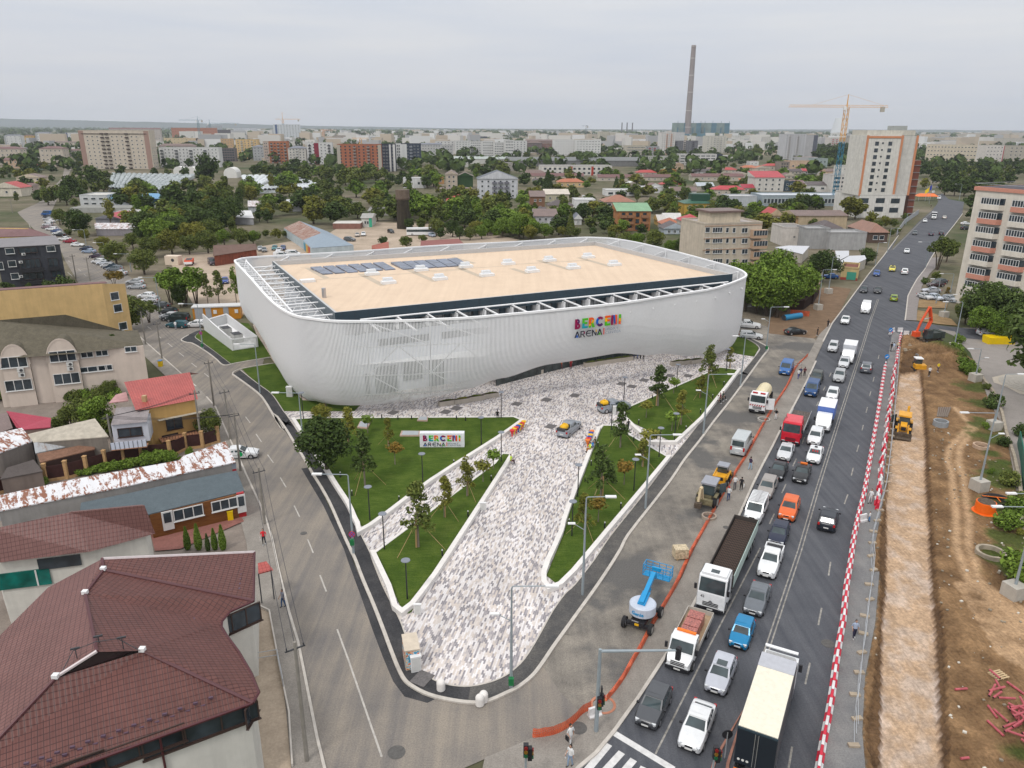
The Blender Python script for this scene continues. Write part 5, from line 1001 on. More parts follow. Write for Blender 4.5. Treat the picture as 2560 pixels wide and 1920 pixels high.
def QD(c,z,Qm,oh,QT,mi=0,th=.18):
 "c: 4 corners (front-left, front-right, back-right, back-left)"
 c=[Qa((p.x,p.y,0))for p in c];u=(c[1]-c[0]).normalized();v=(c[3]-c[0]).normalized()
 a=[c[0]-u*oh-v*oh,c[1]+u*oh-v*oh,c[2]+u*oh+v*oh,c[3]-u*oh+v*oh];W=(a[1]-a[0]).length;D=(a[3]-a[0]).length;m=MB()
 P=[Qa((p.x,p.y,z))for p in a];up_=Qa((0,0,1))
 if QT=='hip':
  if W>=D:r0=(a[0]+a[3])/2+u*D/2*.95;r1=(a[1]+a[2])/2-u*D/2*.95
  else:r0=(a[0]+a[1])/2+v*W/2*.95;r1=(a[3]+a[2])/2-v*W/2*.95
  r0=Qa((r0.x,r0.y,z+Qm));r1=Qa((r1.x,r1.y,z+Qm))
  if W>=D:F=[(P[0],P[1],r1,r0),(P[1],P[2],r1),(P[2],P[3],r0,r1),(P[3],P[0],r0)]
  else:F=[(P[0],P[1],r0),(P[1],P[2],r1,r0),(P[2],P[3],r1),(P[3],P[0],r0,r1)]
 elif QT=='gx':
  r0=(P[0]+P[3])/2+up_*Qm;r1=(P[1]+P[2])/2+up_*Qm;F=[(P[0],P[1],r1,r0),(P[2],P[3],r0,r1),(P[1],P[2],r1),(P[3],P[0],r0)]
 elif QT=='gy':
  r0=(P[0]+P[1])/2+up_*Qm;r1=(P[3]+P[2])/2+up_*Qm;F=[(P[1],P[2],r1,r0),(P[3],P[0],r0,r1),(P[0],P[1],r0),(P[2],P[3],r1)]
 elif QT=='mono':r0=P[3]+up_*Qm;r1=P[2]+up_*Qm;F=[(P[0],P[1],r1,r0),(P[1],P[2],r1),(P[3],P[0],r0),(P[2],P[3],r0,r1)]
 else:return None
 for f in F:
  g=QT in('gx','gy','mono')and(len(f)==3 or(QT=='mono' and f is F[3]));m.QZ(list(f),1 if g else mi)
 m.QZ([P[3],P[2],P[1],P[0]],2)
 return m
TM={}
def rtile(c):
 k=('rt',c)
 if k not in TM:TM[k]=QB('roof tiles %d'%len(TM),c,Xj(v*1.12 for v in c),.5,.45,(.72,.72,.72))
 return TM[k]
def wm(c):
 k=('wm',c)
 if k not in TM:TM[k]=Qg('render %d'%len(TM),c)
 return TM[k]
def Qr(g,x0,x1,yb,depth,yb2=None,skew=0):
 A=G(g,x0,yb);B=G(g,x1,yb if yb2 is None else yb2);d=(B-A).normalized();n=Qa((-d.y,d.x,0))
 if n.dot(CP-A)>0:n=-n
 n=(n+d*skew).normalized();return A,B,B+n*depth,A+n*depth
def bld(g,x0,x1,yb,yt,depth,col,Qk,rows=0,cols=0,ww=1.4,wh=1.3,QT='flat',Ql=(.25,.24,.23),Qm=2.,yb2=None,nm=1,fr='w',name='apartment_building',cat='building',sc=0,bal=None,Qn=None,skip=None,oh=.5,skew=0,m0=1.,cap=96,Qo=None,z0=.0,sides=True,parap=True):
 c=Qr(g,x0,x1,yb,depth,yb2,skew);A,B=c[0],c[1];H=max(2.2,zof(A,g,x0,yt))
 Q7.append(([p.copy()for p in c],Qk));Q5=Qe(name,(A+B)/2,Qk,cat);m=MB();m.QY([(p.x,p.y)for p in c],0,H);m.obj('wall',wm(col),Q5)
 if QT=='flat':
  m=MB();q=[(c[0]+(c[2]-c[0]).normalized()*.35),(c[1]+(c[3]-c[1]).normalized()*.35),(c[2]+(c[0]-c[2]).normalized()*.35),(c[3]+(c[1]-c[3]).normalized()*.35)]
  m.QY([(p.x,p.y)for p in c],H,H+.12);
  rf=m.obj('roof',Qh('flat roof felt',Ql,.2,.3),Q5)
  if parap:
   m=MB();QL(m,[Qa((p.x,p.y,0))for p in c],0 if True else 0,.3,H,H+.6,True);m.obj('parapet',wm(Xj(v*.9 for v in col)),Q5)
 else:
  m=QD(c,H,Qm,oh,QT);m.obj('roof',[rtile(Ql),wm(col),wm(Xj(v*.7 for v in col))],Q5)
 f=Xf(Q5,A,B)
 if rows:zh=(H-z0-.3)/rows;n_=f.grid(rows,cols,z0,zh,min(ww,(f.len-2*m0)/cols*.8),min(wh,zh*.62),nm,fr,m0,cap=cap,skip=skip)
 if rows and bal:f.balc(rows,cols,z0+zh*.05,zh,min(2.8,f.len/cols*.95),Qb('balcony parapet',Qn or(.5,.5,.5)),m0,bal)
 if rows and sides and sc:
  S_=(B,c[2])if(c[2]-c[1]).cross(CP-c[1]).z*1>0 and A.x<0 else(A,c[3])
  S_=(B,c[2])if B.x<0 else(A,c[3]);f2=Xf(Q5,*S_);f2.grid(rows,sc,z0,zh,min(ww,f2.len/sc*.6),min(wh,zh*.62),nm,fr,1.,cap=max(0,98-n_))
 if Qo:
  for t,w_,cc in Qo:
   m=MB();m.box((0,-.04,H/2),(w_,.1,H));f.put(m.mesh('wall_band',Qb('m',cc)),'wall_band',f.len*t,0)
 return Q5,c,H,f
CRM=(.50,.44,.36);BEI=(.56,.50,.42);WH=(.66,.66,.65);GRY=(.34,.35,.37);DGB=(.09,.10,.13);MAR=(.15,.07,.065);BRN=(.17,.115,.10);REDR=(.38,.045,.04);ORR=(.40,.13,.06);GRYR=(.16,.17,.20);DBR=(.09,.07,.07);BRK_=(.42,.16,.08);PCH=(.58,.42,.30);YELW=(.55,.36,.13)
bl,c,H,f=bld('a',728,1332,528,196,15,(.60,.53,.44),'huge beige apartment slab with brown end strips at left, tallest of its quarter',10,14,1.3,1.2,sc=3,cap=80,skip=(0,4,5,9,13),name='apartment_building')
for t in(.035,.955):m=MB();m.box((0,-.05,H/2),(f.len*.07,.14,H));f.put(m.mesh('end_strip',Qb('m',(.34,.22,.18))),'end_strip',f.len*t,0)
f.balc(10,14,.5,(H-.3)/10,3.0,Qb('m',(.05,.035,.035)),1,(4,5,9))
m=MB();m.box((0,-.3,H-2.6),(f.len*.92,.5,.4));f.put(m.mesh('cornice',DFR),'cornice',f.len/2,0)
bld('a',960,1400,310,180,18,(.5,.45,.42),'brown roofed apartment block right behind the huge beige slab',7,16,1.5,1.3,'gx',MAR,2.5,cap=60)
bld('a',-30,195,492,352,14,BEI,'beige block with maroon hipped roof at the left edge',4,5,QT='hip',Ql=MAR,Qm=2.2,sc=2)
bld('a',362,565,505,350,14,BEI,'beige block with maroon hipped roof beside the narrow far street',4,5,QT='hip',Ql=MAR,Qm=2.2,sc=2)
bld('a',52,205,336,238,12,WH,'white small tower with grey corners nearest the left edge',5,4,QT='hip',Ql=GRYR,Qm=1.8,Qo=[(.05,2,GRY),(.95,2,GRY)]);bld('a',322,455,330,215,12,WH,'white small tower with grey corners and grey hipped roof',5,4,QT='hip',Ql=GRYR,Qm=1.8,Qo=[(.06,2.4,GRY),(.94,2.4,GRY)])
bld('a',215,300,312,238,10,YELW,'yellow block between two white small towers',4,3,QT='hip',Ql=MAR,Qm=1.5);bld('a',462,560,290,238,10,(.45,.36,.22),'tan block left of the white and navy one',4,4,QT='hip',Ql=MAR,Qm=1.5)
bld('a',575,690,290,215,12,WH,'white block with a navy end behind the beige slab',5,4,Qo=[(.1,4,(.03,.06,.18))]);bld('a',478,700,345,296,10,BEI,'low beige block with brown roof beside the beige slab',3,8,QT='gx',Ql=BRN,Qm=1.5);bld('a',600,700,420,365,9,(.5,.42,.38),'small pinkish block below the low beige block',3,4,QT='gx',Ql=MAR,Qm=1.5)
bld('a',45,170,520,450,9,PCH,'peach house with maroon roof at the left edge',2,3,QT='gx',Ql=MAR,Qm=2,**HH);bld('a',262,380,530,495,7,(.42,.55,.50),'pale green hut with bright red roof',1,3,QT='hip',Ql=REDR,Qm=1.6,**HH)
bld('a',150,370,665,600,9,(.62,.53,.42),'house with wide brown gable facing the street bend',2,4,QT='gy',Ql=BRN,Qm=2.4,**HH);bld('a',-60,190,765,690,12,(.66,.6,.5),'cream house with big bright red roof at the left edge',1,3,QT='gy',Ql=REDR,Qm=3.2,**HH);bld('a',190,275,740,675,9,(.5,.4,.36),'narrow house with maroon roof by the left street',2,2,QT='gx',Ql=MAR,Qm=1.6,**HH)
bld('a',1392,1905,512,345,14,WH,'long white block with dark balcony columns right of the beige slab',6,16,1.2,1.1,sc=0,skip=(0,4,8,12),bal=(0,4,8,12),Qn=(.05,.06,.07));bld('a',1380,1690,400,326,14,(.35,.28,.26),'block with brown roof behind the white and black one',2,8,QT='hip',Ql=BRN,Qm=3)
bld('a',1490,1885,262,172,16,(.42,.17,.10),'long unfinished orange brick block under two distant cranes',4,18,1.6,1.3,fr='n');bld('a',1425,1905,335,262,14,(.62,.5,.32),'long cream and yellow block behind the white and black one',3,14,Qo=[(.6,7,(.05,.05,.06)),(.88,5,(.05,.05,.06))])
bld('a',1920,2040,462,352,11,(.16,.14,.14),'raw dark concrete frame block',5,5,2.2,1.6,fr='n');bld('a',1915,2020,360,268,12,(.52,.36,.20),'tan flat block behind the raw concrete frame',4,4);bld('a',2050,2240,438,275,14,(.66,.47,.24),'yellow and white ten storey block',8,6,bal=(1,4),Qn=(.6,.58,.5),cap=60)
bld('a',2030,2230,245,175,20,(.6,.62,.66),'long white office block near the horizon',3,12,3.,1.,fr='n');bld('a',1790,1930,245,155,14,(.4,.42,.45),'grey concrete frame near the horizon',5,8,fr='n');bld('a',1890,2000,300,190,12,(.13,.12,.13),'dark frame building near the horizon',6,6,fr='n')
def tentroof(g,x0,x1,yb,yt,dep,lab,mat=None):
 c=Qr(g,x0,x1,yb,dep);A,B=c[0],c[1];H=zof(A,g,x0,yt);Q5=Qe('storage_tent',(A+B)/2,lab,'tent');m=MB();u=(B-A);v=c[3]-c[0];n=10;ring=[A+u*(.5-.5*math.cos(math.pi*k/n))+Qa((0,0,H*(.35+.65*math.sin(math.pi*k/n))if 0<k<n else 0))for k in Q3(n+1)]
 m.Q1([ring,[p+v for p in ring]],closed=False,cap=False);m.QZ(ring[::-1]);m.QZ([p+v for p in ring]);m.obj('canvas',mat or Qb('m',(.7,.69,.66),.6),Q5);return Q5
tentroof('a',1500,1590,575,505,10,'left one of the cream storage tents behind the greenhouse');tentroof('a',1600,1700,575,508,10,'cream storage tent partly behind a dark tree');tentroof('a',1935,2050,605,515,14,'white pointed storage tent beside the big conifer')
def QN(pts,nrow,lab,mat):
 A,B,C_,D=[G(*p)for p in pts];Q5=Qe('greenhouse',(A+C_)/2,lab,'greenhouse');m=MB();k=8
 for i in Q3(nrow):
  a0=A.lerp(B,i/nrow);a1=A.lerp(B,(i+1)/nrow);d0=D.lerp(C_,i/nrow);d1=D.lerp(C_,(i+1)/nrow);rings=[]
  for j in Q3(9):
   t=j/8;p=a0.lerp(d0,t);q=a1.lerp(d1,t);rings.append([p.lerp(q,.5-.5*math.cos(math.pi*s_/6))+Qa((0,0,1.8+1.3*math.sin(math.pi*s_/6)+rnd.uniform(-.25,.1)))for s_ in Q3(7)])
  m.Q1(rings,closed=False,cap=False)
 m.QZ([A,B,B+Qa((0,0,1.8)),A+Qa((0,0,1.8))]);m.QZ([B,C_,C_+Qa((0,0,1.8)),B+Qa((0,0,1.8))]);m.obj('plastic_covers',mat,Q5)
s=NT('torn greenhouse film');n=s.Q9(s.Q2('World',(1,.5,1)),.55,7,.8);GH=s.fin(s.Xa(n,[(.4,(.07,.09,.075)),(.5,(.30,.34,.34)),(.62,(.62,.66,.68))]),.4)
s=NT('white greenhouse film');n=s.Q9(s.Q2('World',(1,.5,1)),.5,6,.7);GH2=s.fin(s.Xa(n,[(.33,(.34,.37,.38)),(.55,(.66,.69,.71))]),.4)
QN([('a',935,722),('a',1445,745),('a',1690,600),('a',965,588)],16,'field of torn plastic greenhouses behind the blue roofed factory',GH);QN([('b',-40,742),('b',440,722),('b',545,688),('b',330,606)],14,'field of white covered greenhouses beside the orange brick block',GH2)
QN([('a',2130,720),('b',-50,745),('b',200,606),('a',2085,608)],6,'left end strip of the white covered greenhouses',GH2)
bld('a',700,935,850,760,16,(.6,.62,.63),'white industrial building with flat pale roof and dark blue doors',2,3,2.4,1.,Ql=(.6,.58,.54),name='factory');r_,c,H,f=bld('a',935,1395,848,782,14,(.46,.50,.54),'long pale grey factory with a bright blue roof',1,4,2.2,1.1,QT='mono',Ql=(.12,.30,.50),Qm=1.5,name='factory')
m=MB();m.box((0,-.05,1.9),(8,.1,3.8));f.put(m.mesh('door',Qb('m',(.02,.06,.10))),'door',f.len*.97,0)
bld('a',610,1400,905,870,14,(.38,.38,.36),'very long low grey flat roof in front of the factories',Ql=(.27,.27,.25),**SH,parap=False);bld('a',1010,1300,950,905,9,WH,'low white workshop behind the lorries',1,8,name='workshop',cat='workshop',Ql=(.6,.58,.55));bld('a',830,1040,1000,985,17,(.25,.25,.28),'shed with raspberry red gabled roof and white ridge',QT='gy',Ql=(.42,.05,.07),Qm=1.8,**SH)
def Qd(name,pts,Qk,mat,zs,wall,cat='shed',base=None,roofname='roof'):
 "building given by its roof corners (pixel,height); walls drop to the ground"
 P=[G(g,x,y,z)for(g,x,y),z in zip(pts,zs)];cen_=sum(P,Qa())/len(P);Q7.append(([p.copy()for p in P],Qk));Q5=Qe(name,(cen_.x,cen_.y,0),Qk,cat);m=MB();m.QZ(P);m.QZ([p-Qa((0,0,.12))for p in P][::-1])
 for i in Q3(len(P)):j=(i+1)%len(P);m.QZ([P[i],P[j],P[j]-Qa((0,0,.12)),P[i]-Qa((0,0,.12))])
 m.obj(roofname,mat,Q5)
 if wall:
  Q=[p.lerp(Qa((cen_.x,cen_.y,p.z)),.04)for p in P];m=MB();m.QY([(p.x,p.y)for p in Q],0,[p.z-.14 for p in Q]);m.obj('wall',wall,Q5)
 return Q5,P
RUSTW=QA('white roof sheets with peeling rust',(.66,.66,.68),(.24,.10,.06),.50,.53,1.0);RUSTH=QA('heavily rusted sheets',(.45,.40,.36),(.20,.075,.04),.38,.55,.9);RUSTF=QA('rust streaked grey sheets',(.36,.37,.38),(.20,.11,.06),.5,.62,.8)
Qd('shed',[('a',820,1045),('a',1245,1045),('a',1235,992),('a',815,992)],'long low shed with rust striped pale roof beside yellow trees',RUSTW,(2.6,2.6,3.3,3.3),wm((.3,.28,.3)));Qd('shed',[('a',1495,1040),('a',1615,1040),('a',1600,975),('a',1490,975)],'small shed with pinkish rusty roof between the trees',RUSTW,(2.6,2.6,3.2,3.2),wm((.3,.28,.3)))
Qd('shed',[('a',1890,940),('a',2195,950),('a',2170,885),('a',1895,885)],'white roofed shed among the dark trees',wm((.7,.7,.7)),(3,3,3.4,3.4),wm((.4,.4,.42)));Qd('shed',[('a',2140,850),('b',50,850),('b',60,800),('a',2140,800)],'shed with rusty pink roof left of the pair of poplars',RUSTW,(3,3,3.4,3.4),wm((.45,.47,.5)));Qd('shed',[('b',280,845),('b',520,835),('b',480,785),('b',260,790)],'shed with long silver roof behind trees',wm((.6,.62,.66)),(3,3,3.4,3.4),wm((.4,.4,.42)))
Qd('house',[('e',-60,235),('e',250,240),('e',445,308),('e',-60,318)],'yellow building with a dusty maroon roof behind the black apartment house',Qh('m',(.20,.12,.12),.2),(10,10,8.,8.),wm((.55,.38,.12)),'house')
Q5,P=Qd('apartment_building',[('e',-60,335),('e',480,306),('e',527,380),('e',-60,412)],'black rendered apartment house with grey roof and french balconies',Qh('m',(.24,.23,.24),.12),(11.6,11.6,10.6,10.6),Qg('m',(.055,.058,.07),.15),'building')
f=Xf(Q5,G('e',-60,412,10.6),G('e',527,380,10.6))
for x,y,w_,h,n_ in((240,432,4.2,1.5,3),(85,440,2,1.5,1),(440,420,2.,1.5,1),(260,550,4.6,2.4,4),(105,550,1.8,1.6,1),(460,540,2.3,2.4,2),(285,655,4.6,1.8,3),(130,658,1.8,1.6,1),(490,640,2.3,1.8,2),(0,570,1.5,2,1)):f.win('e',x,y,w_,h,n_,'b' if n_>1 else 'w')
for x,y,w_ in((280,600,5.5),(470,585,2.8),(285,705,5.5)):f.putpx((lambda:(lambda m:(m.box((0,-.5,-.5),(w_,1,.12)),m.box((0,-1,0),(w_,.05,1.0),mi=1),m)[2])(MB()).mesh('balcony',[Xd,QU]))(),'balcony','e',x,y)
ACm=MB();ACm.box((0,-.2,0),(.85,.35,.6));ACm.Q0((.1,-.37,0),(.1,-.4,0),.22,n=12,mi=1);ACM=ACm.mesh('air_conditioner',[Qb('m',(.62,.62,.6)),Xd])
for x,y in((203,467),(180,535),(182,660)):f.putpx(ACM,'air_conditioner','e',x,y)
Q5,P=Qd('apartment_building',[('e',-80,785),('e',880,716),('e',925,714),('e',905,702),('e',-80,768)],'building with a huge blank yellow wall and maroon roof edge',Qh('m',(.20,.12,.12),.2),(13,13,13,13,13),None,'building')
A_=G('e',-80,785,13);B_=G('e',880,718,13);C_=B_+Qa((2.4,3.4,0));m=MB();m.QY([(A_.x,A_.y),(B_.x,B_.y),(C_.x,C_.y),(A_.x+1,A_.y+3.4)],0,[12.9,12.9,12.2,12.2]);m.obj('wall',Qg('m',(.62,.43,.20),.12),Q5);f=Xf(Q5,B_,C_);
for t,z in((.45,10.3),(.5,8.),(.6,4.5)):f.put(Qt(1.6,1.5,1),'window',f.len*t,z)
WB=Qg('m',(.62,.53,.46),.08);OLV=Qh('m',(.125,.11,.08),.3,1.2)
E0=7.6;wa=G('e',-60,1372,E0);wb=G('e',1235,1258,E0);Q5=Qe('school_building',(wa+wb)/2,'long beige building with two round arched gables and olive brown roof','building')
rp_=[G('e',-60,1372,E0),G('e',245,1358,E0),G('e',670,1325,E0),G('e',1240,1252,E0),G('e',1190,1122,E0+.2),G('e',1080,1132,E0+.6),G('e',565,990,E0+4.2),G('e',-60,1042,E0+4.2)]
m=MB();m.QZ(rp_);a=rp_[6];b=rp_[7];bk=Qa((-2,9,-4));m.QZ([b,a,a+bk,b+bk]);m.obj('roof',OLV,Q5)
m=MB();m.QY([(wa.x,wa.y),(wb.x,wb.y),(wb.x-2.,wb.y+4),(wb.x-9,wb.y+10),(wa.x-3,wa.y+12)],0,E0-.05);m.obj('wall',WB,Q5);f=Xf(Q5,wa,wb)
for cx,x0,x1,yt in((125,0,245,1250),(540,405,672,1200)):
 p=Qq(wa,wb,'e',x0,1345);q=Qq(wa,wb,'e',x1,1330);wd=(q-p).length;t0=(p-f.A).dot(f.dir);m=MB();top=Qq(wa,wb,'e',cx,yt).z;n=14;z_=E0-1.2;H_=top-z_
 ring=[(-wd/2,-.35,-z_-0)]+[(-wd/2*math.cos(math.pi*k/n),-.35,(H_)*math.sin(math.pi*k/n))for k in Q3(n+1)]+[(wd/2,-.35,-z_)]
 m.Q1([ring,[(a,3.5,c)for a,b,c in ring]]);m.mi=[1]*(len(m.mi)-2)+[0,0];f.put(m.mesh('arched_gable',[WB,OLV]),'arched_gable',t0+wd/2,z_)
 m=MB();
 for k in Q3(n):
  t1,t2=math.pi*k/n,math.pi*(k+1)/n
  m.QZ([(-(wd/2)*math.cos(t)*r_,y_,H_*math.sin(t)*r_)for t,r_,y_ in((t1,1.0,-.42),(t2,1.0,-.42),(t2,1.07,-.42),(t1,1.07,-.42))])
 f.put(m.mesh('arch_trim',WB),'arch_trim',t0+wd/2,z_)
for x,y,w_,h,n_,o in((122,1395,3.5,1.7,3,.37),(545,1342,3.5,1.7,3,.37),(167,1592,3.5,1.7,3,.37),(582,1535,3.5,1.7,3,.37),(752,1336,1.7,.9,2,0),(880,1322,1.7,.9,2,0),(1130,1288,1.7,.9,2,0),(800,1460,4,.9,3,0),(910,1448,2,.9,2,0)):f.putpx(Qt(w_,h,n_),'window','e',x,y,o)
for x,y in((185,1460),(195,1500),(607,1408),(613,1447)):f.putpx(ACM,'air_conditioner','e',x,y,.37)
for x in(425,20):q=Qq(wa,wb,'e',x,1345);m=MB();m.Q0((0,-.08,-E0+.3),(0,-.08,0),.06);f.put(m.mesh('drainpipe',DFR),'drainpipe',(q-f.A).dot(f.dir),E0-.3)
Q5=Qe('house',G('f',1400,600),'yellow house with a bright red tiled roof and a balcony','house');ez=5.9
m=MB();R0,R1,R2,R3=G('f',1072,190,7.6),G('f',1640,106,7.6),G('f',1712,338,ez),G('f',1175,440,ez);bkv=Qa((-1.2,5.5,-2));m.QZ([R3,R2,R1,R0]);m.QZ([R0,R1,R1+bkv,R0+bkv])
REDT=QB('brick red tiles',(.40,.085,.075),(.44,.10,.085),.3,.36,(.62,.55,.55));m.obj('roof',REDT,Q5)
a=G('f',1262,432,ez-.1);b=G('f',1690,350,ez-.1);dd=(b-a).normalized();nn=Qa((-dd.y,dd.x,0));YW=Qg('m',(.50,.315,.12),.12);m=MB();m.QY([(p.x,p.y)for p in(a+nn*.3,b+nn*.3,b+nn*8,a+nn*8)],0,ez-.1);m.obj('wall',YW,Q5);f=Xf(Q5,a+nn*.3,b+nn*.3)
m=MB();m.QZ([R0+Qa((.1,0,-.1)),R3+Qa((.15,0,-.1)),R0+bkv+Qa((.1,0,-.1))]);m.obj('gable',YW,Q5)
f.win('f',1505,545,2.0,1.7,2,'b');f.win('f',1475,688,2.,1.6,2,'b');f.win('f',1650,660,1.3,1.6,1,'b')
m=MB();m.box((0,-.7,0),(5.2,1.4,.15));m.box((0,-1.38,.5),(5.2,.05,.06),mi=1)
for k in Q3(16):m.box((-2.6+k*.345,-1.38,.27),(.04,.04,.5),mi=1)
f.putpx(m.mesh('balcony',[Qb('m',(.5,.25,.15)),DFR]),'balcony','f',1555,640);m=MB();m.box((0,-.7,0),(5.4,1.5,.1),rot=Matrix.Rotation(R(-14),3,'X'));f.putpx(m.mesh('awning',wm((.48,.44,.36))),'awning','f',1545,470)
m=MB();p=G('f',1250,345,6.5);m.box((p.x,p.y,6.6),(.5,.5,1.0));m.obj('chimney',Qb('m',(.45,.3,.16)),Q5)
a=G('f',960,560,5.2);b=G('f',1270,530,5.2);m=MB();Q5=Qe('annexe',(a+b)/2,'white panelled annexe with a glazed balcony beside the yellow house','building');dd=(b-a).normalized();nn=Qa((-dd.y,dd.x,0))
m.QY([(p.x,p.y)for p in(a,b,b+nn*4,a+nn*4)],2.6,5.2);m.obj('panels',Qg('m',(.58,.60,.66),.1),Q5);m=MB();m.QY([(p.x,p.y)for p in(a+nn*1.2,b+nn*1.2,b+nn*4,a+nn*4)],0,2.6);m.obj('base_wall',YW,Q5);m=MB();m.QZ([a-nn*.3+Qa((0,0,.05)),b-nn*.3+Qa((0,0,.05)),b+nn*4.2+Qa((0,0,.7)),a+nn*4.2+Qa((0,0,.7))]);m.obj('roof',Qh('m',(.28,.25,.25),.25,1),Q5)
f=Xf(Q5,a,b);f.win('f',1125,622,2.8,1.2,2,'b');m=MB();m.box((0,-.55,0),(f.len,1.1,.12));m.box((0,-1.08,.5),(f.len,.05,.9),mi=1)
for k in Q3(9):m.box((-f.len/2+k*f.len/8,-1.12,.5),(.05,.04,.95),mi=2)
f.putpx(m.mesh('balcony',[Qb('m',(.5,.25,.15)),Qb('m',(.6,.64,.75)),Xd]),'balcony','f',1130,735)
Qd('shed',[('f',240,640),('f',820,504),('f',938,660),('f',290,712)],'old shed with a cream sheet roof and rust streaked skirt',Qg('m',(.52,.47,.39),.25,.8),(4.6,4.9,3.9,3.9),Qg('m',(.25,.22,.19),.3));
Qd('lean_to',[('f',290,715),('f',900,598),('f',925,670),('f',305,805)],'rust streaked sheet skirt roof below the cream shed roof',RUSTF,(3.9,3.9,3.,3.),None);Qd('lean_to',[('f',320,810),('f',800,715),('f',822,768),('f',345,885)],'brown rusted lean-to roof in front of the old shed',Qh('m',(.22,.12,.08),.3,1.5),(3.,3.,2.5,2.5),Qg('m',(.06,.035,.03),.2))
Qd('shed',[('f',-60,790),('f',-60,640),('f',190,585),('f',235,640),('f',280,700),('f',0,800)],'brick shed with pale rusty roof at the left edge',RUSTW,(4.2,4.6,4.6,4.4,3.9,3.9),Qg('m',(.24,.21,.19),.25));Qd('lean_to',[('f',60,930),('f',290,860),('f',370,960),('f',0,1030)],'dark corrugated lean-to at the left edge',Qh('m',(.10,.085,.08),.2,1),(2.6,2.8,2.2,2.2),wm((.2,.16,.14)))
Qd('shed',[('f',55,440),('f',440,500),('f',435,580),('f',200,600),('f',140,580)],'small shed with raspberry red sheet roof',Qh('m',(.36,.055,.085),.12,.5,.5),(4.4,3.6,3.2,3.2,3.2),wm((.22,.15,.13)))
Qd('lean_to',[('f',-60,480),('f',60,450),('f',110,585),('f',-60,650)],'grey brown roof left of the raspberry red one',Qh('m',(.22,.17,.16),.2,.5),(4.4,4.4,3.4,3.4),wm((.2,.16,.14)));Qd('canopy',[('f',940,370),('f',1000,300),('f',1090,275),('f',1110,350)],'pink checked canopy on the terrace behind the yellow house',wm((.55,.32,.32)),(5.4,5.6,5.6,5.3),None)
Q5,P=Qd('shed',[('f',-60,1315),('f',0,1302),('f',1105,1085),('f',1640,965),('f',2035,882),('f',1950,702),('f',1585,828),('f',1540,868),('f',640,1030),('f',-60,1180)],'long shed roof with white sheets and peeling rust patches',RUSTW,(3.7,)*5+(4.2,)*5,wm((.3,.29,.28)))
a=G('f',-60,1315,3.6);b=G('f',1105,1085,3.6);c=G('f',1650,1030-65,3.6);m=MB();m.QZ([a,b,b-Qa((0,0,1.1)),a-Qa((0,0,1.1))]);m.obj('skirt',RUSTF,Q5);m=MB();m.QZ([b,c,c-Qa((0,0,.8)),b-Qa((0,0,.8))]);m.obj('grey_skirt',wm((.33,.32,.30)),Q5);d_=G('f',2038,885,3.6);m=MB();m.QZ([c,d_,d_-Qa((0,0,.75)),c-Qa((0,0,.75))]);m.obj('blue_grey_skirt',wm((.28,.31,.36)),Q5)
e_=c-Qa((0,.05,.75));g_=d_-Qa((0,.05,.75));m=MB();m.QZ([e_,g_,g_-Qa((0,0,.25)),e_-Qa((0,0,.25))]);m.obj('red_band',Qb('m',(.33,.01,.02)),Q5)
SLATE=Qh('m',(.10,.125,.14),.15,1.2)
Q5,P=Qd('corner_shop',[('f',690,1305),('f',700,1232),('f',1110,1150),('f',1650,1030),('f',2045,955),('f',2112,1130),('f',1285,1332)],'low wooden corner shop with a grey felt roof and white windows','shop',(3.0,3.1,3.3,3.3,3.3,2.9,2.9),None)[0:2]if False else Qd('corner_shop',[('f',690,1305),('f',700,1232),('f',1110,1150),('f',1650,1030),('f',2045,955),('f',2112,1130),('f',1285,1332)],'low wooden corner shop with a grey felt roof and white windows',SLATE,(3.0,3.1,3.3,3.3,3.3,2.9,2.9),None,'shop')
a=G('f',1292,1335,2.85);b=G('f',2045,1162,2.85);c=G('f',2108,1148,2.85);dd=(b-a).normalized();nn=Qa((-dd.y,dd.x,0));s=NT('varnished wood cladding');n=s.Q9(s.Q2('World',(.6,.6,9)),2,4);WOOD=s.fin(s.Xa(n,[(.3,(.11,.04,.012)),(.7,(.22,.09,.025))]),.5)
m=MB();m.QY([(p.x,p.y)for p in(a,b,b+nn*5,a+nn*5)],0,2.8);m.obj('wood_wall',WOOD,Q5);f=Xf(Q5,a,b)
for x,y,w_,h,n_ in((1628,1318,2.9,1.3,3),(1942,1245,2.7,1.2,3)):f.win('f',x,y,w_,h,n_)
m=MB();m.box((0,-.05,0),(1.05,.1,2.1));m.box((0,-.11,.35),(.7,.04,1.1),mi=1);f.putpx(m.mesh('door',[WFR,Xb]),'door','f',1450,1385)
m=MB();m.QY([(p.x,p.y)for p in(b,c,c+nn*3,b+nn*3)],0,2.9);m.obj('red_side',Qb('m',(.38,.015,.02)),Q5);f=Xf(Q5,b,c);m=MB();m.box((0,-.05,0),(.9,.1,2.1));m.box((0,-.11,.3),(.6,.04,1.1),mi=1);f.putpx(m.mesh('door',[WFR,Xb]),'door','f',2085,1238)
QJ('shop_terrace',Gs('f',[(1300,1500),(2060,1330),(2110,1400),(1560,1640),(1340,1659)]),.12,Qh('m',(.27,.12,.10),.2,1.2))
PIL=Qb('m',(.50,.31,.15),.8,0,.2,.15);PAN=Qb('m',(.055,.02,.018),.6,0,.3,.2)
fp_=[('f',-60,1180),('f',140,1110),('f',405,1052),('f',585,1025),('f',755,983),('f',918,930),('f',1075,885),('f',1230,862),('f',1475,843),('f',1612,773),('f',1755,757),('f',1890,715)];Q5=Qe('boundary_fence',G('f',900,950),'brown panel fence with tan brick pillars round the yellow house yard','fence');W_=[G(*p)for p in fp_]
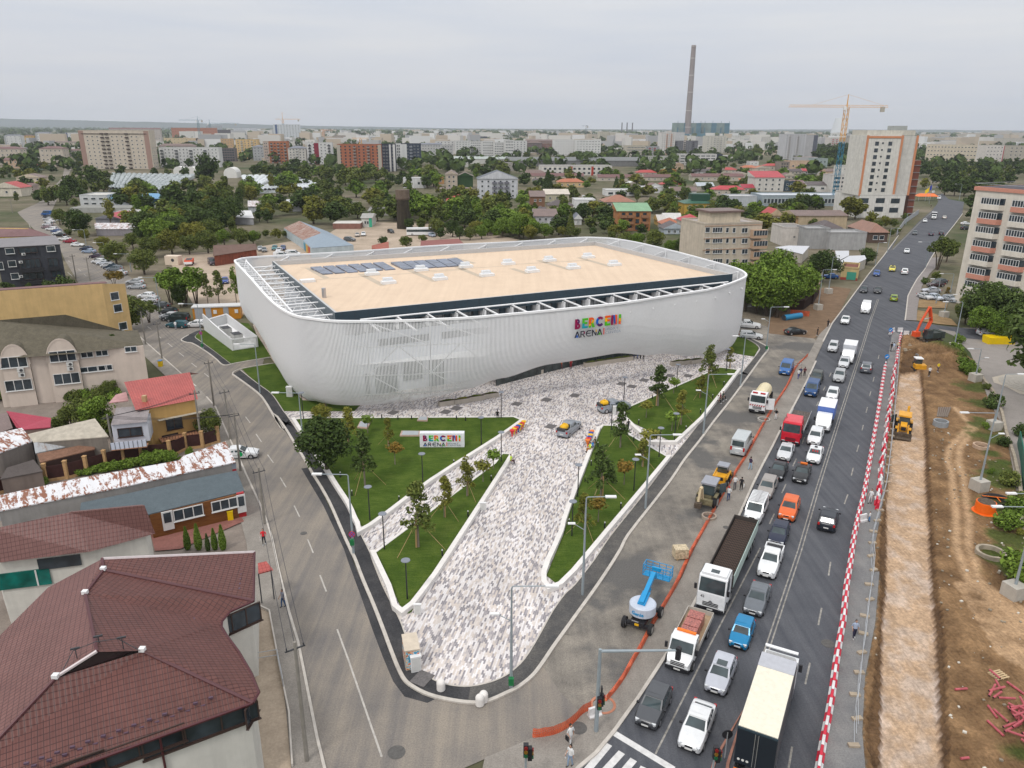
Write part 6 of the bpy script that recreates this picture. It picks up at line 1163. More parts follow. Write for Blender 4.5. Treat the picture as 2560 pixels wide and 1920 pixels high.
for i,p in Q4(W_):
 if i>1:m=MB();m.box((p.x,p.y,1.15),(.38,.38,2.3));m.box((p.x,p.y,2.33),(.46,.46,.08));m.obj('pillar',PIL,Q5)
 if i:q=W_[i-1];a=p.lerp(q,.03);b=q.lerp(p,.03);m=MB();nn=Qa((-(b-a).y,(b-a).x,0)).normalized()*.04;m.QY([(v.x,v.y)for v in(a-nn,b-nn,b+nn,a+nn)],.35,1.95);m.obj('panel',PAN,Q5);m=MB();nn*=3;m.QY([(v.x,v.y)for v in(a-nn,b-nn,b+nn,a+nn)],0,.36);m.obj('plinth',PIL,Q5)
m=MB();p=G('f',0,290);q=G('f',900,210);m.QY([(p.x,p.y),(q.x,q.y),(q.x,q.y+.1),(p.x,p.y+.1)],0,2.4);tag(m.obj('metal_fence',wm((.10,.12,.125))),'dark green grey sheet fence under the vines of the beige building','fence')
MTL=QB('maroon metal tiles',(.115,.043,.036),(.135,.052,.043),.30,.36,(.4,.33,.38));MTL2=QB('dusty maroon tiles',(.165,.078,.07),(.185,.09,.08),.30,.36,(.5,.45,.48));OFFW=Qg('m',(.62,.60,.55),.12)
Q5=Qe('house',G('h',200,300),'house with a dusty maroon hipped roof and a green glass bay behind the largest roof','house')
r0,r1=G('f',592,1318,9.2),G('f',1248,1255,9.2);e=[G('f',-80,1462,6.8),G('f',-80,1700+60,6.4),G('f',0,1659+50,6.4),G('f',780,1655,6.4),G('f',1290,1532,6.4),G('f',1342,1500,6.4)]
m=MB();m.QZ([e[1],e[3],e[5],r0,G('f',-80,1462,9.)]);m.QZ([r0,e[5],r1]);m.QZ([r0,r1,r1+Qa((-3,5,-2.6)),r0+Qa((-3,5,-2.6))]);m.obj('roof',MTL2,Q5)
m=MB();rc_=[e[5]+Qa((-.6,.3,0)),e[4]+Qa((-.5,.4,0)),e[3]+Qa((0,.6,0)),e[1]+Qa((0,.6,0)),e[0]+Qa((0,-.5,0)),r1+Qa((-1,-.6,0))];m.QY([(p.x,p.y)for p in rc_],0,6.3);m.obj('wall',OFFW,Q5);f=Xf(Q5,rc_[2],rc_[3])
m=MB();m.box((0,-.06,0),(5.4,.12,1.5));m.box((1.7,-.08,0),(.12,.16,1.5),mi=1);f.putpx(m.mesh('green_glass_bay',[QC('green glass',(.0,.11,.09)),WFR]),'green_glass_bay','h',110,215);m=MB();m.box((0,-.06,0),(3.2,.12,1.0));f.putpx(m.mesh('window',[Xb]),'window','h',460,75)
Q5=Qe('villa',G('h',1300,900),'large white building with a many sided maroon tile roof filling the bottom left','house');ez=6.6
def V(x,y,z):return G('h',x,y,z)
h1=V(795,140,9.6);h0=V(785,52,9.9);k1=V(655,322,9.7);g1=V(745,768,10.3);d0=V(430,968,9.5);d1=V(1095,762,9.5);q1=V(1948,378,ez);q2=V(1705,532,ez);q0=V(1955,0,ez+.1);q3=V(1700,572,ez);q4=V(1740,640,ez);q5=V(1830,760,ez);q6=V(1930,930,ez);q7=V(1990,1080,ez);q8=V(1942,1160,ez);q9=V(540,1670,ez);qA=V(-160,1900,ez);qB=V(-260,1700,ez+.4)
m=MB();m.QZ([h0,h1,q1,q0]);m.obj('roof_wing',MTL,Q5)
m=MB();m.QZ([h1,k1,q2,V(1770,456,ez),q1]);m.obj('roof_valley',MTL,Q5)
m=MB();m.QZ([k1,g1,V(1100,758,9.62),q8,q7,q6,q5,q4,q3,q2]);m.obj('roof_main',MTL,Q5)
m=MB();m.QZ([d0,qB,qA,q9,q8,d1]);m.obj('roof_front',MTL,Q5)
m=MB();m.QZ([h0,V(370,272,8.4),V(0,640,7.2),V(-260,900,7.),qB,d0,g1,k1,h1][::-1]);m.obj('roof_left',MTL2,Q5)
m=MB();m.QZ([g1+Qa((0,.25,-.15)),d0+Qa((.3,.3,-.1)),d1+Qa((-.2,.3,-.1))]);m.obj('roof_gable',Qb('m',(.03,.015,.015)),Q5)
RIDG=Qb('m',(.10,.035,.04),.5);m=MB()
for a,b in((g1,k1),(h1,h0),(h1,q1),(d1,q8),(d0,qB),(k1,h1)):m.Q0(a+Qa((0,0,.03)),b+Qa((0,0,.03)),.11,n=6)
m.obj('ridge_caps',RIDG,Q5);m=MB()
for a,b in((g1,d0),):m.Q0(a+Qa((0,0,.06)),b+Qa((0,0,.06)),.10,n=5)
m.Q0(h0,q0,.12,n=5);m.obj('white_flashing',Qb('m',(.62,.55,.55)),Q5)
for p in(k1,h1,d0,d1):m=MB();m.box((p.x,p.y,p.z+.15),(.35,.3,.25));m.obj('finial',QV,Q5)
GUT=Qb('m',(.08,.02,.025),.4);m=MB();m.path([q0,q1,V(1770,456,ez),q2,q3,q4,q5,q6,q7,q8,q9,qA],.09,5);m.obj('gutter',GUT,Q5)
ring=[q0,q1,V(1770,456,ez),q2,q3,q5,q6,q7,q8,q9,qA,V(-200,1300,ez),V(500,420,ez),V(900,150,ez)];cc=V(1000,800,ez);rw=[p.lerp(cc,.035)for p in ring];m=MB();m.QY([(p.x,p.y)for p in rw],0,ez-.1);m.obj('wall',OFFW,Q5)
f=Xf(Q5,rw[8],rw[9])
for x,y,w_ in((1555,1350,6.6),(880,1560,7.5),(580,1650,3.)):f.win('h',x,y+10,w_,1.3,3,'b')
f=Xf(Q5,rw[7],rw[8]);f.putpx(Qt(1.6,1.4,1,'b'),'window','h',1925,1215);f=Xf(Q5,rw[1],rw[2]);f.putpx(Qt(3.4,1.6,3,'b'),'window','h',1835,520)
q=V(1245,1440,ez);m=MB();fx=Xf(Q5,rw[8],rw[9]);pq=Qq(rw[8],rw[9],'h',1250,1500);m.Q0((pq.x,pq.y-.12,.2),(pq.x,pq.y-.12,6.4),.07);m.obj('drainpipe',GUT,Q5)
m=MB()
for i in Q3(16):
 x=1480+i*24;
 for j in Q3(2):p=V(1490+i*17+j*65,522+i*34+j*22,6.95 if j else 7.2);m.box((p.x,p.y,p.z+.07),(.12,.22,.12),.5)
for i in Q3(13):
 for j in Q3(2):p=V(1620-i*118+j*-60,1125+i*42+j*60,7.3-j*.3);m.box((p.x,p.y,p.z+.05),(.25,.12,.12),.3)
for i in Q3(8):
 for j in Q3(2):p=V(1795-i*3+j*65,45+i*36-j*10,7.0-j*.15);m.box((p.x,p.y,p.z+.05),(.12,.2,.12),0)
m.obj('snow_guards',Qb('m',(.10,.06,.09),.5),Q5)
m=MB()
for x,y in((590,745),(765,650),(945,660)):p=V(x,y+60,10);m.Q0((p.x,p.y,9.5),(p.x,p.y,10.6),.03);m.box((p.x,p.y,10.6),(.5,.1,.1),.4)
m.path([V(470,930,9.7),V(560,760,10.4),V(730,690,10.6),V(905,665,10.5),V(1060,750,9.8)],.025,4);m.obj('roof_aerials',Xd,Q5)
p=V(1985,170,5.2);c_=Qe('entrance_canopy',(p.x,p.y,0),'small red canopy over the side door at the street','canopy');m=MB();a,b,c,d=[G('h',*k)for k in((1980,85,3.4),(2045,70,3.4),(2098,135,3.1),(1985,165,3.1))];m.QZ([a,b,c,d]);m.QZ([p-Qa((0,0,.1))for p in(d,c,b,a)]);m.obj('canopy_roof',REDT,c_);m=MB();m.Q0((c.x-.2,c.y,0),(c.x-.2,c.y,3.1),.06);m.Q0((d.x,d.y,0),(d.x,d.y,3.1),.06);m.obj('post',Xd,c_)
m=MB();p=V(1230,75,0);QL(m,Gs('h',[(1960,420),(2065,470),(2140,880),(2215,1250),(2240,1659)]),0,.12,.1,.35);tag(m.obj('terrace_edge',KERB),'low edge along the tiled forecourt beside the large maroon roof','wall')
rl_=Gs('h',[(1950,860),(2135,830),(2170,1000),(2180,1060)]);m=MB()
for a,b in zip(rl_,rl_[1:]):
 for z in(.5,1.0):m.Q0((a.x,a.y,z),(b.x,b.y,z),.03)
for a in rl_:m.Q0((a.x,a.y,0),(a.x,a.y,1.05),.035)
tag(m.obj('handrail',Xc),'silver handrail round the steps of the maroon roofed building','railing')
J0,J1,J2,J3=G('J',300,795),G('J',945,1272),G('J',1518,1185),G('J',820,640);Q5=Qe('plant_enclosure',(J0+J2)/2,'white slatted enclosure with machines inside beside the arena','enclosure')
hA=zof(J0,'J',262,420);hB=zof(J1,'J',945,1000);hC=zof(J2,'J',1495,930);hD=hA*.62;m=MB();
def slatwall(m,a,b,ha,hb,curve=0,sp=.22):
 n=int((b-a).length/sp);d=(b-a).normalized();nn=Qa((-d.y,d.x,0))
 for k in Q3(n+1):
  p=a.lerp(b,k/n);t=k/n;h=ha+(hb-ha)*(t if not curve else t+curve*math.sin(math.pi*t));m.box((p.x,p.y,h/2+.1),(.07,.24,h),math.atan2(d.y,d.x))
for a,b,ha,hb in((J0,J1,hA,hB),(J1,J2,hB,hC),(J2,J3,hC,hD),(J3,J0,hD,hD)):slatwall(m,a,b,ha,hb,.12 if a is J0 else 0)
m.obj('slats',FAC,Q5);m=MB();
for a,b,ha,hb in((J0,J1,hA,hB),(J1,J2,hB,hC),(J2,J3,hC,hD),(J3,J0,hD,hD)):m.Q0((*a.xy,ha*.97),(*b.xy,hb*.97),.1,n=5)
m.QZ([(p.x,p.y,.16)for p in(J0,J1,J2,J3)]);m.obj('frame',FAC,Q5)
for g,x,y in(('J',770,720),('J',1020,860)):p=G(g,x,y,1.8);q=Qe('cooling_unit',(p.x,p.y,.16),'cooling unit with black fan top inside the slatted enclosure, '+('rear one' if x<900 else 'front one'),'machine',math.atan2((J1-J0).y,(J1-J0).x),'cooling units in the enclosure');m=MB();m.box((0,0,.8),(2.6,1.7,1.6));Qc(q,'casing',m,wm((.5,.5,.48)));m=MB();m.box((0,0,1.63),(2.4,1.6,.06));Qc(q,'fan_top',m,QU)
a,b=G('J',40,560),G('J',1130,520);Q5=Qe('site_cabin',(a+b)/2,'long orange and grey site cabin with white roof beside the arena','cabin');dd=(b-a).normalized();nn=Qa((-dd.y,dd.x,0));m=MB();m.QY([(p.x,p.y)for p in(a,b,b+nn*2.6,a+nn*2.6)],0,2.7);m.obj('wall',Qb('m',(.58,.24,.02)),Q5);m=MB();m.QY([(p.x,p.y)for p in(a-dd*.2-nn*.2,b+dd*.2-nn*.2,b+dd*.2+nn*2.8,a-dd*.2+nn*2.8)],2.7,2.95);m.obj('roof',Qb('m',(.6,.6,.6)),Q5);f=Xf(Q5,a,b)
for t,w_ in((.13,.17),(.33,.12),(.70,.11)):m=MB();m.box((0,-.04,1.35),(f.len*w_,.08,2.6));f.put(m.mesh('grey_panel',Qb('m',(.38,.39,.42))),'grey_panel',f.len*t,0)
for t in(.47,.92):m=MB();m.box((0,-.06,1.7),(.7,.1,.8));f.put(m.mesh('window',QV),'window',f.len*t,0)
bld('b',125,285,478,292,14,BRK_,'orange brick unfinished block with a blue side, left of the pale one',7,5,2.,1.3,fr='n',sc=0,bal=(0,2,4),Qn=(.3,.27,.25));bld('b',75,120,470,292,14,(.5,.42,.36),'narrow pinkish block behind the orange brick one',7,2)
bld('b',-20,80,455,335,12,(.40,.41,.42),'pale grey hipped block left of the orange brick block',5,3,QT='hip',Ql=GRYR,Qm=2);bld('b',285,440,485,348,14,(.58,.56,.52),'pale block with white balconies between two unfinished blocks',6,5,bal=(2,),Qn=(.6,.6,.58),QT='hip',Ql=GRYR,Qm=2.5)
bld('b',450,665,487,302,13,WH,'white block with black balconies and one dark red column',7,6,1.3,1.2,bal=(0,5),Qn=(.05,.05,.06),Qo=[(.38,5,(.22,.01,.03))],skip=(2,));bld('b',715,1088,562,318,13,(.40,.15,.085),'largest orange brick unfinished apartment block in the middle',9,9,1.6,1.4,fr='n',bal=(3,6),Qn=(.33,.27,.24),cap=81,Qo=[(.03,3,(.42,.38,.32)),(.97,3,(.42,.38,.32))])
bld('b',1090,1212,548,315,13,(.04,.05,.075),'tall navy block with white stripes next to the largest orange block',8,4,1.6,1.,Qo=[(.62,1.6,WH),(.9,2,WH)]);bld('b',1260,1430,530,312,13,(.05,.065,.095),'navy and white apartment block with white vertical stripes',8,5,1.6,1.,bal=(2,),Qn=(.3,.32,.36),Qo=[(.04,3.5,WH),(.2,3.5,WH)]);bld('b',1212,1262,525,312,12,WH,'slim white and navy striped tower beside the navy one',8,2)
bld('b',1428,1605,435,315,14,(.50,.50,.50),'grey block with twin pointed gables',5,7,QT='gx',Ql=GRYR,Qm=2);bld('b',1600,1705,445,322,14,(.46,.46,.46),'taller pale grey end block behind the poplars',5,4)
for i,(x0,x1,yb,yt)in Q4(((1555,1720,395,288),(1722,1860,398,285),(1850,1950,418,292),(1955,2055,425,288),(2055,2145,428,300),(2150,2230,432,280))):bld('b',x0,x1,yb,yt,14,(.62,.62,.61),['white block with dark windows, first of the long white row from the left','second block of the long white row','third block of the long white row, slightly nearer','fourth block of the long white row','fifth and lowest block of the long white row','taller white block at the right end of the long white row'][i],6,5,1.6,1.2,fr='n')
bld('b',680,880,305,238,14,(.40,.34,.30),'brown terraced block behind the unfinished ones',3,8,2.,1.);bld('b',985,1190,302,252,14,(.60,.48,.30),'cream yellow unfinished block near the horizon line',3,9,fr='n');bld('b',525,690,305,256,14,(.52,.42,.32),'tan block behind the white and red one',3,6);bld('b',1550,1690,288,240,14,(.52,.49,.42),'beige block behind the white row',3,6);bld('b',1930,2000,300,248,12,(.07,.08,.11),'small dark block above the white row',3,3,fr='n')
r_,c,H,f=bld('b',160,392,278,143,16,(.62,.65,.68),'white concrete frame tower with blue glazing under a crane',11,9,1.9,1.5,fr='n',cap=99,Qo=[(.1,6,(.03,.08,.2))])
bld('b',1705,2212,482,440,60,(.62,.61,.58),'wide white warehouse with pale green roof',QT='gx',Ql=(.36,.40,.37),Qm=2,name='warehouse',cat='warehouse');bld('b',1650,1835,510,478,22,(.56,.55,.53),'small shop hall with turquoise stripe next to the warehouse',Ql=(.4,.39,.37),name='shop_hall',cat='shop',Qo=[(.3,3,(.1,.45,.38))]);bld('b',2030,2225,545,482,24,(.36,.34,.31),'brown grey concrete box building above the grey roofed house',2,4,.9,.8,fr='n',name='office_building',sc=0)
bld('c',-20,1140,505,455,55,(.20,.20,.20),'enormous low warehouse with a dark grey roof',QT='gx',Ql=(.13,.135,.13),Qm=3,name='warehouse',cat='warehouse')
bld('b',1272,1462,692,612,11,(.68,.68,.68),'small white cube house behind the park trees',1,2,1.6,1.8,**HH,Ql=(.6,.6,.6));bld('b',1465,1625,655,605,9,(.45,.24,.10),'orange brown low house with dark flat roof',1,4,Ql=(.2,.2,.24),**HH)
bld('b',1640,1740,692,575,16,(.52,.44,.36),'cream villa whose gable is covered in ivy',3,2,QT='gy',Ql=BRN,Qm=2.6,**HH);bld('b',1742,1875,690,590,10,(.03,.07,.025),'ivy covered wing of the cream villa',QT='gy',Ql=BRN,Qm=2.6,**HH)
r_,c,H,f=bld('b',1915,2260,780,612,15,(.60,.61,.64),'tall white apartment house with dark slate pitched roof and grey balconies',4,6,1.2,1.2,QT='gy',Ql=(.08,.09,.11),Qm=4.5,name='apartment_house',cat='house',bal=(2,3,4),Qn=(.16,.16,.19))
bld('b',1592,1865,770,712,9,(.50,.42,.37),'pinkish beige blank walled house above the red roof',QT='mono',Ql=BRN,Qm=1.2,**HH);bld('b',1650,1860,860,800,12,(.55,.45,.33),'cream house with a bright red hipped roof beside a dark conifer',1,4,QT='hip',Ql=REDR,Qm=2.6,**HH);bld('b',1955,2050,860,795,8,(.45,.37,.27),'small beige house right of the red roofed one',1,2,**HH)
w0=[G('A',1090,115,3.0),G('A',1210,222,3.0),G('A',1790,182,3.0),G('A',1360,5,5.0)]
Q5=Qe('workshop',G('A',1200,200),'long workshop with rusty red and blue grey roof halves behind the arena','workshop');rA=G('b',375,975,5.6);rB=G('A',1345,12,5.0);m=MB();L0=G('b',240,1035,3.2);L1=G('A',1090,112,3.1)
m.QZ([L0,L1,rB,rA]);m.obj('rusty_roof',RUSTH,Q5);m=MB();m.QZ([L1,G('A',1212,222,3.1),rB]);m.QZ([rB,G('A',1212,222,3.1),G('A',1790,182,3.1)]);R1=G('A',1790,182,3.1);m.QZ([rA,rB,R1,R1+(rA-rB)]);m.obj('blue_grey_roof',Qh('m',(.24,.30,.36),.12,.5,.5),Q5)
a=L1;b=G('A',1212,222,3.1);c=R1;d=L0;m=MB();m.QY([(p.x,p.y)for p in(d,a,b,c,c+(rA-rB),)],0,3.0);m.obj('wall',wm((.45,.52,.55)),Q5);f=Xf(Q5,a,b)
for t,cl in((.2,(.02,.25,.38)),(.45,(.6,.35,.05)),(.7,(.5,.08,.03))):m=MB();m.box((0,-.05,1.4),(f.len*.2,.1,2.6));f.put(m.mesh('door',Qb('m',cl)),'door',f.len*t,0)
Qd('brick_shed',[('A',-150,330),('A',-150,185),('A',440,160),('A',460,240)],'row of red brick sheds with dark openings behind the arena',Qh('m',(.16,.10,.08),.3,.8),(3.2,3.4,3.4,3.2),Qg('m',(.26,.08,.05),.3,1.));Qd('shed',[('i',1000,215),('i',1000,185),('i',1145,152),('i',1150,212)],'low roof with faded red sheets left of the round bush',QA('faded red sheets',(.36,.10,.07),(.25,.08,.05)),(3,3.6,3.6,3),wm((.3,.12,.1)));Qd('shed',[('i',1420,190),('i',1425,145),('i',1750,126),('i',1800,172)],'long low roof with plum red tiles right of the round bush',Qh('m',(.26,.11,.10),.15,.8),(3,3.8,3.8,3),wm((.3,.12,.1)))
bld('b',915,1000,1030,950,14,(.62,.62,.58),'white shed with a green door behind the parked white car',1,2,QT='gx',Ql=(.33,.32,.3),Qm=1.2,**SH,Qo=[(.9,1.2,(.05,.4,.25))]);bld('b',800,885,895,835,9,(.48,.46,.42),'ruined pale row of garages among trees',1,5,fr='n',Ql=(.35,.33,.3),name='garage',cat='garage');bld('b',665,905,1045,1010,9,(.27,.14,.11),'low brick shed with a white flat roof',Ql=(.6,.58,.54),**SH,parap=False);bld('b',975,1200,930,905,9,(.4,.38,.35),'low shed with a slanted grey roof near the water tower',QT='mono',Ql=(.25,.24,.23),Qm=1.,**SH)
p=G('b',1278,1040);H=zof(p,'b',1278,705);Q5=Qe('water_tower',p,'old ivy covered brick water tower with a wider weathered top','water tower');m=MB();m.Q0((p.x,p.y,0),(p.x,p.y,H*.74),2.9,2.5,n=12);m.obj('shaft',Qg('m',(.06,.05,.035),.4,1.2),Q5);m=MB();m.Q0((p.x,p.y,H*.74),(p.x,p.y,H*.78),2.6,3.0,n=14);m.Q0((p.x,p.y,H*.78),(p.x,p.y,H),3.0,2.9,n=14);m.obj('tank_top',Qg('m',(.17,.13,.10),.3,1.5),Q5)
bld('c',-30,128,422,285,14,(.62,.62,.61),'white and grey block at the right end of the white row',7,5,1.5,1.2,fr='n');bld('c',135,260,400,300,14,(.18,.14,.14),'brown block with dark balconies',5,5,QT='hip',Ql=BRN,Qm=2);bld('c',262,358,398,315,14,(.25,.14,.12),'red brown block left of the white grid block',5,4);bld('c',130,380,345,282,20,(.28,.20,.18),'long brown roofed block behind the white grid block',2,8,QT='gx',Ql=BRN,Qm=2.5)
bld('c',362,548,412,276,14,(.70,.70,.69),'white grid block, left half with small windows',6,8,1.1,1.2,fr='n',cap=60);bld('c',548,765,414,278,14,(.70,.70,.69),'white grid block, right half with larger windows',6,8,1.8,1.3,fr='n',cap=60)
for i,(x0,x1,yt)in Q4(((755,835,205),(842,935,212),(945,1068,222))):bld('c',x0,x1,282,yt,16,(.54,.50,.40),['cream patterned tower left of three thin chimneys','cream patterned tower below three thin chimneys','cream lower tower right of three thin chimneys'][i],6,5,1.8,1.2,bal=(1,3),Qn=(.6,.56,.46))
bld('c',150,290,268,222,16,(.50,.38,.27),'orange tan block near the horizon line',4,8,2,1,fr='n');bld('c',412,500,245,212,20,(.55,.56,.58),'pale far block left of the tiny crane',3,6,fr='n');bld('c',640,750,275,228,16,(.50,.44,.36),'beige far block right of the tiny crane',4,6)
bld('c',985,1148,445,328,16,(.50,.46,.38),'long cream panel block seen below the towers',5,12,1.8,1.2,cap=60);bld('c',1148,1268,420,335,16,(.36,.36,.38),'grey panel block with red balcony panels',5,5,1.8,1.2,bal=(1,3),Qn=(.35,.03,.03));bld('c',1278,1400,402,212,15,(.66,.64,.62),'white tower with orange balconies beside the chimney',10,6,1.4,1.2,bal=(2,4),Qn=(.6,.3,.18),cap=60);bld('c',1400,1478,398,212,15,(.56,.56,.57),'plain grey white flank tower beside the chimney base',0,0)
bld('c',1368,1600,398,285,15,(.16,.16,.18),'black and white apartment block in front of the chimney',7,9,1.4,1.2,bal=(1,4,7),Qn=(.05,.05,.06),Qo=[(.05,4,WH),(.5,4,(.5,.45,.42))],cap=60);bld('c',1668,1845,390,243,15,(.58,.56,.50),'pale tower with white balcony columns right of the chimney',9,6,1.4,1.1,bal=(2,3,4),Qn=(.66,.65,.62),cap=54);bld('c',1440,1762,495,402,16,(.64,.63,.61),'long white building with dark window bands',4,7,5,1.1,fr='n');bld('c',1762,1812,495,402,14,(.04,.05,.075),'navy end piece of the long white building',0,0)
bld('c',1150,1430,480,420,14,(.46,.46,.43),'low grey office row beside the big warehouse',3,14,1.2,1.1,cap=42);r_,c,H,f=bld('c',255,862,582,505,22,(.66,.64,.60),'long modern white terrace with stepped blocks and red details',2,14,2.2,1.8,fr='n',name='terrace_building',Qo=[(.42,2.2,(.4,.05,.03)),(.72,2,(.4,.05,.03))]);bld('c',1920,2055,310,240,18,(.62,.61,.58),'white block far behind right of the blue plant',4,7);bld('c',2130,2230,320,250,18,(.58,.56,.52),'far white block behind the arched roof',4,6)
PB=Qb('m',(.05,.17,.23),.6,0,.3,.2,.05);PB2=Qb('m',(.20,.27,.25),.6,0,.3,.2,.05)
for i,(x0,x1)in Q4(((1420,1625),(1652,1870))):
 c=Qr('c',x0,x1,262,40);H=zof(c[0],'c',x0,128);Q5=Qe('power_station',(c[0]+c[1])/2,['blue green power station block behind the tall chimney','blue green power station block right of the tall chimney'][i],'power plant');m=MB();m.QY([(p.x,p.y)for p in c],H*.25,H);
 L_=(c[1]-c[0]).length;d=(c[1]-c[0]).normalized()
 m.obj('boiler_house',PB2,Q5);f=Xf(Q5,c[0],c[1])
 for t in(.38,.9):m=MB();m.box((0,-.4,H*.62),(L_*.2,1,H*.76));f.put(m.mesh('blue_panel',PB),'blue_panel',L_*t,0)
 m=MB()
 for t in(.02,.33,.66,.98):p=c[0]+d*L_*t;m.box((p.x,p.y,H*.35),(5,5,H*.7));m.box((p.x,p.y,H+4),(1.2,1.2,8))
 m.box(((c[0].x+c[1].x)/2,c[0].y-3,H*.15),(L_*1.02,20,H*.3));m.obj('steel_supports',PB,Q5)
p=G('c',1510,262);H=zof(p,'P',1735,113);Q5=Qe('chimney_stack',p,'very tall concrete power station chimney with pale rings','chimney');m=MB();r0=14.5*p.y/2829;
W0=p.length*14/FPX;m.Q0((p.x,p.y,0),(p.x,p.y,H),W0*.52*1.05,W0*.36,n=24);m.obj('shaft',Qg('m',(.27,.225,.215),.15,.02),Q5)
for t in(.12,.3,.5,.68,.86,.985):m=MB();rr=W0*(.546-.186*t);m.Q0((p.x,p.y,H*t),(p.x,p.y,H*t+3),rr+1.,rr+1.,n=24);m.obj('ring',Qb('m',(.5,.46,.44)),Q5)
for i,x in Q4((946,990,1036)):
 p=G('c',x,240);H=zof(p,'c',x,127);W0=p.length*2.9/FPX;Q5=Qe('chimney_stack',p,['thin dark chimney, left of three in a row','thin dark chimney, middle of three in a row','thin dark chimney, right of three in a row'][i],'chimney',0,'three thin dark chimneys');m=MB();m.Q0((0,0,0),(0,0,H),W0*.6,W0*.45,n=10);Qc(Q5,'shaft',m,Qb('m',(.12,.11,.12)));m=MB();m.Q0((0,0,H*.96),(0,0,H),W0*.65,n=10);Qc(Q5,'top_ring',m,Xd)
p=G('u',1650,905);H=zof(p,'u',1650,742);Q5=Qe('cooling_tower',p,'pale waisted cooling tower behind the yellow crane','cooling tower');m=MB();W0=p.length*(150/3.456)/FPX;rr=[]
for k in Q3(9):t=k/8;r_=W0*.5*(1-.42*t**.75);rr.append([(p.x+r_*math.cos(a),p.y+r_*math.sin(a),H*t)for a in[2*math.pi*j/24 for j in Q3(24)]])
m.Q1(rr);m.obj('shell',Qg('m',(.62,.64,.66),.08,.03),Q5);m=MB();m.Q0((p.x-W0*.12,p.y-W0*.36,0),(p.x-W0*.06,p.y-W0*.3,H),1.2,n=4);m.obj('ladder_strip',Qb('m',(.3,.3,.33)),Q5)
def crane(g,x,yb,ytop,xl,xr,ym,lab,cm,cm2=None,split=.55,heading_=0.,r=None,wth=1.0,lift=.0):
 p=G(g,x,yb);H=zof(p,g,x,ym);HT=zof(p,g,x,ytop);k=p.length/FPX/RG[g][2];jl=(x-xl)*k;jr=(xr-x)*k;Q5=Qe('tower_crane',p,lab,'crane',heading_)
 s_=max(1.0,k*RG[g][2]*1.6)*wth
 def mast(z0,z1,mat,nm):
  m=MB();w_=s_;n=max(4,int((z1-z0)/(w_*2.2)))
  for sx in(-1,1):
   for sy in(-1,1):m.Q0((sx*w_,sy*w_,z0),(sx*w_,sy*w_,z1),.16*s_,n=4)
  for i in Q3(n):
   a=z0+(z1-z0)*i/n;b=z0+(z1-z0)*(i+1)/n;q=1 if i%2 else-1
   m.Q0((-w_*q,-w_,a),(w_*q,-w_,b),.11*s_,n=4);m.Q0((-w_,-w_*q,a),(-w_,w_*q,b),.11*s_,n=4);m.Q0((w_,-w_*q,a),(w_,w_*q,b),.11*s_,n=4)
  Qc(Q5,nm,m,mat)
 if cm2:mast(0,H*split,cm2,'lower_mast');mast(H*split,H,cm,'upper_mast')
 else:mast(0,H,cm,'mast')
 m=MB();w_=s_*.6;n=max(8,int(jl/(w_*3)))
 def J(t,yy,zz,L_):return(-L_*t,yy,H+zz+lift*L_*t)
 for L_,nm in((jl,'jib'),(-jr,'counter_jib')):
  m=MB();n=max(5,int(abs(L_)/(w_*3)))
  for yy,zz in((-w_,0),(w_,0),(0,w_*1.7)):m.Q0(J(0,yy,zz,L_),J(1,yy,zz,L_),.1*s_,n=4)
  for i in Q3(n):m.Q0(J(i/n,-w_,0,L_),J((i+.5)/n,0,w_*1.7,L_),.07*s_,n=4);m.Q0(J((i+.5)/n,0,w_*1.7,L_),J((i+1)/n,-w_,0,L_),.07*s_,n=4)
  Qc(Q5,nm,m,cm)
 m=MB();m.Q0((0,0,H),(0,0,HT),.35*s_,.2*s_,n=4);m.Q0((0,0,HT),(-jl*.6,0,H+w_*1.6),.05*s_,n=4);m.Q0((0,0,HT),(jr*.9,0,H+w_*1.6),.05*s_,n=4);Qc(Q5,'apex_and_ties',m,cm)
 m=MB();m.box((jr*.88,0,H-s_),(s_*1.8,s_*1.6,s_*2.6));Qc(Q5,'counterweight',m,wm((.45,.42,.36)));m=MB();m.box((-s_*1.6,-s_*1.4,H-s_*.6),(s_*1.4,s_*1.4,s_*1.8));Qc(Q5,'cab',m,QV);return Q5
CY=Qb('m',(.68,.34,.06),.5);CB=Qb('m',(.02,.17,.27),.5)
crane('u',1600,1500,540,1165,1905,650,'tall yellow tower crane with a blue lower mast',CY,CB,.66)
crane('b',245,270,38,190,385,100,'yellow and blue crane on the white frame tower',CY,CB,.8);crane('a',1735,330,70,1590,1770,108,'blue and orange crane over the far orange block',Qb('m',(.1,.22,.27)),None);crane('a',1825,260,100,1740,2050,135,'teal crane with a long jib at the far left centre',Qb('m',(.1,.22,.27)),None)
crane('b',588,300,180,560,665,195,'small orange crane behind the white and red block',Qb('m',(.6,.2,.05)),None);crane('c',640,235,150,602,652,157,'tiny dark crane against the sky',Qb('m',(.1,.12,.15)),None,lift=.0);crane('b',918,560,258,850,985,268,'yellow crane standing at the largest orange block',CY,None)
bld('d',125,305,462,228,18,(.54,.54,.56),'grey white tower block with many balconies left of the crane',11,7,1.5,1.2,bal=(1,4),Qn=(.5,.47,.45),cap=77,sc=0);bld('d',305,410,450,235,14,(.44,.44,.45),'blank grey flank of the tower block',0,0,Qo=[(.8,6,DGB)])
bld('d',520,610,378,258,16,(.62,.58,.55),'white block with red trims behind the crane mast',7,5,1.4,1.1,bal=(1,3),Qn=(.45,.08,.08));bld('d',612,700,360,258,16,(.42,.39,.36),'brown grey block beside the red trimmed one',0,0);bld('d',700,752,330,242,16,(.33,.31,.29),'plain brown slab behind',0,0);bld('d',745,820,460,270,16,(.47,.42,.33),'beige patterned tower left of the white hotel tower',10,4,1.4,1.1)
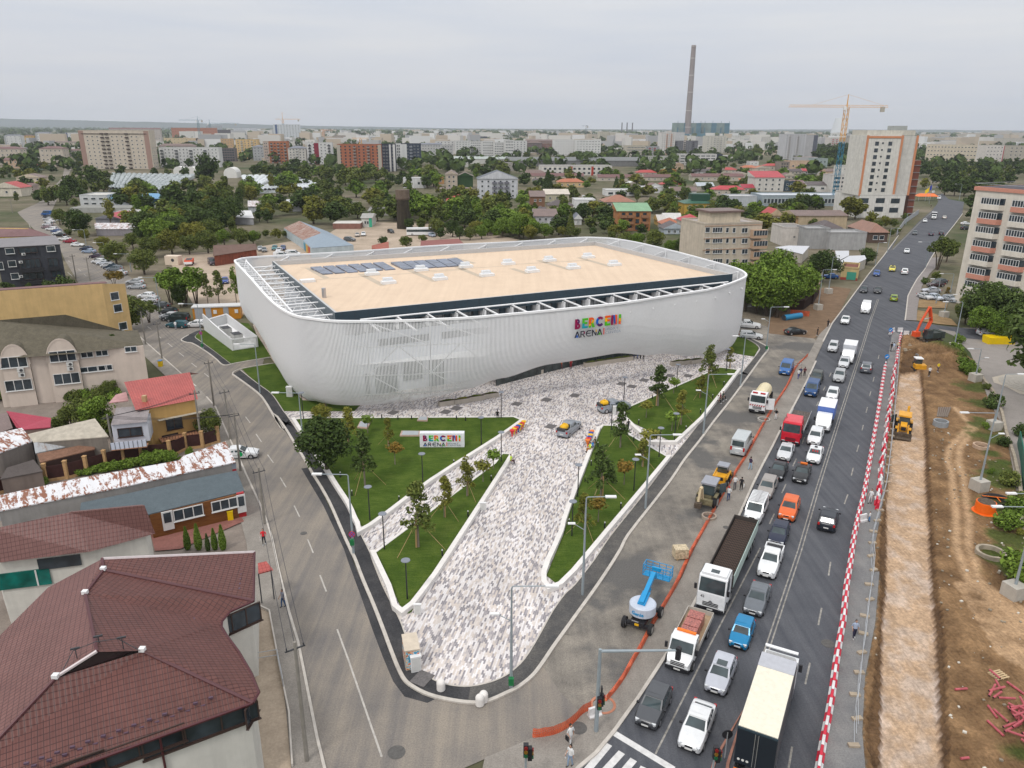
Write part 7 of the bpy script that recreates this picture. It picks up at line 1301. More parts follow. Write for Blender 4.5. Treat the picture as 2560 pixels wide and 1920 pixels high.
Q5,c,H,f=bld('d',768,1160,948,758,26,(.70,.68,.64),'white podium of the hotel tower with square dark windows',0,0,name='hotel_podium')
for x,y in((830,800),(970,800),(1100,803),(815,872),(955,875),(1085,883)):f.win('d',x,y,4.4,2.4,1,'n')
tp=[(785,752),(1190,748)];A=Qq(c[0],c[1],'d',785,752);B=Qq(c[0],c[1],'d',1098,748);n_=(c[3]-c[0]).normalized();A=Qa((A.x,A.y,0))+n_*.6;B=Qa((B.x,B.y,0))+n_*.6;d_=(B-A).normalized()
HT=zof(A,'d',870,235);Q5=Qe('hotel_tower',A,'tall white hotel tower with orange vertical bands','building');f=Xf(Q5,A,B);OB=Qb('m',(.58,.24,.12))
m=MB();m.QY([(p.x,p.y)for p in(A,B,B+n_*17,A+n_*17)],H,HT);m.obj('wall',wm((.68,.66,.61)),Q5);B2=Qq(A,B,'d',1205,740);B2=Qa((B2.x,B2.y,0));m=MB();m.QY([(p.x,p.y)for p in(B+n_*2.0,B2+n_*2.0+d_*2,B2+n_*17+d_*2,B+n_*17)],H,HT-.2);m.obj('set_back_wall',wm((.60,.58,.54)),Q5)
m=MB();m.QY([(p.x,p.y)for p in(A+n_*2+d_*1,B2+n_*2,B2+n_*15,A+n_*15)],HT,HT+2.2);m.obj('penthouse',wm((.6,.57,.5)),Q5);m=MB();q=B+n_*7;m.box((q.x,q.y,HT+3.2),(7,5,2));m.obj('roof_plant_room',wm((.36,.38,.37)),Q5)
for t,w_ in((.03,1.),(.97,1.)):m=MB();m.box((0,-.1,(H+HT)/2),(w_,.25,HT-H));f.put(m.mesh('orange_band',OB),'orange_band',f.len*t,0)
m=MB();m.box((0,-.1,HT-.8),(f.len,.25,.9));f.put(m.mesh('orange_band',OB),'orange_band',f.len/2,0);f2=Xf(Q5,B+n_*2,B2+n_*2+d_*2);m=MB();m.box((0,-.1,(H+HT)/2),(1.,.25,HT-H));f2.put(m.mesh('orange_band',OB),'orange_band',f2.len*.93,0)
for r_ in Q3(8):
 z=H+2.6+(HT-H-4.5)*r_/7.6;f.put(Qt(1.9,1.9,2,'n'),'window',f.len*.3,z);f.put(Qt(1.9,1.9,2,'n'),'window',f.len*.66,z);f.put(Qt(.9,.9,1,'n'),'window',f.len*.46,z+.2)
sc=Qe('scaffold_tower',B2+d_*3+n_*8,'rust brown scaffold and unfinished flank right of the hotel tower','scaffold');m=MB();hh=zof(B2,'d',1330,460);m.box((4.5,6,hh/2),(3.,10,hh));Qc(sc,'scaffold_sheet',m,Qb('m',(.20,.06,.035)));m=MB()
for k in Q3(8):m.box((4.4,.6,hh*k/8+1),(3.4,.5,.25))
Qc(sc,'platforms',m,Qb('m',(.3,.3,.3)))
bld('d',1345,1880,485,318,14,(.60,.53,.42),'long five storey cream block with small red panels behind the dark trees',5,18,1.8,1.2,cap=90,yb2=500);r_,c,H,f=bld('d',1850,2010,515,325,14,(.66,.62,.58),'white block end with red trims behind the dark trees',6,5,1.4,1.2,Qo=[(.98,.8,(.4,.02,.05))]);bld('d',2012,2300,512,330,14,(.46,.42,.36),'beige flank with paired windows and a crimson roof edge',6,5,2.4,1.2,m0=6,cap=30)
for i,(x0,x1,yb,yt,cl)in Q4(((1350,1560,318,262,CRM),(1560,1880,330,255,BEI),(1800,2212,318,262,(.52,.48,.42)),(1400,1700,275,225,(.50,.45,.38)),(1700,1980,270,215,(.52,.47,.40)),(1960,2260,268,212,(.55,.50,.44)),(1860,2100,240,195,(.5,.46,.4)))):bld('d',x0,x1,yb,yt,18,cl,['cream slab directly behind the hotel scaffold','wide beige slab with brown roof strip','long grey beige slab at the right edge','upper cream slab behind the first one','upper tan slab in the middle of the far right','upper pinkish slab at the far right edge','farthest cream slab under the horizon at right'][i],4,14,2,1.1,cap=48)
bld('d',180,390,545,462,14,PCH,'peach flat roofed building below the tower block',1,4,2,1.6);bld('d',392,505,545,440,14,(.32,.38,.37),'unfinished grey green building with a mural',2,3,fr='n');bld('d',98,180,545,470,12,(.27,.23,.20),'brown framed block left of the peach building',3,3,fr='n');bld('d',625,745,645,505,14,(.62,.61,.58),'white building with flat roof left of the hotel podium',3,3,1.6,1.4);bld('d',745,795,640,505,14,(.26,.26,.26),'grey wing of the white building by the podium',0,0);bld('d',540,755,732,585,14,(.58,.56,.53),'modern white house with black band balconies behind the crane',4,3,5,1.3,fr='n')
bld('d',-120,130,722,600,14,(.62,.60,.56),'white apartment house with crimson mansard roof',3,4,QT='mono',Ql=(.40,.04,.05),Qm=3.5);bld('d',130,225,720,640,9,(.05,.08,.11),'small dark blue house beside the crimson roofed one',2,2);bld('d',225,330,722,650,9,(.5,.42,.32),'beige house with maroon roof right of the dark blue one',2,2,QT='mono',Ql=MAR,Qm=1.5,**HH);bld('d',335,520,725,665,12,(.66,.65,.63),'low white house with grey roof and paired windows',1,2,2.4,1.4,QT='gx',Ql=DBR,Qm=2,**HH)
r_,c,H,f=bld('d',-60,770,848,762,18,(.36,.42,.46),'long glass fronted hall with pale sheet roof below the crane',1,26,1.6,2.4,Ql=(.55,.58,.62),name='showroom',cat='hall',cap=26);bld('c',1870,2110,850,770,14,(.5,.52,.55),'grey sheet clad part of the long hall',0,0,Ql=(.5,.5,.5),name='showroom',cat='hall')
for i,(x0,x1,yb,yt,rc_,wc,kd)in Q4(((-30,100,540,500,REDR,BEI,'hip'),(190,300,570,548,DBR,BEI,'gx'),(300,450,570,545,(.42,.05,.06),WH,'gx'),(120,240,612,585,MAR,BEI,'gy'),(460,500,610,585,ORR,BEI,'gx'),(500,610,590,548,BRN,PCH,'gx'))):bld('d',x0,x1,yb,yt,9,wc,['house with red hipped roof left of the peach building','dark roofed house below the peach building','pink red roofed house below the mural building','pale gabled house with maroon roof','small orange roofed house behind the trees','brown roofed peach house by the crane mast'][i],1,3,QT=kd,Ql=rc_,Qm=2.2,**HH)
HS=[(100,290,585,560,BRN,BEI,'hip','brown roofed house left of the dark conifer'),(190,300,665,640,DBR,(.2,.25,.24),'gx','grey green house with dark roof beside the conifer'),(395,620,685,640,ORR,(.6,.45,.25),'hip','cream house with orange red hipped roof'),(110,620,618,588,MAR,BEI,'gx','long narrow plum roof left of the dark tree row'),(745,1095,632,600,MAR,BEI,'gx','long narrow plum roof in the middle'),(1145,1430,630,598,MAR,BEI,'gx','long narrow plum roof right of the middle one'),(1555,2000,630,592,MAR,BEI,'gx','long narrow plum roof at right with white vents'),(1125,1240,535,500,BRN,WH,'gx','white house with brown roof above the long plum roofs'),(1080,1250,580,560,REDR,BEI,'hip','low crimson roof between plum roofs'),(1275,1420,575,535,(.30,.40,.26),(.5,.28,.1),'gy','orange house with pale green gabled roof'),(1395,1480,535,490,BRN,PCH,'gy','small pink house beside the long white building'),(1575,1720,578,550,DBR,WH,'gx','white house with dark grey roof'),(1700,1830,570,535,BRN,BEI,'gx','cream house with brown roof'),(1820,1945,560,535,REDR,BEI,'hip','house with brick red hipped roof'),(1900,2060,615,575,BRN,BEI,'gy','cream house with grey brown gable'),(1990,2120,545,515,ORR,BEI,'hip','house with orange red roof at right of centre'),(2100,2212,550,520,ORR,BEI,'gy','orange gabled house left of the crimson mansard'),(2050,2130,498,465,REDR,WH,'flat','white flat roofed house with red top'),(975,1105,700,665,(.55,.55,.52),(.4,.35,.3),'gy','house with white sheet gabled roof'),(1165,1300,715,680,MAR,WH,'gy','white house with chocolate roof'),(1290,1460,695,660,REDR,BEI,'hip','bright red roof behind the chocolate one'),(1375,1590,770,715,BRN,WH,'gx','white house with curved brown roof'),(1600,1740,720,675,(.42,.46,.50),BEI,'gx','house with pale blue grey roof'),(1745,2010,755,705,(.42,.04,.05),BEI,'hip','large cream house with bright crimson roofs'),(1990,2090,725,690,(.33,.03,.05),BEI,'gx','dark red roof behind the large crimson roofs'),(1970,2070,660,640,ORR,BEI,'gx','beige house with orange brown roof'),(310,528,905,842,DBR,(.55,.48,.36),'hip','cream square house with dark brown hipped roof'),(160,282,890,765,BRN,(.24,.13,.08),'mono','brown brick tower house with louvred top'),(285,492,812,745,BEI,(.5,.46,.34),'mono','house with a long blank beige wall'),(130,290,975,905,DBR,WH,'gx','white house with plum black roof behind lime trees'),(195,388,1035,935,BRN,(.52,.52,.54),'mono','white house with a steep brown single slope roof'),(540,600,1010,960,GRYR,WH,'gy','small white gabled house behind the tall conifer'),(1265,1320,1020,975,(.5,.48,.45),YELW,'gx','ochre shed with grey roof'),(1320,1460,1010,960,(.55,.54,.52),WH,'gx','white roofed cottage beside the red roofed house'),(1300,1460,1050,1020,ORR,BEI,'hip','orange tile roof below the white roofed cottage'),(1465,1640,1085,975,(.42,.05,.06),(.6,.54,.46),'hip','pale house with crimson roof left of the near apartment block'),(1390,1475,895,845,DBR,WH,'gx','small white and plum house left of the green roofed villa'),(1310,1500,1090,1065,DBR,(.45,.50,.55),'gy','pale blue gabled house just behind the arena')]
for x0,x1,yb,yt,rc_,wc,kd,lb in HS:bld('c',x0,x1,yb,yt,9,wc,lb,1 if yb-yt<70 else 2,max(2,int((x1-x0)/55)),1.2,1.2,QT=kd,Ql=rc_,Qm=2.2,**HH,nm=2)
bld('c',808,1075,760,715,12,(.68,.68,.67),'long low white flat roofed villa',1,4,3,1.4,fr='n',**HH,Ql=(.6,.6,.6));bld('c',1085,1280,735,690,12,(.62,.62,.62),'second low white flat roofed villa',1,4,2.5,1.2,fr='n',**HH,Ql=(.6,.6,.6));bld('c',540,720,885,800,11,(.72,.72,.72),'bright white cubic house with stepped roof',1,2,1.3,1.4,**HH,Ql=(.66,.66,.66));bld('c',615,700,830,770,6,(.72,.72,.72),'upper step of the bright white cubic house',0,0,**HH,Ql=(.66,.66,.66))
r_,c,H,f=bld('c',795,1060,892,812,14,(.48,.42,.36),'large beige and brown house with orange brown hipped roof',2,4,1.6,1.3,QT='hip',Ql=(.30,.13,.08),Qm=3.,**HH,Qo=[(.8,8,(.12,.07,.05))])
r_,c,H,f=bld('c',905,1190,1062,890,10,(.42,.19,.08),'orange brick villa with pale green roofs and arched balconies',3,4,1.5,1.6,QT='mono',Ql=(.19,.35,.20),Qm=2.4,**HH,bal=(0,1,3),Qn=(.30,.15,.08),fr='b');r_,c,H,f=bld('c',1485,1785,930,825,12,(.52,.34,.07),'yellow villa with dark green roofs and a green box storey',2,5,1.5,1.3,QT='hip',Ql=(.05,.13,.09),Qm=2.,**HH)
m=MB();p=(c[0]+c[2])/2;m.box((p.x,p.y,H+2.4),(9,7,3.6));m.obj('green_box_storey',Qb('m',(.015,.065,.04)),r_)
r_,c,H,f=bld('j',1630,2120,420,12,14,(.56,.49,.40),'beige four storey apartment block with pvc windows and penthouse behind the arena',0,0,yb2=395,Ql=(.42,.38,.36))
for k,zt in Q4((50,140,232,320)):
 for x,w_,n_ in((1690,1.5,1),(1775,3.2,4),(1860,1.,1),(1918,1.,1),(2010,2.,2),(1640,1,1)):
  if x>1650:f.win('j',x,zt+(x-1690)*.0+5*((x-1690)/330),w_,1.5,n_)
 m=MB();m.box((0,-.8,0),(4.8,1.6,2.4));m.box((0,-1.62,.35),(4.6,.06,1.4),mi=1)
 for q in Q3(6):m.box((-2.3+q*.92,-1.66,.35),(.08,.04,1.4),mi=2)
 f.putpx(m.mesh('glazed_balcony',[Qb('m',(.48,.33,.23)),Xb,WFR]),'glazed_balcony','j',2120,zt+32)
m=MB();p=c[0].lerp(c[2],.42);m.box((p.x,p.y,H+1.6),(10,7,3.2),f.ang);m.obj('penthouse',wm((.6,.52,.40)),r_);m=MB();m.box((p.x,p.y,H+3.5),(11.4,8.4,.5),f.ang);m.obj('penthouse_roof',rtile(BRN),r_);
for z in(.98,.72,.48):m=MB();m.box((0,-.05,H*z),(f.len,.12,.25));f.put(m.mesh('string_course',Qb('m',(.42,.28,.2))),'string_course',f.len/2,0)
bld('k',315,520,215,50,9,(.36,.36,.36),'blank grey hall with rounded top beside the boulevard, left half',0,0,name='hall',cat='hall',Ql=(.33,.33,.33));bld('k',520,835,225,85,9,(.40,.40,.40),'blank grey hall with rounded top beside the boulevard, right half',0,0,name='hall',cat='hall',Ql=(.36,.36,.36));bld('k',120,315,190,40,12,(.60,.56,.52),'pale house with blank wall left of the grey hall',1,1,.8,.5,**HH,fr='n')
r_,c,H,f=bld('d',235,672,1050,930,16,(.50,.40,.27),'long beige hall with low brown roof above the grey hall',0,0,QT='gx',Ql=BRN,Qm=1.5,name='hall',cat='hall',Qo=[(.01,1,(.4,.25,.12))]);bld('d',450,640,1090,1040,12,(.1,.08,.08),'dark roofed wing beside the brown hipped house',QT='hip',Ql=DBR,Qm=2.5,**HH);r_,c,H,f=bld('d',870,1025,1165,1075,18,(.12,.08,.065),'brown timber house with wide hipped roof beside the boulevard',1,2,1.8,1.6,QT='hip',Ql=(.26,.14,.10),Qm=3,**HH,sc=0);bld('d',0,125,985,930,10,(.52,.40,.27),'beige house with red gabled roof behind the near apartment block',1,2,QT='gy',Ql=REDR,Qm=3,**HH)
TIN=QA('silver sheet roof',(.52,.53,.56),(.35,.33,.32),.6,.75,.8)
Qd('tin_roof_house',[('k',580,230),('k',700,230),('k',700,270),('k',600,320)],'upper silver tin roof behind the low yellow house',TIN,(3,3.4,3.4,3),wm((.5,.46,.4)));Qd('tin_roof_house',[('k',615,325),('k',700,275),('k',835,270),('k',850,300),('k',740,352)],'jagged silver tin roof right above the low yellow house',TIN,(3,3.6,3.6,3.,3.),wm((.5,.46,.4)));Qd('tin_roof_house',[('k',60,200),('k',180,185),('k',360,190),('k',300,260)],'white tin roof behind the lime trees',TIN,(3,3.6,3.6,3.),wm((.5,.46,.4)))
r_,c,H,f=bld('k',622,770,478,385,9,(.56,.44,.22),'low yellow corner house with red base and green gate',0,0,**HH,QT='flat',Ql=(.2,.08,.06),yb2=490);m=MB();m.box((0,-.05,.35),(f.len,.1,.7));f.put(m.mesh('red_base',Qb('m',(.32,.05,.04))),'red_base',f.len/2,0);m=MB();m.box((0,-.08,1.2),(2.4,.1,2.2));f.put(m.mesh('gate',Qb('m',(.05,.30,.22))),'gate',f.len*.62,0)
Qd('kiosk',[('k',330,595),('k',400,498),('k',455,502),('k',400,600)],'dark timber kiosk with tan roof on the brown verge',Qh('m',(.27,.19,.14),.2,1),(2.8,2.9,2.9,2.7),Qg('m',(.035,.018,.015),.2));Qd('kiosk',[('k',200,660),('k',290,590),('k',400,600),('k',318,660)],'dark brown low shed in front of the timber kiosk',Qg('m',(.05,.028,.024),.2),(2.3,2.3,2.3,2.3),Qg('m',(.035,.018,.015),.2))
SALM=Qb('m',(.58,.27,.20),.8,0,.2,.08);CRMW=Qg('m',(.68,.63,.55),.1)
A=G('P',2385,756);B=G('P',2650,815);Q5=Qe('apartment_building',A,'eight storey cream apartment block with salmon balcony bands at the right edge','building');d_=(B-A).normalized();n_=Qa((-d_.y,d_.x,0));HT=zof(A,'P',2450,475);m=MB();m.QY([(p.x,p.y)for p in(A,B,B+n_*16,A+n_*16)],0,HT);m.obj('wall',CRMW,Q5);f=Xf(Q5,A,B)
fh=HT/8.35
pan=[0,0,1,0,1,0,1,0]
for r_ in Q3(8):
 z=fh*r_+.4
 for t,w_,sal in((.21,5.6,r_ in(0,2,4,6)),(.66,5.6,r_ in(1,3,5,7))):
  m=MB();m.Q1([[(-w_/2,0,-.1),(-w_/2+.5,-1.3,-.1),(w_/2-.5,-1.3,-.1),(w_/2,0,-.1)],[(-w_/2,0,1.05),(-w_/2+.5,-1.3,1.05),(w_/2-.5,-1.3,1.05),(w_/2,0,1.05)]])
  m.Q1([[(-w_/2+.1,0,1.05),(-w_/2+.6,-1.2,1.05),(w_/2-.6,-1.2,1.05),(w_/2-.1,0,1.05)],[(-w_/2+.1,0,2.5),(-w_/2+.6,-1.2,2.5),(w_/2-.6,-1.2,2.5),(w_/2-.1,0,2.5)]],mi=1)
  for q in Q3(8):x=-w_/2+.62+q*(w_-1.24)/7;m.box((x,-1.24,1.78),(.1,.06,1.5),mi=2)
  m.box((0,-1.24,1.1),(w_-1.1,.07,.1),mi=2);m.box((0,-1.24,2.47),(w_-1.1,.07,.1),mi=2)
  f.put(m.mesh('glazed_balcony',[SALM if sal else CRMW,Xb,WFR]),'glazed_balcony',f.len*.19 if t<.5 else f.len*.48,z)
 f.put(Qt(1.5,1.3,2),'window',f.len*.72,z+1.6)
m=MB();m.QY([(p.x,p.y)for p in(A-d_*.4-n_*.3,B-n_*.3,B+n_*16.3,A-d_*.4+n_*16.3)],HT,HT+.8);m.obj('roof_band',SALM,Q5);m=MB();m.QY([(p.x,p.y)for p in(A+d_*.4+n_*.5,B+n_*.5,B+n_*15,A+d_*.4+n_*15)],HT+.8,HT+.85);m.obj('roof',Qh('m',(.09,.085,.10),.2),Q5);pp=A+d_*(f.len*.62)+n_*4;m=MB();m.box((pp.x+4,pp.y+2,HT+3),(12,9,4.6),f.ang);m.obj('lift_house',CRMW,Q5);m=MB()
QL(m,[Qa((*(A-d_*.3-n_*.2).xy,0)),Qa((*(B-n_*.2).xy,0))],0,.08,HT+1.5,HT+1.58);QL(m,[Qa((*(A-d_*.3-n_*.2).xy,0)),Qa((*(A-d_*.3+n_*14).xy,0))],0,.08,HT+1.5,HT+1.58);m.obj('roof_railing',Xc,Q5)
def farcity():
 rr=random.Random(5);m=MB();mats=[Qb('m',(.62,.60,.57)),Qb('m',(.40,.40,.41)),Qb('m',(.5,.42,.33)),Qb('m',(.28,.15,.12)),Qb('m',(.7,.7,.7))]
 for i in Q3(2600):
  y=rr.uniform(950,6500)**1.0;x=rr.uniform(-.72,.72)*y
  if x<-.42*y and y>1700:continue
  h=rr.choice((5,7,9,12,16,24))if y>1500 else rr.choice((4,6,8));
  if y<1500 and rr.random()<.6:continue
  w_=rr.uniform(8,45)*(1 if h<12 else 1.2);d=rr.uniform(9,16);m.box((x,y,h/2),(w_,d,h),rr.uniform(-.5,.5),rr.choice((0,0,1,2,2,4)),top=rr.choice((1,3,3,1)))
 return m,mats
m,mats=farcity();tag(m.obj('distant_city',mats),'mass of tiny distant buildings near the horizon','city',QT='stuff')
# ================= trees and shrubs
def leafm(name,a,b,c):
 s=NT(name);g=s.n('NewGeometry');oi=s.n('ObjectInfo');f=s.math('ADD',s.math('MULTIPLY',g.outputs['Random Per Island'],.65),s.math('MULTIPLY',oi.outputs['Random'],.35))
 return s.fin(s.Xa(f,[(.1,a),(.5,b),(.9,c)]),.85,spec=.15)
LM_={'d':leafm('dark foliage',(.03,.05,.014),(.058,.09,.022),(.10,.14,.038)),'m':leafm('mid green foliage',(.055,.078,.018),(.105,.135,.03),(.17,.19,.045)),'g':leafm('bright green foliage',(.065,.11,.016),(.12,.19,.026),(.19,.27,.045)),'y':leafm('yellow green foliage',(.09,.10,.018),(.16,.165,.028),(.25,.235,.045)),'a':leafm('autumn foliage',(.10,.09,.02),(.17,.125,.022),(.24,.14,.03))}
BARK=Qg('m',(.11,.085,.065),.3,4);BARKL=Qg('m',(.25,.21,.17),.25,4)
TK={}
def QR(QT,col,v):
 k=(QT,col,v)
 if k in TK:return TK[k]
 rg=np.random.default_rng(hash((QT,v))%1000 if False else{'b':11,'f':22,'p':33,'c':44,'y':55,'o':66,'s':77,'v':88,'t':99}[QT]+v*7)
 P=dict(b=(50,5200,.31,1.55),f=(30,1500,.60,1.6),p=(34,2600,.30,.95),c=(0,5200,.26,0),y=(34,1500,.25,.66),o=(14,420,.55,1.5),s=(18,1500,.75,2.6),v=(30,3000,.34,1.2),t=(0,3000,.32,0))[QT]
 nc,nl,ls,cr=P;C=[]
 while len(C)<nc:
  x,y,z=rg.uniform(-1,1,3);r2=x*x+y*y
  if QT in 'bf':
   if r2+z*z<1:a=1+.18*math.sin(3*math.atan2(y,x)+v);C.append((x*3.7*a,y*3.7*a,5.5+z*3.1))
  elif QT=='p':
   if r2+z*z<1:C.append((x*1.25,y*1.25,5.6+z*3.7))
  elif QT=='y':
   h=(z+1)/2;
   if r2<1:w_=1.75*(1-h)**.75+.12;C.append((x*w_,y*w_,3.1+h*6.4))
  elif QT=='o':
   if r2+z*z<1:C.append((x*1.6,y*1.6,8.0+z*1.2))
  elif QT=='s':
   if r2+z*z<1 and z>-.6:C.append((x*4.2,y*4.2,4.2+z*3.6))
  elif QT=='v':
   if r2<1:C.append((x*4.3,y*4.3,7.6+z*1.2-r2*1.2))
 if nc:
  C=np.array(C);R_=cr*rg.uniform(.6,1.15,nc);ix=rg.integers(0,nc,nl);d=rg.normal(size=(nl,3));d/=np.linalg.norm(d,axis=1)[:,None];rad=R_[ix]*rg.uniform(.35,1,nl)**.4;pos=C[ix]+d*rad[:,None]
 else:
  h=rg.uniform(0,1,nl);th=rg.uniform(0,2*math.pi,nl)
  if QT=='c':lay=np.floor(h*15);fr=h*15-lay;w_=(3.1*(1-lay/15.6)**.9)*(.35+.65*rg.uniform(0,1,nl)**.5);br=np.round(th*(4.0))/4.0;th=np.where(rg.uniform(0,1,nl)<.7,br+lay+rg.normal(0,.07,nl),th);z=1.0+h*9-w_*.12
  else:w_=1.25*np.sin(np.pi*np.clip(h*.93+.07,0,1))**.6*rg.uniform(.75,1,nl)*(1.05-h*.75);z=.3+h*9.7
  pos=np.stack([np.cos(th)*w_,np.sin(th)*w_,z],1);d=np.stack([np.cos(th),np.sin(th),np.full(nl,.5)],1);d/=np.linalg.norm(d,axis=1)[:,None]
 n=d*.5+rg.normal(size=(nl,3))*.55+np.array((0,0,.35));n/=np.linalg.norm(n,axis=1)[:,None];t=np.cross(n,rg.normal(size=(nl,3)));t/=np.linalg.norm(t,axis=1)[:,None];b=np.cross(n,t)
 s_=ls*rg.uniform(.6,1.25,nl)[:,None];V=np.stack([pos-t*s_,pos-b*s_*.55,pos+t*s_,pos+b*s_*.55],1).reshape(-1,3)
 me=bpy.data.meshes.new('crown');me.from_pydata(V.tolist(),[],np.arange(nl*4).reshape(nl,4).tolist());me.materials.append(LM_[col]);TK[k]=me;return me
def QS(QT):
 k=('tr',QT)
 if k in TK:return TK[k]
 m=MB();r_=random.Random(3)
 if QT in 'bf':
  m.Q0((0,0,0),(.1,.05,3.2),.34,.22,8)
  for i in Q3(7):a=i*2.4;m.Q0((.1,.05,2.6+i*.2),(2.0*math.cos(a),2.0*math.sin(a),5.2+i*.35),.14,.04,6)
  m.Q0((.1,.05,3.2),(0,0,8),.2,.05,6)
 elif QT=='v':
  for i in Q3(5):a=i*1.3;m.Q0((.3*math.cos(a),.3*math.sin(a),0),(.9*math.cos(a),.9*math.sin(a),4),.16,.11,6);m.Q0((.9*math.cos(a),.9*math.sin(a),4),(2.8*math.cos(a),2.8*math.sin(a),7.2),.11,.03,5)
 elif QT=='s':
  for i in Q3(5):a=i*1.3;m.Q0((0,0,0),(2*math.cos(a),2*math.sin(a),4),.15,.05,5)
 else:
  m.Q0((0,0,0),(0,0,8.8),.16 if QT in 'yo' else .28,.03,7)
  if QT in 'yp':
   for i in Q3(10):a=i*2.4;m.Q0((0,0,3+i*.45),(.9*math.cos(a),.9*math.sin(a),4+i*.5),.05,.02,4)
 TK[k]=m.mesh('trunk',BARKL if QT in 'yo' else BARK);return TK[k]
TC=[0]
def tree(g,x,yb,yt,QT,col,Qk,QM=None,wide=1.,base=0.,name=None,cat='tree'):
 p=G(g,x,yb);H=max(.6,zof(p,g,x,yt));s_=H/10.;TC[0]+=1;v=TC[0]%3
 if QT=='b' and p.y>330:QT='f'
 nm=name or{'c':'conifer_tree','t':'thuja_tree','p':'poplar_tree','s':'shrub','y':'young_tree','o':'young_tree'}.get(QT,'tree');cat='shrub' if QT=='s' else cat
 Q5=Qe(nm,(p.x,p.y,base),Qk,cat,TC[0]*1.7,QM,(s_*wide,s_*wide,s_));Q8('trunk',QS(QT),Q5);Q8('crown',QR(QT,col,v),Q5);return Q5
def Qf(Qk,QM,rows,name=None):
 for r_ in rows:tree(r_[0],r_[1],r_[2],r_[3],r_[4],r_[5],Qk,QM,r_[6]if len(r_)>6 else 1.,name=name)
def row(g,xs,yb,yt,QT,cols,jit=12,wide=1.):
 o=[]
 for i,x in Q4(xs):o.append((g,x+rnd.uniform(-jit,jit),yb+rnd.uniform(-jit*.5,jit*.5),yt+rnd.uniform(-jit,jit),QT,cols[i%len(cols)],wide))
 return o
Qf('leafy tree in the belt between the street and the torn greenhouses','trees beside the greenhouses',[('a',800,690,480,'b','d'),('a',900,730,560,'b','m'),('a',720,735,600,'b','m'),('a',620,770,570,'b','d'),('a',520,815,650,'b','m'),('a',420,840,660,'b','m'),('a',580,840,660,'b','d'),('a',650,680,560,'b','m'),('a',820,740,640,'b','m'),('a',340,820,700,'b','d')]+row('a',[1000,1120,1220,1350],745,705,'s','mym'))
Qf('dark bushy tree at the foot of the beige slab','trees at the beige slab',[('a',280,465,355,'b','d'),('a',690,520,455,'b','m'),('a',620,520,465,'b','y'),('a',1050,590,480,'b','d'),('a',1340,590,510,'b','d'),('a',1450,590,515,'b','m'),('a',1600,600,500,'b','d'),('a',1640,520,430,'b','d'),('a',680,440,385,'b','d'),('a',450,560,490,'b','d'),('a',450,640,575,'b','d')]+row('a',[-10,60,110],560,500,'b','my')+row('a',[30,90,200,320],610,565,'b','mdm'))
tree('a',1795,665,372,'b','d','tallest dark tree between the white tents and the greenhouses')
Qf('tall dark tree in the middle of the left hand grove','dark grove left of the workshop',[('a',1440,905,660,'p','d'),('a',1560,955,640,'b','d'),('a',1700,965,680,'b','d'),('a',1900,1010,740,'b','d'),('a',2030,1010,750,'b','d'),('a',1790,1010,760,'b','m'),('a',1650,1030,830,'b','d'),('b',30,980,850,'b','d'),('b',100,990,860,'b','d')])
Qf('young looking green tree along the parked car row','trees along the parked cars',[('a',650,865,775,'b','m'),('a',520,1010,860,'b','m'),('e',740,350,240,'b','y'),('e',900,440,300,'b','y'),('e',1060,300,230,'b','m'),('e',590,300,240,'s','m')])
tree('a',690,1110,850,'b','d','large round dark green tree next to the raspberry roofed shed',wide=1.15);tree('a',1340,1075,905,'b','y','yellow green tree in front of the rust striped shed',wide=1.15)
Qf('green tree in the wood between the parked cars and the sandy yard','wood beside the sandy yard',[('e',1010,560,330,'b','m',1.25),('e',1300,500,300,'b','m',1.1),('e',1490,470,235,'b','y',1.1),('e',1640,470,280,'b','m',1.1),('e',1800,460,240,'b','m',1.1),('e',1940,400,240,'b','g'),('e',2080,400,220,'b','m',1.1),('e',2190,380,250,'b','g'),('e',1150,420,270,'b','m'),('e',1390,420,280,'b','d'),('e',1570,390,250,'b','y'),('e',1880,330,220,'b','m'),('e',1200,330,230,'b','d'),('i',20,150,60,'b','m'),('i',180,140,30,'b','y'),('i',90,120,40,'b','m'),('i',250,120,50,'b','m')])
tree('e',1250,640,400,'b','m','olive green tree whose branches hang over the middle of the parked row',wide=1.2);tree('e',990,760,600,'v','a','orange and yellow leaved spreading tree between street lamp and yellow wall',wide=1.1);tree('e',1130,1130,800,'b','m','big ragged tree in front of the yellow walled building',wide=1.15);tree('e',1290,1060,860,'v','m','low spreading tree over the parked cars beside the ragged tree');tree('e',1000,1150,820,'b','d','dark tree against the orange corner of the yellow building')
Qf('tall feathery tree on the edge of the sandy yard','feathery trees of the sandy yard',[('e',1480,900,590,'v','g',1.0),('e',1600,915,560,'v','g',1.15),('e',1700,905,600,'v','g',.8),('e',1800,915,620,'y','m',.9),('e',1895,905,590,'y','m',1.1),('e',2045,895,560,'y','g',.9),('e',1560,930,700,'b','d',.8)])
Qf('round bush in front of the black apartment house','bushes at the black house',[('e',570,790,640,'s','d'),('e',430,780,680,'s','d'),('e',70,790,690,'s','d'),('e',250,760,710,'s','d')])
tree('e',1040,1610,1165,'c','d','large dark conifer in front of the beige arched building',name='conifer_tree')
for i,(x,yt,c)in Q4(((1625,1440,'g'),(1720,1415,'g'),(1800,1500,'d'),(1860,1455,'g'),(1930,1425,'g'))):tree('f',x,1650 if c=='d' else 1640,yt,'t',c,['thuja at left end of the row before the shop terrace','tallest thuja, second of the terrace row','blue dark thuja in the middle of the terrace row','fourth thuja of the terrace row','thuja at right end of the terrace row'][i],'thujas in front of the shop terrace',1.25)
Qf('clump of vines growing along the foot of the beige arched building','vines under the beige building',row('f',Q3(10,1000,75),345,235,'s','mgm',10),'vine')
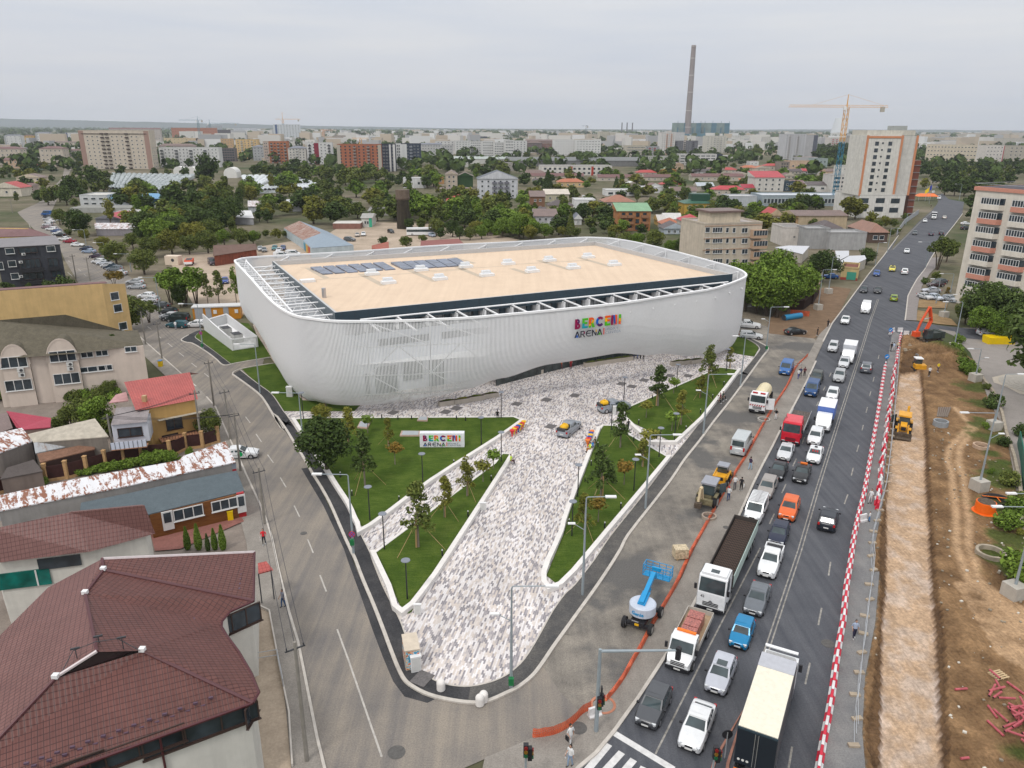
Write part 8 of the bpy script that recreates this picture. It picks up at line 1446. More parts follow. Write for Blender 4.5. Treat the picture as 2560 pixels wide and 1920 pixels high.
Qf('garden tree in the old yard beside the yellow house','garden trees of the old yard',[('f',620,590,380,'b','m'),('f',740,600,300,'b','m'),('f',860,620,290,'b','g'),('f',520,610,470,'s','m'),('f',940,640,450,'s','m'),('f',1060,600,490,'s','m'),('f',870,300,130,'b','m'),('f',960,330,160,'b','m'),('f',0,1010,680,'b','d')])
tree('f',1825,700,400,'b','m','green tree squeezed between the yellow house and the street pole',wide=.75)
Qf('creeper bush along the foot of the brown panel fence','creepers along the fence',row('f',Q3(230,1560,80),1080,1010,'s','mgg',8)[:3]+[('f',x,1010-(x-600)*.16,940-(x-600)*.19,'s','g',1.2)for x in Q3(700,1480,70)]+[('f',1300,880,770,'s','g',1.3),('f',1410,860,750,'s','g',1.3),('f',1640,815,750,'s','g'),('f',1560,870,830,'s','g')],'creeper')
Qf('dark tree of the long row behind the white covered greenhouses','dark row behind the greenhouses',row('b',Q3(-10,760,52),585,480,'b','ddm',10)+row('b',[760,830,900,980],625,500,'b','dmd')+row('b',Q3(380,760,70),680,590,'b','mdm'))
tree('i',1290,215,95,'b','m','round bushy tree between the red and plum roofs behind the arena',wide=1.2);tree('i',1100,170,95,'s','d','dark hedge bush beside the round bushy tree');tree('i',1440,150,80,'s','m','bush in front of the long white bus')
Qf('bright green tree of the park wood right of the water tower','park wood right of the water tower',[('b',1330,950,690,'b','g'),('b',1420,970,720,'b','g'),('b',1500,980,730,'b','g'),('b',1590,1010,810,'b','m'),('b',1725,1010,815,'p','d'),('b',1925,1010,805,'p','g'),('b',1700,1115,955,'b','d',1.1),('b',1560,1106,930,'b','m'),('b',2050,990,860,'b','g'),('b',2190,1010,860,'b','g'),('b',2000,1100,940,'b','g'),('b',1900,1110,960,'b','y'),('b',2130,1110,930,'b','g'),('b',1330,1050,940,'b','d'),('b',1430,1060,940,'b','m'),('b',1210,960,790,'b','m'),('c',60,1130,880,'b','g'),('c',170,1130,930,'b','g'),('c',280,1130,980,'b','g'),('c',100,1010,880,'b','g'),('c',-60,1050,850,'b','g')])
tree('b',1830,1000,755,'c','d','dark spruce in the park wood beside the red hipped roof');tree('b',2130,910,700,'b','d','dark round tree in front of the slate roofed apartment house')
tree('c',1405,412,322,'p','d','single dark poplar before the plain grey flank tower',wide=1.3);tree('c',2105,440,300,'f','m','large solitary willow like tree left of the arched roof',wide=1.1)
tree('c',308,730,532,'c','d','tall slim dark conifer among the plum roofs');tree('c',900,695,590,'c','d','short dark conifer among the garden trees');tree('c',505,1110,895,'c','m','brownish tall conifer beside the white single slope house',wide=.8)
Qf('tree right behind the arena rim','trees right behind the arena',[('j',980,215,50,'b','m'),('j',1080,225,60,'b','g'),('j',1220,230,30,'b','m'),('j',1370,270,120,'b','g'),('j',1470,280,100,'b','d'),('j',1570,290,90,'b','d'),('j',560,120,20,'b','m'),('j',430,110,10,'b','y'),('j',100,120,-20,'b','g'),('j',200,110,0,'b','g'),('j',330,110,10,'b','m'),('j',700,100,20,'b','d'),('j',860,140,50,'b','m'),('i',1600,130,20,'b','d'),('i',1760,140,10,'b','d'),('i',1950,130,-10,'b','g'),('i',2080,120,0,'b','g'),('i',2180,110,-10,'b','g'),('i',1850,140,10,'b','m')])
Qf('bright green lime tree at the boulevard end of the arena','lime trees at the arena end',[('C',1680,760,60,'b','g',1.0),('C',1830,790,120,'b','g',1.0),('C',1960,820,110,'b','g',1.05),('C',2110,850,120,'b','g',1.05),('C',1560,660,20,'b','g',.9),('C',1780,690,20,'b','g',1.),('C',2050,700,-20,'b','g',1.),('k',150,760,330,'b','g',1.),('k',250,690,290,'b','g',1.),('k',40,640,180,'b','g',1.)])
tree('k',465,505,205,'b','d','dark round tree beside the silver tin roofs',wide=1.1);tree('k',850,350,190,'b','d','dark bushy tree beside the boulevard above the yellow corner house',wide=1.1);tree('k',1460,395,95,'v','m','big olive spreading tree overhanging the right kerb of the boulevard',wide=1.0);tree('k',1540,330,120,'b','m','denser half of the roadside tree near the salmon block',wide=.9)
Qf('dark green tree in front of the salmon striped block','trees before the salmon block',[('k',1850,900,450,'b','d',1.0),('k',2010,940,500,'b','d',1.),('k',1820,960,690,'b','g',1.1),('k',2010,1010,730,'b','g',1.1),('k',2140,1010,640,'b','d',1.1),('k',2200,960,560,'b','d',1.1),('k',1700,860,640,'b','m',1.),('k',1930,900,560,'b','d',1.),('k',1700,740,600,'b','m',.9),('k',1920,800,590,'b','d',1.),('k',1540,650,540,'y','a',1.5),('k',1450,470,400,'s','m'),('k',2080,1000,800,'b','d',1.),('P',2620,1000,700,'b','d',1.)])
Qf('tree of the dense dark wood beyond the boulevard bend','dark wood beyond the bend',row('d',Q3(1360,2260,66),520,430,'b','dmdd',14)+row('d',Q3(1380,2260,74),590,470,'b','dmdd',16)+row('d',Q3(1440,2160,80),670,530,'b','dddm',16)+row('d',Q3(1530,2000,84),760,600,'b','dd',14)+[('d',1350,700,600,'b','y'),('d',1345,600,460,'b','d'),('d',1340,450,380,'b','d')])
Qf('tree at the side of the boulevard below the dark wood','trees below the dark wood',[('d',1750,880,740,'b','d'),('d',1740,960,860,'b','d')])
Qf('tree of the park strip behind the tower crane','park strip behind the crane',row('d',Q3(410,760,42),470,340,'b','ddm',10)+row('d',Q3(420,700,50),400,300,'b','dd',8)+[('d',790,440,380,'b','d')])
Qf('tree in front of the long glass hall','trees in front of the glass hall',[('d',190,890,780,'b','d',1.1),('d',280,890,785,'b','d'),('d',410,880,745,'b','g'),('d',130,960,880,'b','g'),('d',200,980,890,'b','m'),('d',60,870,810,'b','m'),('d',750,960,770,'b','y')]);tree('d',680,970,730,'p','y','tall yellow green tree between crane foot and hotel podium',wide=1.9)
Qf('yellow green tree between the hotel podium and the grey site fence','trees below the hotel',[('d',880,1010,880,'b','y'),('d',1000,1040,920,'b','y'),('d',1080,1040,950,'b','m'),('d',1180,970,900,'b','m'),('d',940,1060,960,'b','m'),('d',1120,1090,1020,'b','m'),('d',1060,1110,1040,'b','m'),('d',380,1050,940,'b','m'),('d',820,1085,1000,'b','d'),('d',590,1080,1030,'b','y'),('d',300,640,560,'b','d'),('d',380,640,565,'b','d'),('d',440,640,580,'b','m')])
def nearlabel(p,QT,col):
 best=min(Q7,key=lambda f:(sum(f[0],Qa())/len(f[0])-p).xy.length);c=sum(best[0],Qa())/len(best[0]);d=p-c
 rel='behind' if d.y>abs(d.x)else 'in front of' if-d.y>abs(d.x)else 'right of' if d.x>0 else 'left of'
 return('%s tree %s the %s'%({'d':'dark','m':'green','g':'bright green','y':'yellow green','a':'autumn'}[col],rel,' '.join(best[1].split()[:9])))
def fill(QZ,n,hr,kinds,seed,QM,mind=5.,wide=(1.,1.4)):
 r_=random.Random(seed);xs=[p[0]for p in QZ];ys=[p[1]for p in QZ];pts=[];k=0;t=0
 while k<n and t<n*30:
  t+=1;x,y=r_.uniform(min(xs),max(xs)),r_.uniform(min(ys),max(ys))
  if not Xg(np.array([x]),np.array([y]),QZ)[0]:continue
  p=G('P',x,y)
  if any(Xg(np.array([p.x]),np.array([p.y]),f[0])[0]or min((p-q).xy.length for q in f[0])<2.5 for f in Q7 if(f[0][0]-p).xy.length<60):continue
  if any((p-q).xy.length<mind for q in pts)or any(Xg(np.array([p.x]),np.array([p.y]),q)[0]for q in NOT_):continue
  pts.append(p);k+=1;H=r_.uniform(*hr);col=r_.choice(kinds);kd=r_.choice('bbbbbp')if H>6 else 'b'
  if p.y>300 and kd=='b':kd='f'
  TC[0]+=1;w_=r_.uniform(*wide);Q5=Qe('tree',(p.x,p.y,0),nearlabel(p,kd,col),'tree',TC[0]*1.3,QM,(H/10*w_,H/10*w_,H/10));Q8('trunk',QS(kd),Q5);Q8('crown',QR(kd,col,TC[0]%3),Q5)
NOT_=[[Qa((v.co.x,v.co.y,0))for v in bpy.data.objects[o].data.vertices]for o in('yard_ground','side_street','boulevard_road','front_forecourt','paved_lot')]+[[Qa((SL[i][0].x,SL[i][0].y,0))for i in Q3(0,NS,20)]]
fill([(250,560),(330,470),(700,470),(1100,480),(1290,520),(1330,610),(1100,590),(960,590),(800,560),(640,560),(560,600),(420,640),(330,600)],150,(6,12),'dmmmggyyd',1,'trees of the green belt')
fill([(1300,590),(1290,480),(1330,400),(1900,395),(2080,420),(2130,480),(2000,560),(1900,600),(1700,560),(1600,600),(1450,590)],190,(4.5,9.5),'dmmmgygd',2,'trees in the gardens',5,(1.1,1.5))
fill([(700,470),(640,430),(660,400),(1280,400),(1300,470),(1100,480)],70,(7,13),'ddmmg',3,'trees before the city blocks',7,(1.1,1.5))
fill([(0,560),(0,400),(260,400),(300,470),(200,500),(120,560)],34,(6,10),'dmyd',4,'trees in the left quarter',6,(1.1,1.4))
fill([(1290,410),(1290,345),(2140,345),(2140,400)],70,(8,13),'dddmm',6,'trees in the far quarter',10,(1.2,1.6));fill([(0,400),(0,345),(1280,345),(1280,400)],70,(8,13),'dddmm',8,'trees in the far left quarter',10,(1.2,1.6))
def farwood(name,Qk,n,xr,yr,seed,h=9):
 rg=np.random.default_rng(seed);y=rg.uniform(yr[0],yr[1],n);x=rg.uniform(xr[0],xr[1],n)*y;k=26;V=[];F=[]
 cx=np.repeat(x,k);cy=np.repeat(y,k);s_=np.repeat(h*rg.uniform(.6,1.2,n),k);d=rg.normal(size=(n*k,3));d/=np.linalg.norm(d,axis=1)[:,None];pos=np.stack([cx+d[:,0]*s_*.7,cy+d[:,1]*s_*.7,s_*.75+d[:,2]*s_*.55],1)
 t=np.cross(d+rg.normal(size=d.shape)*.4,rg.normal(size=d.shape));t/=np.linalg.norm(t,axis=1)[:,None];b=np.cross(d,t);q=(s_*.33)[:,None];V=np.stack([pos-t*q,pos-b*q,pos+t*q,pos+b*q],1).reshape(-1,3)
 me=bpy.data.meshes.new(name);me.from_pydata(V.tolist(),[],np.arange(n*k*4).reshape(-1,4).tolist());me.materials.append(LM_['d']);o=bpy.data.objects.new(name,me);COL.objects.link(o);tag(o,Qk,'wood',QT='stuff')
farwood('distant_trees','scattered tree tops among the distant buildings',1500,(-.7,.7),(700,3200),9);farwood('distant_wood','thin dark line of woods under the horizon',2600,(-.8,.8),(3200,8500),10,16)
TR_=sorted([o for o in COL.objects if o.name.split('.')[0]=='tree' and not o.parent],key=lambda o:-o.scale.z/(o.location-CP).length)
Vs=[];Ms=[];dead=[]
for o in TR_[285:]:
 cr=[c for c in o.children if c.name.startswith('crown')][0];me=cr.data;n=len(me.vertices);a=np.empty(n*3);me.vertices.foreach_get('co',a);a=a.reshape(-1,4,3)[::3];c=a.mean(1,keepdims=True);a=c+(a-c)*1.7;co,si=math.cos(o.rotation_euler.z),math.sin(o.rotation_euler.z);x,y=a[...,0]*o.scale.x,a[...,1]*o.scale.y
 Vs.append(np.stack([x*co-y*si+o.location.x,x*si+y*co+o.location.y,a[...,2]*o.scale.z],-1).reshape(-1,3));Ms+=['dmgya'.index([k for k in 'dmgya' if LM_[k]==me.materials[0]][0])]*len(a);dead+=list(o.children)+[o]
if Vs:
 V_=np.concatenate(Vs);me=bpy.data.meshes.new('tree_mass');me.from_pydata(V_.tolist(),[],np.arange(len(V_)).reshape(-1,4).tolist());[me.materials.append(LM_[k])for k in 'dmgya'];me.polygons.foreach_set('material_index',Ms);o=bpy.data.objects.new('tree_mass',me);COL.objects.link(o);tag(o,'mass of smaller trees among the houses and city blocks','trees',QT='stuff')
for o in dead:bpy.data.objects.remove(o)
def imgx(o):v=Qa(o.location)-CP;return v.dot(rt2)/v.dot(fw)
GRP={}
for o in COL.objects:
 if not o.parent and o.get('category')in('tree','shrub'):GRP.setdefault(o['label'],[]).append(o)
OD=['leftmost','second from left','third from left','fourth from left','fifth from left','sixth from left','seventh from left','eighth from left','ninth from left','tenth from left']
for lb,os_ in GRP.items():
 n=len(os_)
 if n<2:continue
 os_.sort(key=imgx);ws=lb.split()[:12]
 for i,o in Q4(os_):
  if n<=3:t=(['left one','right one']if n==2 else['left one','middle one','right one'])[i]
  elif i==n-1:t='rightmost'
  elif i<10:t=OD[i]
  elif n-i<=10:t=OD[n-1-i].replace('left','right')
  else:continue
  o['label']=' '.join(ws)+', '+t
def ptree(g,x,yb,yt,QT,col,Qk,wide=1.,stake=True):
 r_=tree(g,x,yb,yt,QT,col,Qk,'young trees on the arena lawns',wide,.13)
 if stake:
  h=4.2;m=MB();m.Q0((.25,0,0),(.2,0,h),.11,n=5)
  for a in(.3,2.4,4.5):m.Q0((0,0,h*.95),(3.2*math.cos(a),3.2*math.sin(a),0),.035,n=4)
  Q8('support_stake',m.mesh('support_stake',Qb('m',(.42,.27,.13))),r_)
 return r_
for g,x,yb,yt,k,c,lb,w_ in(('l',1082,965,450,'y','d','slim dark staked tree behind the big old tree on the largest lawn',1.0),('l',1542,1485,895,'y','m','tall staked tree on the pointed lawn nearest the paved strip',1.15),('l',1768,1225,855,'y','y','brown tinged staked tree in the middle of the pointed lawn',1.15),('l',1962,1045,690,'y','y','sparse brownish tree with purple twigs on the pointed lawn',1.15),('l',1285,612,355,'y','y','small brown tree left of the sign block',1.15),('l',940,598,255,'y','y','reddish brown tree beside the big old tree',1.15),('m',905,1345,865,'y','d','large dense dark cone tree on the middle lawn',1.25),('m',1073,900,490,'y','d','dark cone tree at the top of the middle lawn',1.2),('m',1397,540,168,'y','d','conical dark tree at the edge of the far lawn',1.4),('m',1828,342,-5,'y','m','tall pointed tree on the far lawn nearest the arena',1.2),('m',2015,215,25,'y','y','orange leaved tree by the far corner lawn lamp',1.15),('m',1597,705,385,'y','y','amber leaved tree in the middle of the far lawn',1.15),('m',1765,470,258,'y','y','amber small tree near the seated people',1.4),('m',1262,1065,820,'y','y','thin yellow tree on the right side of the middle lawn',1.6),('m',760,1655,1280,'y','y','olive and orange tree near the lower end of the middle lawn',1.15),('l',745,275,50,'y','d','narrow dark tree in front of the slatted facade',1.2)):ptree(g,x,yb,yt,k,c,lb,w_)
for g,x,yb,yt,c,lb in(('l',1340,772,588,'a','small golden lollipop tree below the sign block'),('l',1105,500,345,'g','tiny green lollipop tree beside the square hatch'),('l',2100,920,740,'y','small pale lollipop tree on the pointed lawn'),('l',2190,812,645,'g','tiny lollipop tree at the top of the pointed lawn'),('m',1533,432,298,'g','small green lollipop tree at the edge of the far lawn'),('m',1296,643,500,'y','small yellow green lollipop tree at the left of the far lawn'),('m',1517,757,592,'g','bright lollipop tree near the lamp on the far lawn'),('m',1105,1222,1025,'a','orange lollipop tree on the middle lawn'),('m',1325,942,745,'y','yellow lollipop tree beside the middle lawn path'),('m',882,1545,1338,'a','orange lollipop tree low on the middle lawn')):ptree(g,x,yb,yt,'o',c,lb,1.5,False)
tree('l',755,838,330,'b','d','big old dark tree standing over the retaining wall of the largest lawn',wide=1.05,base=.1);tree('l',700,420,235,'b','y','yellow green tree top right behind the big old tree',wide=1.1,base=.1)
Qf('green bush on the weedy strip beside the trench','bushes beside the trench',[('v',1180,330,60,'s','g'),('v',1100,150,-40,'s','m'),('v',1290,400,180,'s','g'),('v',1680,960,690,'s','d'),('v',1850,1620,1430,'s','d'),('w',1950,640,370,'s','m'),('w',1640,450,330,'s','g',.8),('w',2050,1150,800,'s','g'),('w',1900,1400,1050,'s','g'),('w',2150,950,700,'s','m'),('w',2150,1500,1380,'s','y'),('v',1560,640,520,'s','m'),('v',1540,1330,1180,'s','g',.8),('v',2150,1450,1230,'s','d'),('K',1960,800,600,'s','g'),('K',1900,1000,760,'s','g'),('K',1960,1180,1000,'s','m'),('q',2050,330,60,'s','g')]);tree('k',1355,515,455,'s','d','single round dark bush on the right pavement');tree('k',2165,1170,1110,'s','m','bush in the middle of the paved lot')
# ================= lamps, people, barriers and small things
Xe=Qb('m',(.33,.38,.41),.5,.3)
def lamp(g,xb,yb,xt,yt,xh,yh,Qk,low=None,block=False,mat=None,name='street_lamp'):
 p=G(g,xb,yb);H=zof(p,g,xt,yt);H=max(5,min(12.5,H));Q5=Qe(name,p,Qk,'street lamp');m=MB();b0=0
 if block:m2=MB();m2.box((0,0,.65),(1.5,1.5,1.3),.3);Qc(Q5,'concrete_base',m2,Qg('m',(.46,.43,.38),.15,1.5));b0=1.3
 hd=Qq(p,p+Qa((1,.05,0)),g,xh,yh);d=Qa((hd.x-p.x,0,0));L_=max(1.2,min(3.4,abs(d.x)));sg=1 if d.x>0 else-1
 m.Q0((0,0,b0),(0,0,H*.45),.13,.10,8);m.Q0((0,0,H*.45),(0,0,H),.10,.06,8);m.path([(0,0,H),(sg*.12,0,H+.12),(sg*L_,0,H+.16)],.045,5)
 if low:m.path([(0,0,H*.68),(low*.3,.0,H*.7),(low*.9,.0,H*.74)],.035,5)
 Qc(Q5,'pole',m,mat or Xe);m=MB();m.box((sg*(L_+.42),0,H+.17),(.95,.32,.13));Qc(Q5,'lamp_head',m,QV)
 if low:m=MB();m.box((low*1.2,0,H*.75),(.65,.26,.1));Qc(Q5,'lamp_head',m,QV)
 return Q5
r_=lamp('l',982,1538,925,862,700,858,'street lamp with a round no stopping sign at the walkway below the largest lawn');
def QQ(Q5,z,out,r=.32,cols=('red','blue')):
 m=MB();m.Q0((0,-.14-out,z),(0,-.17-out,z),r,n=18);m.Q0((0,-.17-out,z),(0,-.185-out,z),r*.8,n=18,mi=1)
 if cols[0]=='red':
  for a in(45,-45):m.box((0,-.19-out,z),(r*1.7,.01,.09),rot=Matrix.Rotation(R(a),3,'Y'))
 m.box((0,-.08,z),(.05,.15+out,.05),mi=2);Qc(Q5,'road_sign',m,[Qb('m',(.6,.02,.04))if cols[0]=='red' else Qb('m',(.02,.2,.6)),Qb('m',(.03,.15,.5)),Xd])
QQ(r_,2.3,0)
def bin_(Q5,z=.9,mat=None):m=MB();m.box((.0,-.28,z),(.4,.3,.6));Qc(Q5,'litter_bin',m,mat or Qb('m',(.01,.16,.05)))
bin_(r_,1.5)
lamp('l',548,600,495,155,330,152,'street lamp half hidden by the big old tree');r_=lamp('B',500,1120,428,460,200,385,'street lamp at the foot of the side lawn');r_=lamp('e',1755,1290,1690,905,1580,898,'street lamp with a purple sign beside the white enclosure');QQ(r_,3.2,0);bin_(r_)
lamp('e',1385,960,1330,675,1225,668,'street lamp above the lower parked cars');lamp('e',1135,620,1090,530,1010,525,'street lamp beside the olive tree');lamp('e',745,385,730,300,650,290,'street lamp in the middle of the parked row');lamp('e',600,290,570,205,495,198,'street lamp at the upper parked row');lamp('e',915,510,890,400,830,395,'street lamp by the plum hatchback')
for a in(('m',1790,780,1850,270,2000,260,'tall street lamp beside the far lawn with a lower second arm',-1),('m',1290,1425,1350,795,1530,795,'tall street lamp beside the middle lawn at the path mouth',-1),('p',618,425,655,-270,785,-270,'tall street lamp beside the lower half of the middle lawn',-1),('m',2110,365,2165,-60,2110,-100,'tall street lamp at the far end of the far lawn',None),('p',108,1090,130,370,360,340,'faint tall street lamp with green bin at the rounded plaza tip',-1),('C',1960,1325,2065,715,2212,705,'street lamp behind the arena corner',-1)):r_=lamp(*a[:8],low=a[8])
bin_(r_);[bin_(o)for o in bpy.data.objects if o.get('label','').startswith('faint tall')]
for i,a in Q4((('k',430,740,470,400,560,390),('k',520,600,560,290,600,285),('k',165,640,170,500,270,490),('k',925,355,965,165,1000,160),('k',1030,250,1065,40,1120,35),('d',1190,1010,1210,970,1240,965),('d',1380,790,1415,640,1440,630),('d',1650,800,1670,660,1610,650))):lamp(*a,['street lamp on a concrete block beside the timber kiosk','street lamp behind the kiosk at the verge','street lamp before the lime trees','street lamp with a blue sign by the dark roadside tree','street lamp by the brown hipped house','lamp at the grey site fence','lamp by the orange market tent','lamp at the bend before the dark wood'][i],block=i<2)
for i,a in Q4((('t',1130,1560,1260,840,1060,780),('t',975,1060,1050,790,1040,780),('t',1080,700,1150,430,980,380),('v',1360,500,1480,-40,1350,-100),('v',1680,1340,1890,400,2110,340),('n',1880,1060,1985,510,1820,465),('q',1955,410,2075,-230,1900,-300),('k',1360,380,1385,160,1330,150),('k',1450,690,1500,480,1440,470),('n',2280,1600,2350,1100,2030,1085))):lamp(*a,['lamp on a concrete block beside the big excavator','lamp on a concrete block on the dry verge','lamp between the small car park and the salmon block','lamp on a block above the stone steps','lamp on a block beside the curved stone steps','lamp on a block beside the wheel tracks','lamp on a block in the lower right dirt','lamp with a blue arrow sign at the right kerb','dark leaning post in the small car park','lamp reaching in from the right edge above the orange drum'][i],block=i not in(2,7,8),low=1 if i in(3,5)else None)
POLES=[('f',1850,400,1795,0),('f',1745,745,1715,260),('f',1000,890,915,470),('f',2080,960,2020,450),('f',1990,690,1910,250),('l',215,1280,165,790),('o',530,1590,375,140),('e',1400,1370,1340,1050),('e',1260,1250,1230,1070),('e',780,700,755,600),('e',660,680,615,470),('a',110,905,85,810),('a',690,2000,680,1900)][:12]
PL=[];LB=['pole with a meter box beside the red roofed house','concrete pole with a white lamp before the yellow house','grey concrete pole by the white annexe','concrete pole beside the white car with the green logo','wooden pole on the kerb behind the yellow house','pole with a green bin near the shop corner','tall concrete pole with orange boxes on the lower left pavement','wire pole with a bin in front of the beige building','thin pole behind the dark conifer','cross arm pole in the parked street','leaning thin pole beside the black house','white pole at the far left edge']
for(g,x,y,x2,y2),lb in zip(POLES,LB):
 p=G(g,x,y);H=max(6.5,min(9.5,zof(p,g,x2,y2)));Q5=Qe('utility_pole',p,lb,'utility pole');m=MB();m.Q0((0,0,0),(0,0,H),.16,.10,8);Qc(Q5,'pole',m,Qg('m',(.27,.25,.22),.2,2));m=MB();m.box((0,0,H-.5),(1.3,.08,.08),.6);
 for k in(-.5,0,.5):m.Q0((k*.9,k*.6,H-.45),(k*.9,k*.6,H-.25),.05,n=6)
 Qc(Q5,'cross_arm',m,Xd);PL.append((p,H))
def wire(a,b,off,lab=None):
 m=MB();A_=a[0]+Qa((off*.9,off*.6,a[1]-.3));B_=b[0]+Qa((off*.9,off*.6,b[1]-.3));pts=[A_.lerp(B_,t/10)-Qa((0,0,3.2*(t/10)*(1-t/10)*min(1,(B_-A_).length/30)))for t in Q3(11)];m.path(pts,.022,3);tag(m.obj('overhead_wire',QU),lab,'wire','overhead wires along the left street')
seqs=((6,5,'wire between the lower left pole and the pole at the shop corner'),(5,3,'wire from the shop corner pole to the pole at the parked white car'),(3,4,'wire above the kerb behind the yellow house'),(4,0,'wire from the kerb pole to the meter box pole'),(0,7,'wire running up the street past the beige building'),(7,9,'wire over the lower parked cars'),(3,2,'wire over the white and rust roof'),(2,1,'wire over the fenced yard'))
for a,b,lb in seqs:
 for off in(-.5,0,.5):wire(PL[a],PL[b],off,lb)
pk=None
PKL=[('l',1123,1248),('l',1580,940),('l',2085,600),('l',1248,1498),('l',548,370),('o',1322,310),('m',45,640),('m',45,1015),('m',995,745),('m',1103,500),('m',1558,380),('m',1540,840),('m',1408,975),('m',1190,1268),('m',705,1320),('m',655,1659),('m',1988,235)]
PLB='near the kerb side tip of the largest lawn|centre of the largest lawn|right part of the largest lawn beside the sign block|on the paved strip mouth between the two left lawns|behind the big old tree|in the lower tip of the pointed lawn|at the plaza edge by the seated dark person|at the top of the pointed lawn|at the top of the middle lawn|near the pickup at the far lawn|at the plaza edge of the far lawn|at the lower corner of the far lawn|on the path between the middle and far lawns|right half of the middle lawn|on the plaza edge of the middle lawn|lowest one on the middle lawn|beside the orange leaved tree'.split('|')
m=MB();m.Q0((0,0,0),(0,0,3.9),.07,.05,8);PM=m.mesh('post',QU);m=MB();m.Q0((0,0,3.85),(0,0,3.98),.12,.42,16);m.Q0((0,0,3.98),(0,0,4.03),.42,.40,16,1);HM=m.mesh('lamp_disc',[QU,Qb('m',(.2,.22,.26),.4)])
for(g,x,y),lb in zip(PKL,PLB):p=G(g,x,y,.1);r_=Qe('park_lamp',p,'black disc topped park lamp '+lb,'lamp',0,'black park lamps');Q8('post',PM,r_);Q8('lamp_disc',HM,r_)
m=MB();m.Q0((0,0,0),(0,0,.62),.08,n=10);BM=m.mesh('post',QU);m=MB();m.Q0((0,0,.62),(0,0,.74),.08,.06,n=10);BT=m.mesh('light_cap',Qb('m',(.5,.5,.48)))
for g,pts,lb in(('l',[(868,875),(968,1035),(1375,1085),(1848,770)],'largest lawn'),('l',[(1225,365),(1365,375),(1483,375),(1870,375),(1950,388)],'upper edge of the largest lawn'),('l',[(1970,1215),(1748,1555),(2170,905),(1990,930)],'pointed lawn'),('m',[(880,890),(822,1050),(770,1188),(632,1562),(938,1590),(1078,1420),(1190,840)],'middle lawn'),('m',[(1232,692),(1350,475),(1765,600),(1870,473),(1968,358),(1640,748)],'far lawn')):
 for x,y in pts:r_=Qe('bollard_light',G(g,x,y,.12),'short black bollard light on the '+lb,'bollard',0,'bollard lights on the '+lb);Q8('post',BM,r_);Q8('light_cap',BT,r_)
m=MB();n=8;rr=[[(.26*math.cos(a),.26*math.sin(a),z)for a in[2*math.pi*j/16 for j in Q3(16)]]for z in(0,.5)]+[[(.26*math.cos(t)*math.cos(a),.26*math.cos(t)*math.sin(a),.5+.26*math.sin(t))for a in[2*math.pi*j/16 for j in Q3(16)]]for t in(.3,.7,1.1,1.5)];m.Q1(rr);SB=m.mesh('stone_bollard',WSTONE)
for x,y,lb in((1588,1020,'rounded white bollard alone on the black walkway tip'),(1895,1140,'rounded white bollard, left one of the touching pair at the kerb'),(1925,1112,'rounded white bollard, right one of the touching pair at the kerb')):o=bpy.data.objects.new('stone_bollard',SB);COL.objects.link(o);o.location=G('o',x,y,.08);o.scale=(1.25,1.25,1.15);tag(o,lb,'bollard','rounded white bollards')
BRD=Qb('m',(.62,.02,.05),.45,0,.4,.15);BWH=Qb('m',(.72,.70,.70),.45,0,.4,.12)
def bm(mat):m=MB();pr=[(-.25,0),(-.25,.2),(-.12,.3),(-.09,.85),(.09,.85),(.12,.3),(.25,.2),(.25,0)];m.Q1([[(x,a,b)for a,b in pr]for x in(-.49,.49)]);return m.mesh('barrier_block',mat)
BMR,BMW=bm(BRD),bm(BWH)
def Qz(line,lab,jit=.0,step=1.,pat=(0,1)):
 L_=sum((b-a).length for a,b in zip(line,line[1:]));n=int(L_/step);q=Xi(line,n+1)
 for i in Q3(n):
  a,b=q[i],q[i+1];c=(a+b)/2;k=pat[i%len(pat)];o=bpy.data.objects.new('barrier_block',BMR if k else BMW);COL.objects.link(o);o.location=(c.x+rnd.uniform(-jit,jit),c.y,.02);o.rotation_euler=(0,0,math.atan2((b-a).y,(b-a).x)+rnd.uniform(-jit,jit)*1.5);tag(o,('red' if k else 'white')+' plastic barrier block in the '+lab,'barrier',('red' if k else 'white')+' blocks, '+lab)
l1_=Gs('n',[(1203,160),(1190,230),(1165,400),(1140,560),(1105,760),(1075,940),(1045,1110),(1010,1240),(975,1400),(945,1620)])+Gs('q',[(745,330),(720,600),(690,760),(665,920),(640,1120),(610,1300),(570,1500),(540,1680),(520,1800)])
Qz(l1_,'long line along the driving lane')
Qz(Gs('K',[(765,650),(750,740),(715,900),(690,1050),(665,1250)]),'inner line from the barrier corner to the signs',.03);Qz(Gs('K',[(650,1300),(610,1500),(590,1640)])+Gs('n',[(1255,350),(1232,480),(1205,680),(1180,860),(1160,1010),(1150,1130),(1138,1210)]),'loose inner line along the trench edge',.12,1.05,(1,0,0,1))
Qz(Gs('K',[(530,640),(590,570),(620,575)]),'short corner at the blue arrow sign');Qz(Gs('K',[(600,575),(890,580)]),'cross line at the side road',0,1.7,(0,1));Qz(Gs('K',[(790,640),(1110,655)]),'plain white cross line',0,1.3,(0,));Qz(Gs('K',[(1100,590),(1100,660)]),'tiny stack beside the excavator')
for g,x,y,lb in(('n',1035,1290,'single white barrier block lying across the footpath gap'),('p',705,1290,'single white barrier block at the traffic light mast')):o=bpy.data.objects.new('barrier_block',BMW);COL.objects.link(o);o.location=G(g,x,y);o.rotation_euler=(0,0,.4);tag(o,lb,'barrier')
